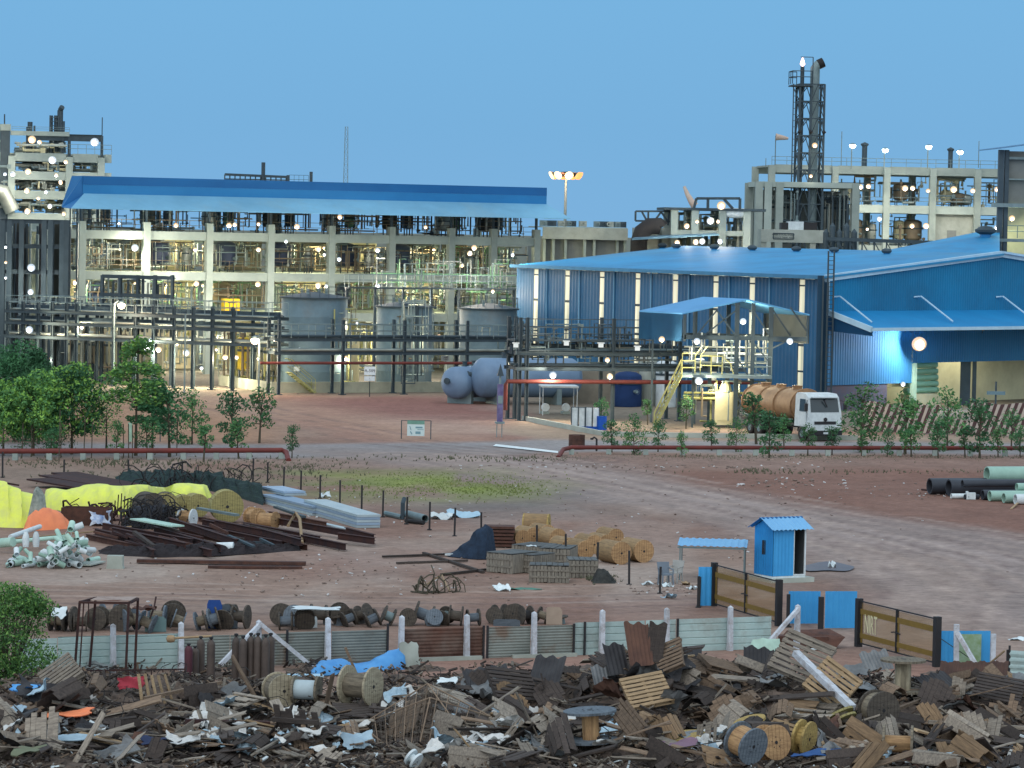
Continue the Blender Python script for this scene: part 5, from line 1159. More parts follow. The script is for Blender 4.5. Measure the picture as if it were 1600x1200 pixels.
# sign tower and notice board
b = G(780, 684); k_ = 1 / PPM(b.y); t = thing('banner_tower', 'slim purple tower with a dark pointed top by the vessels', 'banner', b, R(6))
mb = MB(); mb.b2((-4 * k_, -.2, 22 * k_), (4.5 * k_, .2, 84 * k_)); mb.build('column', mat('purple_banner', S(90, 80, 125), S(120, 120, 160), .8, 0, 3, .9), t)
mb = MB(); mb.add([(-5 * k_, -.25, 97 * k_), (5 * k_, -.25, 97 * k_), (5 * k_, .25, 97 * k_), (-5 * k_, .25, 97 * k_), (0, 0, 116 * k_)], [(0, 3, 2, 1), (0, 1, 4), (1, 2, 4), (2, 3, 4), (3, 0, 4)]); mb.build('point', DSTEEL, t)
mb = MB(); mb.bar((0, 0, 84 * k_), (0, 0, 98 * k_), .12); mb.bar((-4 * k_, 0, 0), (-4 * k_, 0, 22 * k_), .05); mb.bar((4 * k_, 0, 0), (4 * k_, 0, 22 * k_), .05); mb.box((0, -.1, 24 * k_), (14 * k_, .7, .12)); mb.box((0, -.22, 60 * k_), (.3, .05, .5)); mb.build('frame', STEEL, t)
b = G(649, 686); t = thing('notice_board', 'white notice board with a green heading between two thin posts', 'notice board', b); k_ = 1 / PPM(b.y)
for x in (-22, 24): 
    mb = MB(); mb.bar((x * k_, 0, 0), (x * k_, 0, 29 * k_), .06); mb.build('post', DSTEEL, t)
mb = MB(); mb.bar((-22 * k_, 0, 29 * k_), (24 * k_, 0, 29 * k_), .04); mb.build('rail', DSTEEL, t)
mb = MB(); mb.b2((-13 * k_, -.04, 5 * k_), (14 * k_, 0, 23 * k_)); bd = mb.build('board', mat('notice_white', S(190, 215, 220), S(175, 200, 208), .6), t)
mb = MB(); mb.b2((-13 * k_, -.045, 23 * k_ + .01), (14 * k_, 0, 29 * k_)); mb.build('heading', mat('notice_green', S(110, 155, 145)), t)
mb = MB(); mb.b2((0, -.05, 17 * k_), (11 * k_, -.042, 19.5 * k_)); mb.b2((3 * k_, -.05, 14.5 * k_), (12.5 * k_, -.042, 15.4 * k_)); mb.b2((0, -.05, 8 * k_), (8 * k_, -.042, 12 * k_)); mb.bar((-8 * k_, -.046, 12 * k_), (-5.5 * k_, -.046, 7.5 * k_), .07, .008, up=(0, 1, 0)); mb.bar((-9 * k_, -.046, 20 * k_), (-7 * k_, -.046, 14 * k_), .05, .008, up=(0, 1, 0)); mb.build('print', mat('notice_print', S(110, 150, 165)), bd)

# ---------------- loading shed ----------------
P0, P1, P2 = AT(1066, 489, 236), AT(1168, 467, 236), AT(1265, 491, 236)
bk = Vector((-.5, .866, 0)) * 5.6
t = thing('loading_shed', 'blue roofed steel loading shed with braced dark legs beside the tanker', 'shed', (0, 0, 0))
mb = MB(); mb.add([P0, P1, P1 + bk, P0 + bk] + [v - Vector((0, 0, .1)) for v in (P0, P1, P1 + bk, P0 + bk)], [(0, 1, 2, 3), (7, 6, 5, 4), (0, 4, 5, 1), (3, 7, 4, 0)]); mb.add([P1, P2, P2 + bk, P1 + bk] + [v - Vector((0, 0, .1)) for v in (P1, P2, P2 + bk, P1 + bk)], [(0, 1, 2, 3), (7, 6, 5, 4), (0, 4, 5, 1), (1, 5, 6, 2)])
mb.build('roof', mat('mid_blue_shed_roof', S(84, 146, 196), S(70, 128, 176), .55, 0, .5), t)
zpan = AT(1040, 533, 236).z
mb = MB(); d_ = P0 + bk; mb.add([up(P0, zpan), up(P0 + bk, zpan), up(P0 + bk, P0.z - .1), up(P0, P0.z - .1)], [(0, 1, 2, 3), (3, 2, 1, 0)]); mb.build('side_sheet', BLUE_WALL, t)
mb = MB(); mb.add([up(P2, zpan), up(P2 + bk, zpan), up(P2 + bk, P2.z - .1), up(P2, P2.z - .1)], [(0, 1, 2, 3), (3, 2, 1, 0)]); mb.build('side_sheet', GREYW, t)
px_legs = (1085, 1152, 1177, 1205)
sx2 = lambda px: AT(px, 500, 236).x
for px, w in ((1070, .2), (1085, .14), (1152, .3), (1177, .26), (1205, .3), (1262, .14)):
    x = sx2(px); zt_ = P0.z + (P1.z - P0.z) * max(0, 1 - abs(x - P1.x) / (P1.x - P0.x)) - .15
    for j, off in enumerate((Vector((0, 0, 0)), bk * .95)):
        if px in (1070, 1262): z0 = zpan
        else: z0 = 0
        mb = MB(); mb.bar(Vector((x, 236, z0)) + off, Vector((x, 236, zt_)) + off, w, w); mb.build('leg', DSTEEL, t)
mb = MB(); z3 = AT(1150, 528, 236).z
mb.bar((sx2(1070), 236, z3), (sx2(1262), 236, z3), .2, .3); mb.bar(Vector((sx2(1070), 236, z3)) + bk, Vector((sx2(1262), 236, z3)) + bk, .2, .3)
mb.bar((sx2(1070), 236, z3 - .0), Vector((sx2(1070), 236, z3)) + bk, .15)
for a_, b_ in (((1085, 528), (1120, 485)), ((1120, 485), (1152, 528)), ((1150, 485), (1095, 528)), ((1177, 485), (1205, 528)), ((1205, 480), (1235, 525)), ((1235, 480), (1262, 520)), ((1152, 560), (1177, 600)), ((1177, 535), (1205, 570)), ((1205, 545), (1235, 530)), ((1152, 620), (1177, 665)), ((1177, 600), (1152, 640)), ((1205, 600), (1180, 575))):
    mb.bar(AT(*a_, 235.9), AT(*b_, 235.9), .1)
mb.build('bracing', DSTEEL, t)
zp = AT(1150, 585, 236).z
PS = lambda px: AT(px, 585, 235).x
mb = MB(); mb.b2((PS(1064), 234.2, zp - .2), (PS(1205), 238, zp)); mb.build('platform', STEEL, t)
mb = MB(); railing(mb, [(PS(1065), 234.3, zp), (PS(1085), 234.3, zp)], 1.45, .9, .035, (1, .66, .33)); railing(mb, [(PS(1093), 234.3, zp), (PS(1127), 234.3, zp)], 1.3, .8, .035, (1, .5)); mb.tube([(PS(1127), 234.3, zp + 1.3), (PS(1140), 234.3, zp + .8), (PS(1145), 234.3, zp + .1)], .035, 6)
for q in (PS(1085), PS(1093)): mb.tube([(q, 234.3, zp + 1.3), (q + .5, 234.3, zp + 2)], .035, 6)
mb.build('railing', YELR, t)
mb = MB(); railing(mb, [(PS(1127), 237.9, zp), (PS(1205), 237.9, zp)], 1.3, 1, .03, (1, .66, .33)); railing(mb, [(PS(1180), 234.3, zp), (PS(1204), 234.3, zp)], 1.3, 1, .03, (1, .5)); mb.build('rear_railing', STEEL, t)
st = thing('access_stair', 'pale yellow railed stair descending left from the shed platform', 'stair', (0, 0, 0))
s0, s1 = Vector((PS(1064), 234.5, zp)), G(1022, 668); mb = MB()
for k in range(13): mb.box(s0.lerp(s1, (k + .5) / 13) + Vector((0, 0, 0)), (.3, .9, .04))
mb.build('treads', STEEL, st); mb = MB()
for d in (-.45, .45):
    o = Vector((0, d, 0)); mb.bar(s0 + o, s1 + o, .05, .2); mb.tube([s0 + o + Vector((0, 0, 1)), s1 + o + Vector((0, 0, 1)), s1 + o], .035, 6); mb.tube([s0 + o + Vector((0, 0, .5)), s1 + o + Vector((0, 0, .5))], .025, 6)
    for k in range(5): q = s0.lerp(s1, k / 4) + o; mb.bar(q, q + Vector((0, 0, 1)), .04)
mb.build('railing', YELR, st)
mb = MB(); mb.box((0, 0, 1.35), (1.4, .8, 2.3)); mb.box((0, -.42, 1.4), (1.1, .04, 1.8)); mb.lathe([(.5, 2.5), (.35, 3), (.1, 3.3)], n=12); tag(mb.build('metering_cabinet', CREAM, None, loc=G(1132, 668)), 'pale metering cabinet with a domed top under the shed platform', 'cabinet')
pipework(Frame((sx2(1072), 235.5), 0), 0, sx2(1205) - sx2(1072), .3, 4, zp + .1, P0.z - 1, 26, 840, 'white lit loading pipes and arms inside the shed', [LAG, WHITE, LAG, STEEL], .1)
pipework(Frame((sx2(1072), 235.5), 0), 0, sx2(1205) - sx2(1072), .3, 4, .2, zp - .4, 30, 841, 'yellowish pipes under the shed platform', [YELR, LAG, BROWNP, STEEL], .09)
lamps([(1089, 533, 11, 500, 234.5), (1161, 502, 11, 700, 236.5), (1234, 533, 11, 500, 234.5), (1092, 595, 13, 700, 234), (1118, 600, 5, 300, 236)], 'around the blue roofed loading shed', 'lamps of the loading shed', 236, colr_=(1, .88, .62))

# ---------------- tanker truck ----------------
def truck():
    p = G(1288, 690); t = thing('tanker_truck', 'tanker truck with a white cab and a dusty orange brown tank', 'truck', p, R(-66))
    W = 2.45
    mb = MB()  # cab shell, x forward
    prof = [(-1.9, .95), (-1.9, 3.0), (-1.7, 3.14), (-.55, 3.1), (-.22, 2.85), (0.0, 1.85), (.05, 1.2), (.05, .55), (-.35, .55), (-.4, .95)]
    n_ = len(prof); ins_ = .06
    A_ = [(x, -W / 2 + (.08 if z > 2 else 0), z) for x, z in prof]; B_ = [(x, W / 2 - (.08 if z > 2 else 0), z) for x, z in prof]
    mb.add(A_ + B_, [tuple(range(n_)), tuple(range(2 * n_ - 1, n_ - 1, -1))] + [(i + n_, (i + 1) % n_ + n_, (i + 1) % n_, i) for i in range(n_)])
    cab = mb.build('cab', WHITE, t)
    gl = mat('dark_glass', (.03, .045, .05), (.02, .03, .035), .08, 0, 1, spec=.6)
    mb = MB(); mb.add([(.012, -1.05, 1.92), (.012, 1.05, 1.92), (-.2, 1.02, 2.82), (-.2, -1.02, 2.82)], [(0, 1, 2, 3)]); mb.build('windscreen', gl, cab)
    for s_ in (-1, 1):
        mb = MB(); y = s_ * (W / 2 + .004); q = [(-.35, y, 1.95), (-1.25, y, 1.95), (-1.25, y * .965, 2.75), (-.52, y * .965, 2.75)]; mb.add(q if s_ > 0 else q[::-1], [(0, 1, 2, 3)]); mb.build('side_window', gl, cab)
        mb = MB(); mb.b2((-1.35, s_ * W / 2, 1.0), (-.3, s_ * (W / 2 + .025), 1.9)); d = mb.build('door', WHITE, cab); 
        mb = MB(); mb.tube([(-.25, s_ * 1.2, 2.7), (.1, s_ * 1.42, 2.6), (.1, s_ * 1.42, 1.9)], .025, 6); mb.box((.08, s_ * 1.45, 2.25), (.08, .22, .5)); mb.build('mirror', BSTEEL, cab)
        mb = MB(); mb.box((.07, s_ * .92, .85), (.06, .36, .2)); mb.build('headlight', LAG, cab)
    mb = MB(); mb.b2((.05, -.8, 1.12), (.075, .8, 1.32)); mb.lathe([(.13, 0), (.13, .04), (.01, .05)], (.075, 0, 1.45), (1, 0, 0), 12); mb.build('grille', BSTEEL, cab)
    mb = MB(); mb.b2((.03, -W / 2, .42), (.16, W / 2, .72)); mb.build('bumper', BSTEEL, cab)
    mb = MB(); mb.b2((.165, -.18, .5), (.17, .18, .62)); mb.build('number_plate', WHITE, cab)
    mb = MB(); mb.b2((-.28, -.95, 2.86), (.12, .95, 2.93)); mb.build('sun_visor', WHITE, cab)
    mb = MB(); mb.bar((.02, -.1, 2.7), (.02, .15, 2.25), .06); mb.box((-.02, .1, 2.82), (.08, .15, .15)); mb.build('wiper', BSTEEL, cab)
    mb = MB(); mb.b2((-9.6, -.45, .75), (-.4, -.3, 1.0)); mb.b2((-9.6, .3, .75), (-.4, .45, 1.0)); mb.b2((-9.6, -1.1, .95), (-2.1, 1.1, 1.1)); mb.build('chassis', BSTEEL, t)
    tk = mat('dusty_orange_tank', S(160, 128, 94), S(112, 88, 66), .6, .1, .5, .9, rust=(S(92, 74, 60), .5))
    n_ = 28; L0, L1 = -9.5, -2.25; mb = MB(); vv = []; rings = [(L0 - .18, .6), (L0 - .1, .9), (L0, 1), (L1, 1), (L1 + .1, .9), (L1 + .18, .6)]
    for x, f in rings:
        for k in range(n_):
            a_ = 2 * math.pi * k / n_; vv.append((x, math.cos(a_) * 1.2 * f, 2.2 + math.sin(a_) * 1.08 * f))
    ff = [(i * n_ + k, i * n_ + (k + 1) % n_, (i + 1) * n_ + (k + 1) % n_, (i + 1) * n_ + k) for i in range(5) for k in range(n_)]
    ff += [tuple(range(n_))[::-1], tuple(range(5 * n_, 6 * n_))]; mb.add(vv, ff); tank = mb.build('tank', tk, t, True)
    for x in (-8.2, -6, -3.8):
        mb = MB(); mb.lathe([(.32, 0), (.32, .18), (.36, .18), (.36, .24), (.01, .26)], (x, 0, 3.24), n=14); mb.build('manhole', tk, tank)
    for x in (-9.3, -7.1, -4.9, -2.5):
        mb = MB(); mb.tube([(x, math.cos(a_) * 1.23, 2.2 + math.sin(a_) * 1.11) for a_ in np.linspace(0, 2 * math.pi, 25)], .05, 6, caps=False); mb.build('band', tk, tank)
    mb = MB(); mb.b2((-9.3, -1.22, 1.3), (-2.4, -1.05, 1.36)); mb.b2((-9.3, 1.05, 1.3), (-2.4, 1.22, 1.36)); mb.build('side_step', STEEL, t)
    for x in (-.95, -6.9, -8.2):
        for s_ in (-1, 1):
            for dd in ((0,) if x > -2 else (0, .3)):
                y = s_ * (W / 2 - .16 - dd); mb = MB(); mb.lathe([(.28, -.13), (.45, -.14), (.51, -.1), (.52, 0), (.51, .1), (.45, .14), (.28, .13)], (x, y, .52), (0, 1, 0), 22); wh = mb.build('wheel', BLACKRUB, t, True)
                mb = MB(); mb.lathe([(.29, .1 * s_), (.26, .04 * s_), (.1, .02 * s_), (.09, .1 * s_), (.01, .1 * s_)], (x, y, .52), (0, 1, 0), 16); mb.build('rim', STEEL, wh, True)
    for s_ in (-1, 1):
        mb = MB(); mb.tube([(-.95 + math.cos(a_) * .62, s_ * (W / 2 - .1), .55 + math.sin(a_) * .62) for a_ in np.linspace(.2, math.pi - .1, 9)], .05, 5); mb.build('mudguard', BSTEEL, t)
    return t
truck()
# fire pipes along the road
mb = MB(); a, b = G(1625, 714), G(872, 716); mb.tube([up(a, .55), up(G(893, 712), .5), up(G(880, 713), .42), up(b, .05)], .13, 10)
t = thing('fire_main', 'long red pipe beside the road at right, bending down at its left end', 'pipe'); mb.build('pipe', REDPIPE, t, True)
for i in range(14): q = up(a, .18).lerp(up(G(893, 712), .18), i / 13); mb = MB(); mb.box(q, (.3, .3, .44)); mb.build('support', CONC, t)
mb = MB(); a, b = G(-30, 719), G(440, 717); mb.tube([up(a, .5), up(b, .5), up(G(447, 718), .42), up(G(451, 721), .05)], .15, 10)
t = thing('fire_main', 'long red pipe beside the road at left, ending by the black posts', 'pipe'); mb.build('pipe', REDPIPE, t, True)
for i in range(10): q = up(a, .18).lerp(up(b, .18), i / 9); mb = MB(); mb.box(q, (.3, .3, .38)); mb.build('support', CONC, t)
# ---------------- vegetation ----------------
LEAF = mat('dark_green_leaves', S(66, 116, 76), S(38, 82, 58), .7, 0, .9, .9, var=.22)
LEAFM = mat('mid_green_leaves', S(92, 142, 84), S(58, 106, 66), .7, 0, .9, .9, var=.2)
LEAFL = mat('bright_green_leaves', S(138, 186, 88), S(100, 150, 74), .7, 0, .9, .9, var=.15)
LEAFB = mat('near_bush_leaves', S(84, 128, 70), S(44, 84, 50), .7, 0, 2.2, 1.0, var=.1)
BARK = mat('grey_brown_bark', S(78, 76, 64), S(56, 54, 48), .9, 0, 5, .8, .3)
def leaves(mb, c, rad, n, sz, rg, flat=1.0, droop=0):
    for _ in range(n):
        # spread through the volume with the outer shell denser
        u = Vector((rg.gauss(0, 1), rg.gauss(0, 1), rg.gauss(0, 1)))
        if u.length < .01: continue
        u.normalize(); u *= rg.uniform(.35, 1.08) ** .7
        p = Vector(c) + Vector((u.x * rad[0], u.y * rad[1], u.z * rad[2]))
        a = Vector((rg.gauss(0, 1), rg.gauss(0, 1), rg.gauss(0, 1) * flat)).normalized(); b = a.cross(Vector((rg.gauss(0, 1), rg.gauss(0, 1), rg.gauss(0, 1)))).normalized()
        s_ = sz * rg.uniform(.6, 1.4); a *= s_; b *= s_ * .5
        mb.k = 0 if rg.random() < .78 - .5 * max(0, u.z) else 1  # lighter leaf colour likelier toward the top, painting light from above
        mb.add([p - a, p + b * .9, p + a, p - b * .9], [(0, 1, 2, 3)])
def tree(name, label, p, H, W, kind, seed, group=None, trunkH=None, mats=None, n=None, lean=0.0, cat='tree'):
    rg = random.Random(seed); t = thing(name, label, cat, p, rg.uniform(0, 6), group)
    tr = MB(); cr = MB(); th = trunkH if trunkH is not None else H * .35
    mats = mats or [LEAF, LEAFM]
    top = Vector((lean * H, 0, H * .85)); tr.tube([(0, 0, -.1), (lean * H * .3, 0, th), top], lambda f: max(.012, (.035 + H * .012) * (1 - f * .8)), 7)
    sz = .07 if H < 3.5 else .11
    if kind == 'layer':
        for L in range(4):
            z = H * (.46 + .15 * L + rg.uniform(-.04, .04)); rr = W / 2 * (1 - L * .17) * rg.uniform(.8, 1.1)
            for k in range(7):
                a = k * .9 + L * 1.3; e = Vector((math.cos(a) * rr * rg.uniform(.7, 1), math.sin(a) * rr * rg.uniform(.7, 1), z + rg.uniform(-.35, .5)))
                tr.tube([(0, 0, z - .2), e * .5 + Vector((0, 0, z * .5 - .05)), e], .03, 5, r2=.012)
                leaves(cr, e * .8 + Vector((0, 0, z * .2)), (rr * .4, rr * .4, H * .065), (n or 90), sz, rg, .4)
    else:
        nc = 16 if H > 3.5 else 9
        for k in range(nc):
            f = (k + .5) / nc; z = th + (H - th) * (f ** .8)
            rr = W / 2 * math.sin(math.pi * min(.93, .18 + f * .78)) ** .7
            a = k * 2.4 + rg.uniform(-.5, .5); e = Vector((math.cos(a) * rr * .62 + lean * z, math.sin(a) * rr * .62, z - rg.uniform(0, .1) * H))
            tr.tube([(lean * z * .8, 0, z * .72), (e.x * .6, e.y * .6, e.z * .92), e], .02 + H * .004, 5, r2=.008)
            cs_ = rg.uniform(.24, .42) * W * (.8 if H < 3.5 else .62)
            leaves(cr, e, (cs_, cs_, cs_ * .75), int((n or (70 if H < 3.5 else 260)) * 1.25), sz, rg)
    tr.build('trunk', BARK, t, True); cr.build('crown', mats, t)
    return t
T = []
def plant(px, py, ytop, wpx, label, kind='round', seed=1, group=None, th=.3, **k):
    p = G(px, py); kk = 1 / PPM(p.y); H = (py - ytop) * kk; return tree(k.pop('name', 'tree'), label, p, H, wpx * kk, kind, seed, group, H * th, **k)
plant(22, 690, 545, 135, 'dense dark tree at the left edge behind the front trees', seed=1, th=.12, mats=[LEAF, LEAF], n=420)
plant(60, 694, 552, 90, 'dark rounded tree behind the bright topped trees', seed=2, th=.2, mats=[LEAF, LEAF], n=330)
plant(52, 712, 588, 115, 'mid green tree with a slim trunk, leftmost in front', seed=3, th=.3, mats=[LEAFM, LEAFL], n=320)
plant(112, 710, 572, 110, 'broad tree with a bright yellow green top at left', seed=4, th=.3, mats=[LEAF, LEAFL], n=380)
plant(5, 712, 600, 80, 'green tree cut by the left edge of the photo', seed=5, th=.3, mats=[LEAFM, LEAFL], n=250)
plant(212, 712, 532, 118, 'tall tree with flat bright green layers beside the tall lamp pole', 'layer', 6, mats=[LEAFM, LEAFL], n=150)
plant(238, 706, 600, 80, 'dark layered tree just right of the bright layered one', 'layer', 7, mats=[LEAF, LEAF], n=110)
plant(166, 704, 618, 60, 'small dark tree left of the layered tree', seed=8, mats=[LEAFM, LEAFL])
plant(35, 704, 640, 100, 'low dark shrub under the trees at left', seed=9, th=.02, mats=[LEAF, LEAF], name='shrub', cat='shrub')
plant(88, 706, 655, 70, 'low dark shrub right of the other one under the left trees', seed=10, th=.02, mats=[LEAF, LEAF], name='shrub', cat='shrub')
SAPL = [(180, 716, 655, 42), (230, 716, 650, 40), (265, 714, 600, 44), (300, 694, 612, 52), (318, 722, 660, 42), (362, 702, 610, 52), (373, 716, 650, 40), (405, 692, 603, 36), (456, 716, 662, 44), (80, 716, 668, 30)]
SAPR = [(938, 668, 622, 34), (956, 708, 655, 34), (990, 712, 650, 42), (1012, 664, 622, 46), (1028, 706, 655, 46), (1066, 716, 672, 30), (1072, 670, 618, 50), (1112, 704, 655, 46), (1150, 706, 655, 42), (1182, 694, 610, 62), (1202, 718, 640, 58), (1225, 700, 645, 46), (1262, 712, 662, 36), (1300, 712, 665, 30), (1345, 706, 603, 48), (1346, 714, 670, 40), (1386, 716, 668, 42), (1414, 710, 610, 46), (1424, 716, 662, 40), (1466, 718, 655, 50), (1480, 704, 610, 50), (1508, 716, 668, 34), (1531, 718, 622, 44), (1560, 716, 665, 40), (1580, 704, 640, 60), (1594, 716, 672, 30)]
protos = []
for k in range(6):
    pr = tree('sapling', 'x', (0, 0, -50), 2.4, [1.5, 1.1, 1.3, 1.0, 1.6, 1.2][k], 'round', 40 + k, None, [.7, .5, .3, .9, .15, .5][k], [[LEAF, LEAFM], [LEAFM, LEAF], [LEAF, LEAF]][k % 3], n=[75, 60, 85, 55, 95, 70][k], lean=[.05, -.08, .02, .1, 0, -.04][k], cat='sapling')
    protos.append(pr)
for lst, side in ((SAPL, 'left'), (SAPR, 'right')):
    lst = sorted(lst); nn_ = len(lst)
    for i, (px, py, yt, w) in enumerate(lst):
        p = G(px, py); H = (py - yt) / PPM(p.y)
        o = ORD[i] + ' from the left' if i < 13 or side == 'left' else ORD[nn_ - 1 - i] + ' from the right'
        q = protos[(i * 5 + (side == 'left') * 2) % 6]; s_ = H / 2.4
        c = copy_tree(q, p, (0, 0, U(0, 6)), '%s sapling by the %s road, %s' % ('bushy' if w / (py - yt) > .8 else 'slender', side, o), (s_ * U(.9, 1.15), s_ * U(.9, 1.15), s_), group='saplings planted along the %s road' % side)
for pr in protos:
    for ch in list(pr.children): bpy.data.objects.remove(ch)
    bpy.data.objects.remove(pr)
# near bush at the lower left
p = G(12, 1085); rg = random.Random(5); t = thing('bush', 'large leafy green bush in the lower left corner', 'bush', p); cr = MB(); tr = MB(); kk = 1 / PPM(p.y)
for k in range(74):
    a = rg.uniform(0, 6.28); f = rg.random(); z = (rg.uniform(8, 165)) * kk; rr = 76 * kk * math.sqrt(max(.05, 1 - ((z / kk - 82) / 98) ** 2)) * rg.uniform(.3, .9)
    e = Vector((math.cos(a) * rr, math.sin(a) * rr, z)); leaves(cr, e, (.42, .42, .34), 190, .05, rg); 
    if k % 2: tr.tube([(0, 0, 0), e * .5 + Vector((0, 0, .1)), e], .035, 5, r2=.01)
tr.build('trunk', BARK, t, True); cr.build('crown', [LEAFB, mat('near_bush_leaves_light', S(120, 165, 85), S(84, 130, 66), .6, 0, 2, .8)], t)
# stakes, bare poles among the left trees
for i, (px, py, yt) in enumerate(((4, 715, 668), (34, 716, 660), (49, 714, 662), (95, 716, 662), (131, 716, 650), (143, 716, 660), (193, 716, 662), (201, 716, 662), (207, 716, 664), (276, 712, 640), (92, 725, 640))):
    p = G(px, py); mb = MB(); mb.tube([(0, 0, 0), (U(-.05, .05), 0, (py - yt) / PPM(p.y))], .03, 5)
    tag(mb.build('sapling_stake', BARK, None, loc=p), 'thin bare stake among the left trees, %s from the left' % ORD[sorted([4, 34, 49, 95, 131, 143, 193, 201, 207, 276, 92]).index(px)], 'stake', 'stakes among the left trees')
for i, (px, py, y0, y1, nm) in enumerate(((250, 690, 604, 622, 'small pale sign board seen between the left trees'), (203, 694, 660, 690, 'narrow white marker between the left trees'))):
    p = G(px, py); kk = 1 / PPM(p.y); t = thing('sign_board', nm, 'sign', p); mb = MB(); w = 20 if i == 0 else 6
    mb.b2((-w / 2 * kk, -.03, (py - y1) * kk), (w / 2 * kk, 0, (py - y0) * kk)); mb.build('board', mat('pale_green_board', S(160, 195, 175)), t); mb = MB(); mb.bar((0, .05, 0), (0, .05, (py - y0) * kk), .06); mb.build('post', DSTEEL, t)
# grass and weeds: uncountable tufts
def tufts(name, label, spots, m, sz):
    mb = MB(); rg = random.Random(9)
    for (px, py, rx, ry, n_) in spots:
        for _ in range(n_):
            q = G(px + rg.gauss(0, rx / 2), py + rg.gauss(0, ry / 2))
            for _ in range(3):
                a = rg.uniform(0, 6.28); h = sz * rg.uniform(.5, 1.6); mb.add([q + Vector((math.cos(a) * .04, math.sin(a) * .04, -.02)), q - Vector((math.cos(a) * .04, math.sin(a) * .04, .02)), q + Vector((rg.gauss(0, h * .4), rg.gauss(0, h * .4), h))], [(0, 1, 2)])
    return tag(mb.build(name, m), label, 'grass', kind='stuff')
tufts('grass', 'sparse yellow green grass on the patch beyond the black posts', [(700, 758, 150, 18, 1100), (590, 760, 90, 22, 160), (800, 765, 50, 12, 120)], mat('thin_grass', S(116, 130, 78), S(98, 112, 72), .9, 0, .3), .06)
tufts('weeds', 'dull weeds growing along the road pipes and heaps', [(1200, 717, 600, 5, 1500), (200, 724, 330, 8, 500), (470, 732, 80, 8, 160), (940, 905, 22, 6, 120), (300, 745, 250, 10, 300), (1400, 738, 300, 4, 140), (1180, 736, 40, 3, 60)], mat('dull_weed', S(96, 102, 84), S(80, 86, 74), .9, 0, .5), .12)

# ---------------- yard helpers ----------------
def wood(name, c, c2, bands=9.0, ang=0):
    if name in _m: return _m[name]
    m = mat(name, c, c2, .9, 0, 3, .9, .4, 14, stretch=(1, 1, 5) if not ang else (5, 5, 1))
    n, l = m.node_tree.nodes, m.node_tree.links; b = n['Principled BSDF']; src = b.inputs['Base Color'].links[0].from_socket
    t = n.new('ShaderNodeTexCoord'); w = n.new('ShaderNodeTexWave'); w.bands_direction = 'Y' if not ang else 'X'; w.inputs['Scale'].default_value = bands / 6.28 * 2; w.inputs['Distortion'].default_value = .3
    l.new(t.outputs['Object'], w.inputs['Vector']); r = n.new('ShaderNodeMapRange'); r.inputs['From Min'].default_value = .02; r.inputs['From Max'].default_value = .12; r.inputs['To Min'].default_value = .62
    l.new(w.outputs['Fac'], r.inputs['Value']); mm_ = n.new('ShaderNodeMixRGB'); mm_.blend_type = 'MULTIPLY'; mm_.inputs['Fac'].default_value = 1
    l.new(src, mm_.inputs['Color1']); l.new(r.outputs[0], mm_.inputs['Color2']); l.new(mm_.outputs[0], b.inputs['Base Color'])
    return m
W_TAN = wood('tan_drum_wood', S(176, 146, 108), S(134, 108, 82)); W_OLV = wood('olive_drum_wood', S(158, 154, 104), S(122, 118, 84)); W_GRY = wood('grey_drum_wood', S(128, 122, 108), S(88, 84, 76))
W_DRK = wood('dark_drum_wood', S(88, 84, 78), S(60, 58, 56)); W_YEL = wood('yellow_drum_wood', S(178, 158, 100), S(140, 122, 80)); W_PAL = wood('pale_drum_wood', S(170, 165, 145), S(130, 124, 108)); W_BLG = wood('blue_grey_drum', S(105, 118, 130), S(80, 92, 104))
PLK = [mat('grey_plank', S(146, 140, 130), S(94, 90, 86), .92, 0, 4, .9, .3, stretch=(1, 6, 6), var=.3), mat('brown_plank', S(128, 112, 96), S(84, 74, 66), .92, 0, 4, .9, .3, stretch=(1, 6, 6), var=.3), mat('dark_plank', S(74, 68, 65), S(50, 47, 47), .92, 0, 4, .9, .3, stretch=(1, 6, 6), var=.3), mat('pale_plank', S(165, 145, 116), S(120, 104, 84), .92, 0, 4, .8, .2, stretch=(1, 6, 6), var=.2)]
def reel(label, p, r, w, fm, cm, rot=(0, 0, 0), cr=.55, group=None, hub=True, sag=True, lag=False):
    """cable drum, axis along local x, resting on z=0 when rot has no tilt"""
    t = thing('cable_drum', label, 'cable drum', p, 0, group, rot=rot); c = (0, 0, 0); n = 28
    off = Vector((0, 0, r)) if abs(rot[1]) < .8 else Vector((0, 0, 0))
    if abs(rot[1]) >= .8: off = Vector((0, 0, 0))
    for s_ in (-1, 1):
        mb = MB(); x = s_ * w / 2; mb.lathe([(r * .09, x - .03), (r, x - .03), (r, x + .03), (r * .09, x + .03), (r * .09, x - .03)], off, (1, 0, 0), n); f = mb.build('flange', fm, t)
        if hub:
            mb = MB(); xx = s_ * (w / 2 + .034); ax = (s_, 0, 0)
            mb.lathe([(.001, 0), (r * .1, 0), (r * .1, .004), (.001, .004)], off + Vector((xx, 0, 0)), ax, 10)
            for k in range(5):
                a = k * 1.2566 + .4; mb.lathe([(.001, 0), (r * .035, 0), (r * .035, .004), (.001, .004)], off + Vector((xx, math.cos(a) * r * .3, math.sin(a) * r * .3)), ax, 6)
            mb.build('hub_plate', BSTEEL, f)
    mb = MB(); k_ = r * (.985 if lag else cr); mb.lathe([(k_, -w / 2 + .03), (k_, w / 2 - .03)], off, (1, 0, 0), n); mb.build('barrel', cm, t, not lag)
    return t
def box_on(p, sx_, sy_, sz_, m, name, label, cat, rz=0, group=None):
    mb = MB(); mb.box((0, 0, sz_ / 2), (sx_, sy_, sz_)); return tag(mb.build(name, m, None, loc=p, rot=(0, 0, rz)), label, cat, group)
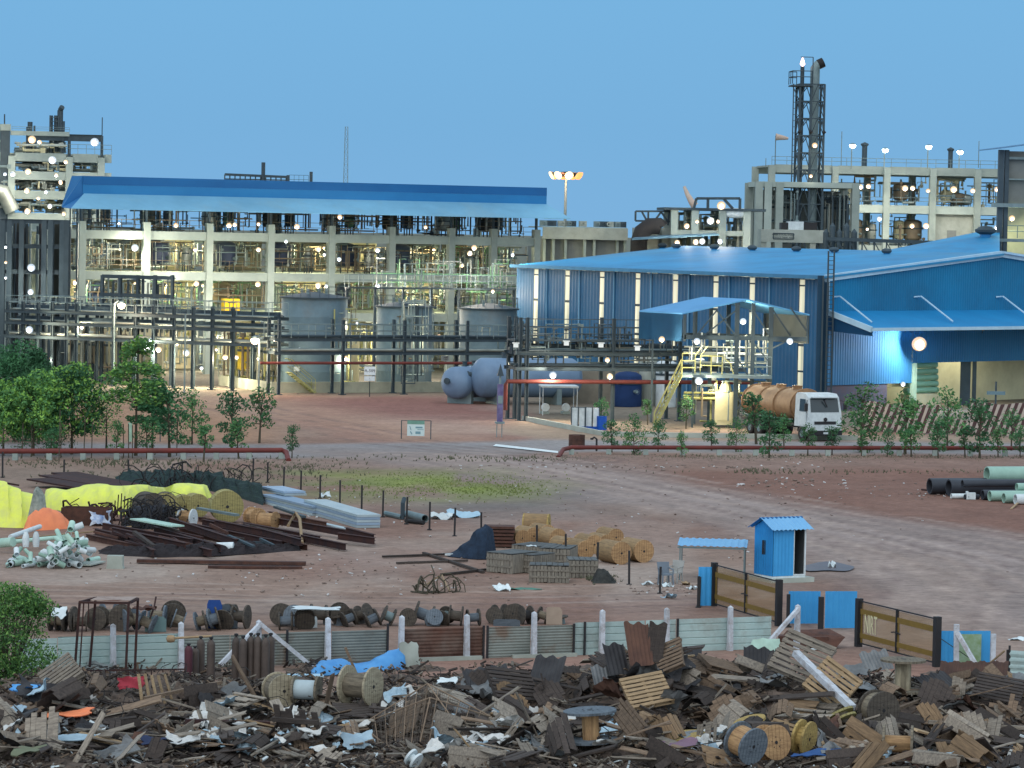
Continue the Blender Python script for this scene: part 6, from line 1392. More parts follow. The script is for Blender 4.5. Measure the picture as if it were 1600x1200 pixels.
def crumple(W, H, n, amp, rg, th=.02, sag=0):
    mb = MB(); vv = []
    ph = [rg.uniform(0, 6.28) for _ in range(8)]
    for j in range(n + 1):
        for i in range(n + 1):
            x, y = (i / n - .5) * W, (j / n - .5) * H
            ed = 1 + .10 * math.sin(i * 2.3 + ph[0]) * (j in (0, n)) + .1 * math.sin(j * 1.7 + ph[1]) * (i in (0, n))
            z = amp * (math.sin(x * 3.1 / W * 2 + ph[2]) * math.cos(y * 4.2 / H + ph[3]) + .5 * math.sin(x * 9 / W + y * 7 / H + ph[4]) + .25 * rg.uniform(-1, 1))
            vv.append(Vector((x * ed, y * ed, z + sag * (x / W) ** 2 * 4)))
    m = (n + 1) ** 2; ff = []
    for j in range(n):
        for i in range(n):
            a = j * (n + 1) + i; ff.append((a, a + 1, a + n + 2, a + n + 1)); ff.append((m + a, m + a + n + 1, m + a + n + 2, m + a + 1))
    mb.add(vv + [v - Vector((0, 0, th)) for v in vv], ff); return mb
def mound(path, depth, label, name, cat, m, seed=1, wr=.12, kind=None, group=None, flat=.75, nt=18, spike=0, smooth=True):
    """cloth or rubble draped over a ridge: path of (px, base row, top row) along the front foot"""
    rg = random.Random(seed); P_ = []
    for a, b in zip(path, path[1:]):
        k = max(2, int(abs(b[0] - a[0]) / 4))
        for i in range(k): f = i / k; P_.append([a[j] + (b[j] - a[j]) * f for j in range(3)])
    P_.append(list(path[-1])); mb = MB(); vv = []; N = len(P_)
    ph = [rg.uniform(0, 6.28) for _ in range(6)]
    for i, (px, yb, yt) in enumerate(P_):
        b = G(px, yb); h = (yb - yt) / PPM(b.y) - depth * .02
        e = min(1, min(i, N - 1 - i) / 2.5 + .12)
        for j in range(nt + 1):
            f = j / nt; z = max(0, h * e * (math.sin(math.pi * f) ** flat)) 
            w_ = wr * math.sin(math.pi * min(1, f * 1.3)) if f < .77 else 0
            dz = w_ * (math.sin(px * .09 + f * 3 + ph[0]) * .5 + math.sin(px * .31 - f * 9 + ph[1]) * .5 * (max(0, .5 - f) * 2 if smooth else .7) + (rg.uniform(-.3, .3) if not smooth else rg.uniform(-.05, .05)) + (rg.uniform(0, spike) if spike else 0))
            vv.append((b.x + w_ * math.sin(px * .3 + f * 7 + ph[2]) * .6, b.y + depth * f + w_ * .7 * math.sin(px * .27 + f * 6 + ph[3]), max(-.02, z + dz)))
    ff = [(i * (nt + 1) + j, (i + 1) * (nt + 1) + j, (i + 1) * (nt + 1) + j + 1, i * (nt + 1) + j + 1) for i in range(N - 1) for j in range(nt)]
    mb.add(vv, ff); return tag(mb.build(name, m, None, smooth), label, cat, group, kind)
def beam(p, q, w, h, m, name, label, cat, group=None, I=False):
    mb = MB(); c = (Vector(p) + Vector(q)) / 2
    (mb.ibeam if I else mb.bar)(Vector(p) - c, Vector(q) - c, w, h); return tag(mb.build(name, m, None, loc=c), label, cat, group)
def tubeo(pts, r, m, name, label, cat, group=None, n=8, hollow=False):
    c = Vector(pts[0]); mb = MB(); q = [Vector(v) - c for v in pts]
    mb.tube(q, r, n, not hollow)
    if hollow:
        mb.tube(q[::-1], r * .86, n, False)
        for e, d in ((q[0], q[0] - q[1]), (q[-1], q[-1] - q[-2])): mb.lathe([(r * .86, 0), (r, 0)], e, d, n)
    return tag(mb.build(name, m, None, True, loc=c), label, cat, group)

# ---------------- scrap yard behind the fence ----------------
TY = mat('yellow_tarpaulin', S(216, 230, 96), S(196, 206, 120), .5, 0, 2.5, .9, .5, 4); TO = mat('orange_tarpaulin', S(228, 140, 98), S(205, 120, 90), .6, 0, 2, .6)
mound([(-40, 822, 752), (0, 824, 757), (22, 825, 762), (40, 825, 772), (60, 824, 800), (76, 823, 812)], 2.6, 'bright yellow tarpaulin over a pile at the left edge', 'tarpaulin', 'tarpaulin', TY, 1, .24, flat=1.1)
mound([(60, 793, 765), (95, 798, 766), (120, 797, 760), (160, 800, 758), (200, 806, 760), (225, 803, 760), (255, 790, 762), (265, 782, 758), (318, 780, 757), (325, 781, 764)], 2.6, 'long bright yellow tarpaulin stretched over a low stack', 'tarpaulin', 'tarpaulin', TY, 2, .12, flat=.5)
mound([(34, 829, 815), (48, 830, 800), (62, 829, 794), (84, 828, 796), (110, 826, 818)], 1.4, 'orange tarpaulin heap in front of the yellow one', 'tarpaulin', 'tarpaulin', TO, 3, .12)
mound([(40, 828, 785), (48, 828, 764), (58, 828, 762), (66, 828, 770), (74, 828, 792)], .8, 'grey white wrapped bundle standing between the yellow and orange sheets', 'wrapped_bundle', 'bundle', mat('grey_wrap', S(155, 165, 158), S(100, 112, 108), .6, 0, 4, .9), 4, .10)
for i, (a, b) in enumerate((((60, 752), (150, 762)), ((80, 746), (190, 760)), ((100, 742), (210, 758)), ((0, 757), (26, 756)))):
    p, q = G(a[0], a[1] + 8), G(b[0], b[1] + 8); beam(up(p, .38), up(q, .2), 1.5 if i < 3 else .5, .08, DRUST, 'steel_plate', ['dark rusty plate leaning lowest left behind the yellow sheet', 'middle dark rusty plate behind the yellow sheet', 'rearmost dark rusty plate behind the yellow sheet', 'short dark plate at the left edge behind the yellow sheet'][i], 'steel plate')
NET = mat('dark_green_netting', S(42, 62, 60), S(30, 42, 52), .95, 0, 6, .9, .6, 20)
def tangle(name, label, boxes, m, n_, seed, r=.02, cat='heap'):
    rg = random.Random(seed); mb = MB()
    for (px0, px1, yb, yt, dep) in boxes:
        for _ in range(n_):
            b = G(rg.uniform(px0, px1), yb); h = (yb - yt) / PPM(b.y); c = b + Vector((0, rg.uniform(0, dep), rg.uniform(.02, h * .85))); R_ = rg.uniform(.15, .5)
            a0 = rg.uniform(0, 6.28); ax = Vector((rg.gauss(0, 1), rg.gauss(0, 1), rg.gauss(0, .6))).normalized(); u = ax.orthogonal().normalized(); v = ax.cross(u)
            pts = [c + (u * math.cos(a0 + t_ * .7) + v * math.sin(a0 + t_ * .7)) * R_ * (1 + .1 * t_) for t_ in range(7)]
            mb.tube([Vector((q.x, q.y, max(.01, q.z))) for q in pts], r * rg.uniform(.6, 1.8), 4)
    return tag(mb.build(name, m), label, cat)
mound([(180, 756, 742), (215, 758, 738), (260, 762, 740), (300, 764, 738), (330, 768, 744), (370, 778, 752), (410, 790, 768)], 3, 'long dark green heap of old netting behind the yellow sheet', 'netting_heap', 'netting', NET, 7, .25, spike=.4, smooth=False)
tangle('hose_tangle', 'loops of black hose on the dark netting heap', [(195, 400, 768, 738, 2.5)], BLACKRUB, 60, 11)
tubeo([up(G(262, 758), .3), up(G(270, 756), 1.0), up(G(290, 756), 1.15), up(G(298, 757), .9)], .05, BLACKRUB, 'bent_hose', 'black hose arching above the netting heap', 'hose')
mound([(190, 822, 815), (205, 826, 795), (230, 828, 788), (255, 826, 792), (275, 822, 815)], 2, 'black heap of cable in front of the old drums', 'cable_heap', 'cable', mat('black_cable', (.02, .024, .034), (.045, .045, .055), .7, 0, 6, .8, .5, 25), 8, .2, spike=.3, smooth=False)
tangle('cable_tangle', 'loose loops of black cable on the cable heap', [(190, 278, 828, 785, 1.6)], BLACKRUB, 70, 12, .025)
k8 = lambda py: 1 / PPM(G(0, py).y)
reel('largest drum of the left yard, pale yellow face to the camera', up(G(353, 816), 0), 26 * k8(816), .9, W_OLV, W_OLV, (0, 0, R(-78)), group=None, lag=True)
reel('dark drum just behind the black cable heap', G(232, 812), 22 * k8(812), .9, W_DRK, W_DRK, (0, 0, R(-60)), lag=True)
reel('olive drum between the dark drum and the white topped drum', G(258, 810), 21 * k8(810), .8, W_OLV, W_DRK, (0, 0, R(-82)), lag=True)
reel('olive drum left of the largest drum', G(305, 808), 19 * k8(808), .7, W_OLV, W_OLV, (0, 0, R(-65)), lag=True)
reel('olive drum half hidden behind the white topped drum', G(286, 808), 18 * k8(808), .7, W_OLV, W_OLV, (0, 0, R(-75)), lag=True)
reel('small orange brown drum with a white rim at the end of the cable heap', G(292, 824), 15 * k8(824), .6, WHITE, W_TAN, (0, 0, R(-20)), cr=.8)
reel('tan drum right of the largest drum', G(398, 822), 15 * k8(822), .7, W_TAN, W_TAN, (0, 0, R(-60)), cr=.8)
reel('tan drum with wire rings, rightmost of the left yard drums', G(418, 826), 14 * k8(826), .8, W_TAN, W_TAN, (0, 0, R(-30)), cr=.8)
mb = MB(); W_ = 74 * k8(820)
for y in (0, 1.1): mb.box((0, y, .38), (W_, .04, .76))
for x in (-W_ / 2, W_ / 2): mb.box((x, .55, .38), (.04, 1.06, .76))
mb.box((0, .55, .1), (W_ - .06, 1.04, .05)); tag(mb.build('steel_skip', RUST, None, loc=G(132, 821), rot=(0, 0, R(-4))), 'open rusty steel bin between the orange sheet and the cable heap', 'bin')
tangle('scrap_bars', 'dark scrap heaped on the rusty bin', [(105, 182, 815, 796, 1)], DRUST, 40, 13, .03)
for i in range(6):
    px = 178 + i * 5; p = G(px, 808); beam(up(p, 0), up(p + Vector((.05, 0, 0)), U(.7, 1.1)), .05, .05, DRUST, 'iron_bar', 'upright iron bar standing before the yellow sheet', 'iron bar', 'upright iron bars before the yellow sheet')
o = crumple(.85, .6, 8, .12, random.Random(4)); tag(o.build('plastic_bag', mat('white_blue_bag', S(190, 205, 220), S(70, 105, 160), .5, 0, 2.5, 1), None, True, loc=up(G(157, 822), .35), rot=(R(60), 0, .2)), 'white and blue sack slumped against the rusty bin', 'sack')
# bundles of pale sandwich panels
def bundle(a, b, w, h, layers, label, m=None, lift=0):
    p, q = G(*a), G(*b); L = (q - p).length; t = thing('panel_bundle', label, 'panel bundle', up((p + q) / 2, lift), math.atan2(q.y - p.y, q.x - p.x), 'bundles of pale panels')
    for k in range(layers):
        mb = MB(); hh = h / layers; mb.box((U(-.05, .05), U(-.04, .04), hh * (k + .5)), (L - U(0, .15), w, hh - .012)); mb.build('panel', m or [mat('pale_panel', S(160, 180, 190), S(135, 155, 168), .5, 0, 1), mat('pale_panel_blue', S(135, 160, 185), S(110, 135, 165), .5, 0, 1)][k % 2], t)
    return t
bundle((425, 786), (505, 806), 1.0, .45, 4, 'rear bundle of pale blue grey panels, furthest left')
bundle((425, 781), (462, 790), 1.1, .22, 2, 'short bundle on top of the rear pale panels', lift=.47)
bundle((492, 800), (576, 825), 1.1, .6, 5, 'front bundle of pale blue grey panels, nearest the camera')
bundle((470, 812), (560, 832), .3, .08, 1, 'thin strip lying beside the front panel bundle')
# black fence posts
posts = [(4, 746, 706), (100, 740, 718), (201, 742, 718), (285, 744, 720), (395, 755, 716), (418, 754, 722), (443, 762, 729), (470, 770, 735), (500, 779, 742), (531, 789, 750), (565, 799, 758), (598, 808, 766), (635, 819, 776), (671, 828, 784), (710, 838, 793), (752, 846, 800), (839, 866, 820), (884, 884, 834), (933, 890, 847), (983, 914, 860), (1031, 928, 885), (1092, 948, 901)]
for i, (px, py, yt) in enumerate(posts):
    p = G(px, py); h = (py - yt) / PPM(p.y); mb = MB(); mb.bar((0, 0, -.1), (U(-.03, .03), U(-.03, .03), h), .085); mb.box((0, 0, .02), (.2, .2, .04))
    tag(mb.build('fence_post', BSTEEL, None, loc=p), 'thin black iron post, %s' % ('%s from the left in the long row' % ORD[i] if i < 11 else '%s from the right in the long row' % ORD[len(posts) - 1 - i]), 'post', 'row of black iron posts')
tubeo([up(G(602, 806), .12), up(G(628, 812), .12)], .12, STEEL, 'steel_pipe', 'short grey pipe lying between two black posts', 'pipe', hollow=True)
tubeo([up(G(636, 810), .2), up(G(664, 817), .2)], .18, STEEL, 'steel_pipe', 'wider open grey pipe between two black posts', 'pipe', hollow=True, n=12)
tubeo([up(G(629, 812), .02), up(G(629, 812), .75), up(G(631, 811), .95)], .1, DSTEEL, 'pipe_stub', 'upright dark stub pipe beside a black post', 'pipe')
tubeo([up(G(634, 817), .1), up(G(662, 820), .1)], .1, BLACKRUB, 'black_pipe', 'black pipe lying under the open grey pipe', 'pipe')
for i, (px, py, w, h, yaw, m, nm) in enumerate(((508, 778, .5, .6, .3, WHITE, 'white paper scrap right of the panel bundles'), (690, 811, 1.0, .7, .1, WHITE, 'crumpled white sheet beside the grey pipes'), (722, 808, 1.6, .9, -.1, TRIM, 'larger white sheet left of the blue net'), (783, 924, .6, .5, .2, WHITE, 'small white sack on bare ground before the crates'), (1300, 888, .3, .3, 0, WHITE, 'tiny white scrap beside the puddle behind the cabin'))):
    tag(crumple(w, h, 7, .12, random.Random(i + 20)).build('loose_sheet', m, None, True, loc=up(G(px, py), .15), rot=(.2, 0, yaw)), nm, 'plastic sheet')
mound([(698, 869, 867), (715, 871, 860), (732, 873, 846), (745, 874, 828), (758, 874, 818), (768, 872, 822), (774, 870, 850)], 1.5, 'dark blue net hanging off the rusty stack left of the crates', 'blue_net', 'net', mat('blue_black_net', S(38, 56, 78), S(28, 40, 56), .9, 0, 5, .9, .5, 22), 33, .12)
mb = MB(); W_ = 50 * k8(850)
for k in range(6): mb.box((U(-.05, .05), .5, .1 + k * .15), (W_, 1.0, .1))
tag(mb.build('rusty_rack', RUST, None, loc=G(778, 856)), 'dark rusty stack of steel frames behind the crates', 'steel stack')
for i, (a, b) in enumerate((((662, 866), (755, 896)), ((598, 872), (700, 868)), ((620, 882), (730, 878)), ((690, 900), (760, 892)), ((690, 868), (735, 870)))):
    beam(up(G(*a), .06), up(G(*b), .06), .14, .08, PLK[2] if i != 4 else WHITE, 'ground_beam', ['long dark beam lying diagonally left of the crates', 'rear half buried beam on the pale ground', 'middle half buried beam on the pale ground', 'front half buried beam beside the crates', 'thin white batten in front of the blue net'][i], 'beam')
# crates
CR = mat('weathered_crate_boards', S(132, 130, 122), S(98, 96, 92), .9, 0, 4, .9, .3, stretch=(3, 3, .6))
def crate(px, py, w, d, h, ang, label):
    t = thing('wooden_crate', label, 'crate', G(px, py), ang, 'grey slatted crates'); mb = MB(); mb.b2((-w / 2 + .05, -d / 2 + .05, .05), (w / 2 - .05, d / 2 - .05, h - .05)); mb.build('core', mat('crate_inner_shade', S(70, 70, 68)), t)  # solid dark core paints the shade seen between the slats
    mb = MB(); n_ = int(w / .13)
    for k in range(n_):
        for y in (-d / 2, d / 2): mb.box((-w / 2 + w * (k + .5) / n_, y, h / 2 + U(-.015, .015)), (w / n_ - .02, .03, h - U(.02, .06)))
    n_ = int(d / .13)
    for k in range(n_):
        for x in (-w / 2, w / 2): mb.box((x, -d / 2 + d * (k + .5) / n_, h / 2), (.03, d / n_ - .02, h - .04))
    mb.build('side_board', CR, t); mb = MB(); n_ = int(w / .2)
    for k in range(n_): mb.box((-w / 2 + w * (k + .5) / n_, 0, h + U(0, .02)), (w / n_ - .02, d + .06, .03))
    mb.build('lid_board', mat('crate_lid', S(92, 98, 100), S(66, 72, 76), .8, 0, 3, .9), t)
    mb = MB()
    for z in (h * .35, h * .72):
        for y in (-d / 2 - .03, d / 2 + .03): mb.box((0, y, z), (w, .03, .07))
    mb.build('batten', CR, t); return t
crate(858, 909, 62 / 41.0, 1.0, 27 / 40.0, R(-1), 'nearest grey slatted crate, front and centre of the stack')
crate(909, 901, 46 / 40.0, 1.2, 28 / 40.0, R(3), 'rightmost grey slatted crate')
crate(800, 893, 50 / 39.0, 1.6, 30 / 39.0, R(-38), 'leftmost grey slatted crate, set at an angle')
crate(832, 893, 44 / 39.0, 1.4, 28 / 39.0, R(-38), 'grey slatted crate just behind the nearest one')
crate(872, 884, 48 / 38.0, 1.6, 29 / 38.0, R(-12), 'grey slatted crate in the rear middle')
crate(835, 878, 48 / 38.0, 1.5, 27 / 38.0, R(-30), 'rearmost grey slatted crate')
tag(crumple(.4, .25, 5, .03, random.Random(3)).build('lid_scrap', WHITE, None, True, loc=up(G(830, 886), .85)), 'small white scrap on the crate tops', 'scrap')
# lagged tan drums
for i, (px, py, r, nm) in enumerate(((958, 880, 18, 'front tan drum, left of the two nearest the iron post'), (993, 877, 18, 'rightmost tan drum, its ringed face to the camera'), (905, 872, 15, 'tan drum just behind the rightmost crate'), (918, 864, 15, 'tan drum behind the crates, second row'), (938, 863, 15, 'tan drum directly behind the front tan drum'), (952, 852, 14, 'rearmost tan drum of the right hand group'), (862, 854, 15, 'tan drum right of the black post behind the crates'), (846, 846, 14, 'tan drum behind the black post'), (824, 850, 14, 'tan drum above the crate lids'), (806, 852, 13, 'tan drum beside the rusty stack'), (838, 832, 15, 'dull yellow drum lying behind all the others'), (880, 866, 14, 'tan drum between the crates and the right group'))):
    p = G(px, py); r_ = r / PPM(p.y)
    reel(nm, p, r_, 1.3 if i < 2 else 1.1, W_TAN if i != 10 else W_YEL, mat('tan_lagging', S(150, 128, 96), S(112, 98, 78), .9, 0, 3, .9, stretch=(1, 5, 5)), (0, 0, R(-62 if i != 10 else -10)), lag=True, group='tan cable drums behind the crates')
mound([(925, 912, 905), (935, 912, 893), (950, 912, 893), (962, 912, 906)], .9, 'small dark scrubby heap right of the crates', 'scrub_heap', 'heap', mat('dark_scrub', S(62, 66, 66), S(42, 46, 48), .95, 0, 8, .9, .6, 22), 5, .12, spike=.25, smooth=False)
tangle('branch_pile', 'pile of dry branches lying on the bare ground', [(655, 712, 927, 910, .8)], BARK, 16, 31, .02)
tubeo([up(G(662, 918), .05), up(G(690, 910), .3), up(G(702, 925), .05)], .03, PLK[3], 'dry_branch', 'arched pale branch over the branch pile', 'branch')
tag(crumple(1.4, .5, 8, .05, random.Random(8)).build('green_net', mat('teal_net', S(70, 120, 110), S(90, 110, 104), .9, 0, 5), None, False, loc=up(G(815, 922), .04)), 'flat scrap of teal net on the ground before the crates', 'net')
# chairs near the iron post
def chair(px, py, m, ang, label):
    t = thing('plastic_chair', label, 'chair', G(px, py), ang, 'old chairs by the iron post'); mb = MB(); mb.box((0, 0, .43), (.45, .45, .05)); mb.build('seat', m, t)
    mb = MB(); mb.add([(-.22, .2, .45), (.22, .2, .45), (.25, .3, .88), (-.25, .3, .88), (-.22, .23, .45), (.22, .23, .45), (.25, .33, .88), (-.25, .33, .88)], [(0, 1, 2, 3), (7, 6, 5, 4), (0, 3, 7, 4), (1, 5, 6, 2), (3, 2, 6, 7)]); mb.build('backrest', m, t)
    for x in (-.2, .2):
        for y in (-.2, .2):
            mb = MB(); mb.bar((x, y, .42), (x * 1.15, y * 1.15, 0), .045); mb.build('leg', m, t)
        mb = MB(); mb.tube([(x * 1.1, -.2, .62), (x * 1.1, .25, .66)], .025, 6); mb.tube([(x * 1.1, -.2, .62), (x * 1.05, -.2, .43)], .025, 6); mb.build('armrest', m, t)
chair(1040, 915, mat('grey_blue_chair', S(110, 125, 140), S(84, 96, 110)), R(20), 'left grey plastic chair beside the leaning iron post')
chair(1054, 912, mat('dull_white_chair', S(160, 165, 165), S(120, 124, 126)), R(-30), 'right pale plastic chair beside the leaning iron post')
for i, (px, py, w, m, nm) in enumerate(((1038, 918, .4, WHITE, 'white rag on the left chair'), (1047, 918, .3, WHITE, 'white rag between the chairs'), (1072, 915, .5, PLK[3], 'pale board scrap right of the chairs'), (1046, 935, .7, TRIM, 'white strip on the ground before the chairs'), (1082, 922, .3, WHITE, 'paper scrap beside the blue sheet'), (1010, 915, .4, WHITE, 'paper scrap left of the chairs'))):
    tag(crumple(w, .3, 5, .07, random.Random(i + 50)).build('scrap', m, None, True, loc=up(G(px, py), .1), rot=(.1, .2, i * .7)), nm, 'scrap')
SHB = mat('sky_blue_roof_sheet', S(120, 180, 225), S(96, 155, 205), .5, 0, .8)
p = G(1113, 905); sh = post_shelter(p, 108 / PPM(p.y), 2.2, 55 / PPM(p.y), R(-5), 'small open shelter with a pale blue sheet roof and thin legs', SHB, STEEL, .1)
# guard cabin
BC = mat('cabin_blue', S(40, 136, 205), S(32, 112, 176), .55, 0, 1); BCD = mat('cabin_blue_front', S(64, 158, 222), S(52, 138, 200), .55, 0, 1)
def cabin():
    b = G(1207, 912); t = thing('guard_cabin', 'blue sheet guard cabin with a ribbed roof and a doorway open on its right side', 'cabin', b, R(30)); k_ = 1 / PPM(b.y)
    z0, z1 = .28, 2.12; w, d = 1.52, 1.25   # local: x along the right-hand face, y back along the left-hand face
    fx = w * .62
    mb = MB(); mb.corr((0, 0, z0), (1, 0, 0), (0, 0, 1), fx, z1 - z0, .16, .02, .01); mb.build('front_wall', BCD, t)
    mb = MB(); mb.corr((0, d, z0), (0, -1, 0), (0, 0, 1), d, z1 - z0, .16, .015, .01, tops=lambda x: z1 - z0 + .3 * (1 - abs(x - d / 2) / (d / 2))); mb.build('side_wall', BC, t)
    mb = MB(); mb.box((.02 - .03, d / 2, 1.35), (.03, .22, .55)); mb.build('side_window', BSTEEL, t)
    mb = MB(); mb.b2((w - .03, .0, z0), (w, d, z1)); mb.b2((0, d - .03, z0), (w - .03, d, z1)); mb.build('rear_wall', mat('cabin_lining', S(70, 78, 82)), t)
    mb = MB(); mb.b2((fx + .02, .01, z0), (fx + .06, .06, z1)); mb.b2((w - .06, -.02, z0), (w, .03, z1)); mb.b2((fx + .06, -.01, z1 - .06), (w - .06, .03, z1)); mb.b2((fx + .05, -.02, z0), (w - .06, .03, z0 + .05)); mb.build('door_frame', WHITE, t)
    mb = MB(); mb.b2((fx + .1, d - .05, 1.0), (fx + .42, d - .035, 1.65)); mb.build('inner_window', mat('bright_pane', S(185, 200, 205)), t)
    mb = MB(); mb.b2((fx + .06, .1, z0), (fx + .12, .75, z1 - .1)); mb.build('door', BSTEEL, t)
    mb = MB(); mb.b2((0, 0, .2), (w, d, z0 - .004)); mb.build('floor', WHITE, t)
    e = .22
    for s_, nm in ((0, 'a'), (1, 'b')):
        o = Vector((-e, -e if not s_ else d + e, z1 - .06)); r = Vector((0, d / 2 + e if not s_ else -(d / 2 + e), .42))
        mb = MB()
        if not s_: mb.corr(o, (1, 0, 0), r, w + 2 * e, r.length, .2, .035, .01)
        else: mb.corr(o + Vector((w + 2 * e, 0, 0)), (-1, 0, 0), r, w + 2 * e, r.length, .2, .035, .01)
        mb.build('roof_sheet', SHB if not s_ else BC, t)
    mb = MB(); mb.bar((-e, d / 2, z1 + .36), (w + e, d / 2, z1 + .36), .14, .05); mb.build('ridge_cap', BLUE_DK, t)
    mb = MB(); mb.prism([(-.12, -.12, 0), (w + .35, -.12, 0), (w + .35, d + .2, 0), (-.12, d + .2, 0)], (0, 0, .2)); mb.build('plinth', CONC2, t)
cabin()
# puddle and flat patches
mb = MB(); mb.poly([G(1255 + 38 + 42 * math.cos(a), 886 + 7 * math.sin(a) * (1 + .3 * math.sin(3 * a)), .06) for a in np.linspace(0, 6.1, 22)]); 
pd = mat('wet_mud', S(92, 88, 96), S(74, 70, 76), .45, 0, 1, spec=.25); tag(mb.build('puddle', pd), None, None, kind='structure')
mb = MB(); mb.poly([G(*q, .0) + Vector((0, 0, .05)) for q in ((775, 695), (872, 706), (872, 709), (770, 698))]); tag(mb.build('road_marking', WHITE), None, None, kind='structure')
# pipes at the right edge
GP = mat('pale_green_pipe', S(145, 182, 172), S(112, 146, 140), .45, 0, 1); BP = mat('grey_black_pipe', S(58, 64, 74), S(44, 50, 58), .5, 0, 1)
for i, (px, py, L, r, m, z, nm) in enumerate(((1452, 772, 3.2, .42, BP, 0, 'dark pipe, leftmost of the big ones at the right edge'), (1482, 775, 7, .44, BP, 0, 'dark pipe, second from the left at the right edge'), (1503, 778, 5, .2, BP, .55, 'thin dark pipe lying on the dark ones'), (1535, 781, 5, .26, BP, 0, 'dark pipe under the large pale green pipe'), (1541, 772, 6, .42, GP, .62, 'large pale green pipe on top of the stack at the right edge'), (1546, 783, 5, .27, GP, 0, 'open grey green pipe at the front of the stack'), (1556, 783, 5, .24, GP, 0, 'grey green pipe right of the open one'), (1568, 786, 4, .26, GP, 0, 'open pale pipe near the right edge'), (1586, 788, 3, .26, WHITE, 0, 'white pipe nearest the right edge'), (1588, 782, 3, .2, GP, .5, 'small pale pipe on top near the right edge'), (1486, 779, .8, .13, WHITE, 0, 'tiny white ended pipe, left of two'), (1494, 779, .8, .13, WHITE, 0, 'tiny white ended pipe, right of two'), (1507, 780, .8, .13, BP, 0, 'small ringed pipe beside the white block'))):
    p = up(G(px, py), r + z); tubeo([p, p + Vector((L * .96, L * .28, 0))], r, m, 'stacked_pipe', nm, 'pipe', 'pipes stacked at the right edge', 16, True)
mb = MB(); mb.box((0, 0, .17), (.45, .3, .34)); mb.box((-.2, 0, .2), (.1, .4, .4)); tag(mb.build('white_block', WHITE, None, loc=G(1517, 780)), 'white block in front of the dark pipes', 'block')
tubeo([up(G(1440, 768), .1), up(G(1462, 770), .1)], .05, DRUST, 'iron_bar', 'thin dark bars left of the big pipes', 'iron bar')
beam(up(G(1580, 796), .03), up(G(1590, 789), .1), .1, .04, PLK[3], 'wooden_stick', 'pale stick on the ground below the pale pipes', 'stick')
mb = MB(); rg = random.Random(77)
for (cx_, cy_, sx_, sy_, n_) in ((1470, 772, 60, 8, 90), (1240, 755, 120, 10, 60), (1020, 728, 300, 6, 120), (1330, 722, 220, 3, 120), (700, 780, 500, 60, 160), (560, 900, 460, 40, 260), (1100, 850, 300, 60, 120), (1050, 920, 60, 12, 90), (430, 790, 200, 30, 100), (1280, 770, 160, 20, 60)):
    for _ in range(n_):
        q = G(cx_ + rg.gauss(0, sx_ / 2), cy_ + rg.gauss(0, sy_ / 2)); s_ = rg.uniform(.015, .06) * (1 if cy_ > 760 else 1.6)
        mb.k = 0 if rg.random() < .25 else 1
        mb.box(q + Vector((0, 0, .03)), (s_ * rg.uniform(1, 3), s_ * 1.5, s_ * .7), M=Euler((rg.uniform(-.4, .4), rg.uniform(-.4, .4), rg.uniform(0, 3))).to_matrix())
tag(mb.build('litter', [mat('white_litter', S(195, 200, 205)), mat('stone', S(130, 118, 112), S(95, 84, 80))]), 'small stones and white paper litter scattered over the yard', 'litter', kind='stuff')
# pale pvc pipes at the left
PV = [PVC, mat('pvc_dull_green', S(135, 168, 158), S(110, 142, 134), .5, 0, 2), WHITE]  # duller green tone, dealt to the pipes at random
rg = random.Random(4); n_ = 0
for i in range(105):
    front = i < 22
    px = rg.uniform(4, 138) if front or i % 3 == 0 else rg.gauss(104, 20); px = min(142, max(2, px)); H_ = .35 + .95 * math.exp(-((px - 112) / 24) ** 2)
    z = .02 if front else rg.uniform(.05, H_); r = rg.uniform(.07, .13); L = rg.uniform(.18, .6) if not front else rg.uniform(.5, 1.4); a = rg.uniform(1.0, 2.1) if front or rg.random() < .4 else rg.uniform(0, 3.1)
    p = up(G(px, 889 - rg.uniform(0, 9)), z + r); q = p + Vector((math.cos(a) * L, abs(math.sin(a)) * L, 0 if front else rg.uniform(-.25, .35)))
    tubeo([p, q], r, PV[rg.choice((0, 0, 2, 2, 1))], 'pvc_pipe', 'short pale pipe piled in the heap at the left edge', 'pipe', 'pale pipes heaped at the left edge', 12, True)
for i, (a, b, r, z) in enumerate((((16, 858), (62, 845), .1, .5), ((20, 860), (100, 856), .09, .35), ((0, 864), (20, 866), .2, .4), ((150, 832), (205, 830), .035, .1), ((0, 846), (150, 836), .03, .06))):
    tubeo([up(G(*a), z), up(G(*b), z + .1)], r, [WHITE, PVC, PVC, PLK[3], PLK[3]][i], 'long_pipe', ['long white pipe slanting up behind the pale pipe heap', 'long pale pipe lying level behind the heap', 'wide pale pipe end cut by the left edge', 'thin pale rod behind the concrete block', 'thin pale rod in front of the yellow sheet'][i], 'pipe', n=10)
for i, (px, py, nm) in enumerate(((40, 868, 'left upright white fitting on the pale pipe heap'), (56, 868, 'right upright white fitting on the pale pipe heap'))):
    mb = MB(); mb.lathe([(.12, 0), (.15, .3), (.11, .5), (.06, .62)], n=12); tag(mb.build('pipe_fitting', WHITE, None, True, loc=up(G(px, py), .35)), nm, 'pipe fitting')
mb = MB(); mb.prism([(-.34, 0, 0), (.34, 0, 0), (.3, 0, .12), (.3, 0, .5), (-.3, 0, .5), (-.3, 0, .12)], (0, .5, 0)); tag(mb.build('concrete_block', CONC2, None, loc=G(179, 889)), 'pale concrete block standing alone right of the pale pipes', 'concrete block')
beam(up(G(128, 886), .08), up(G(152, 880), .08), .7, .05, CONC2, 'pale_slab', 'pale slab at the right foot of the pale pipe heap', 'slab')
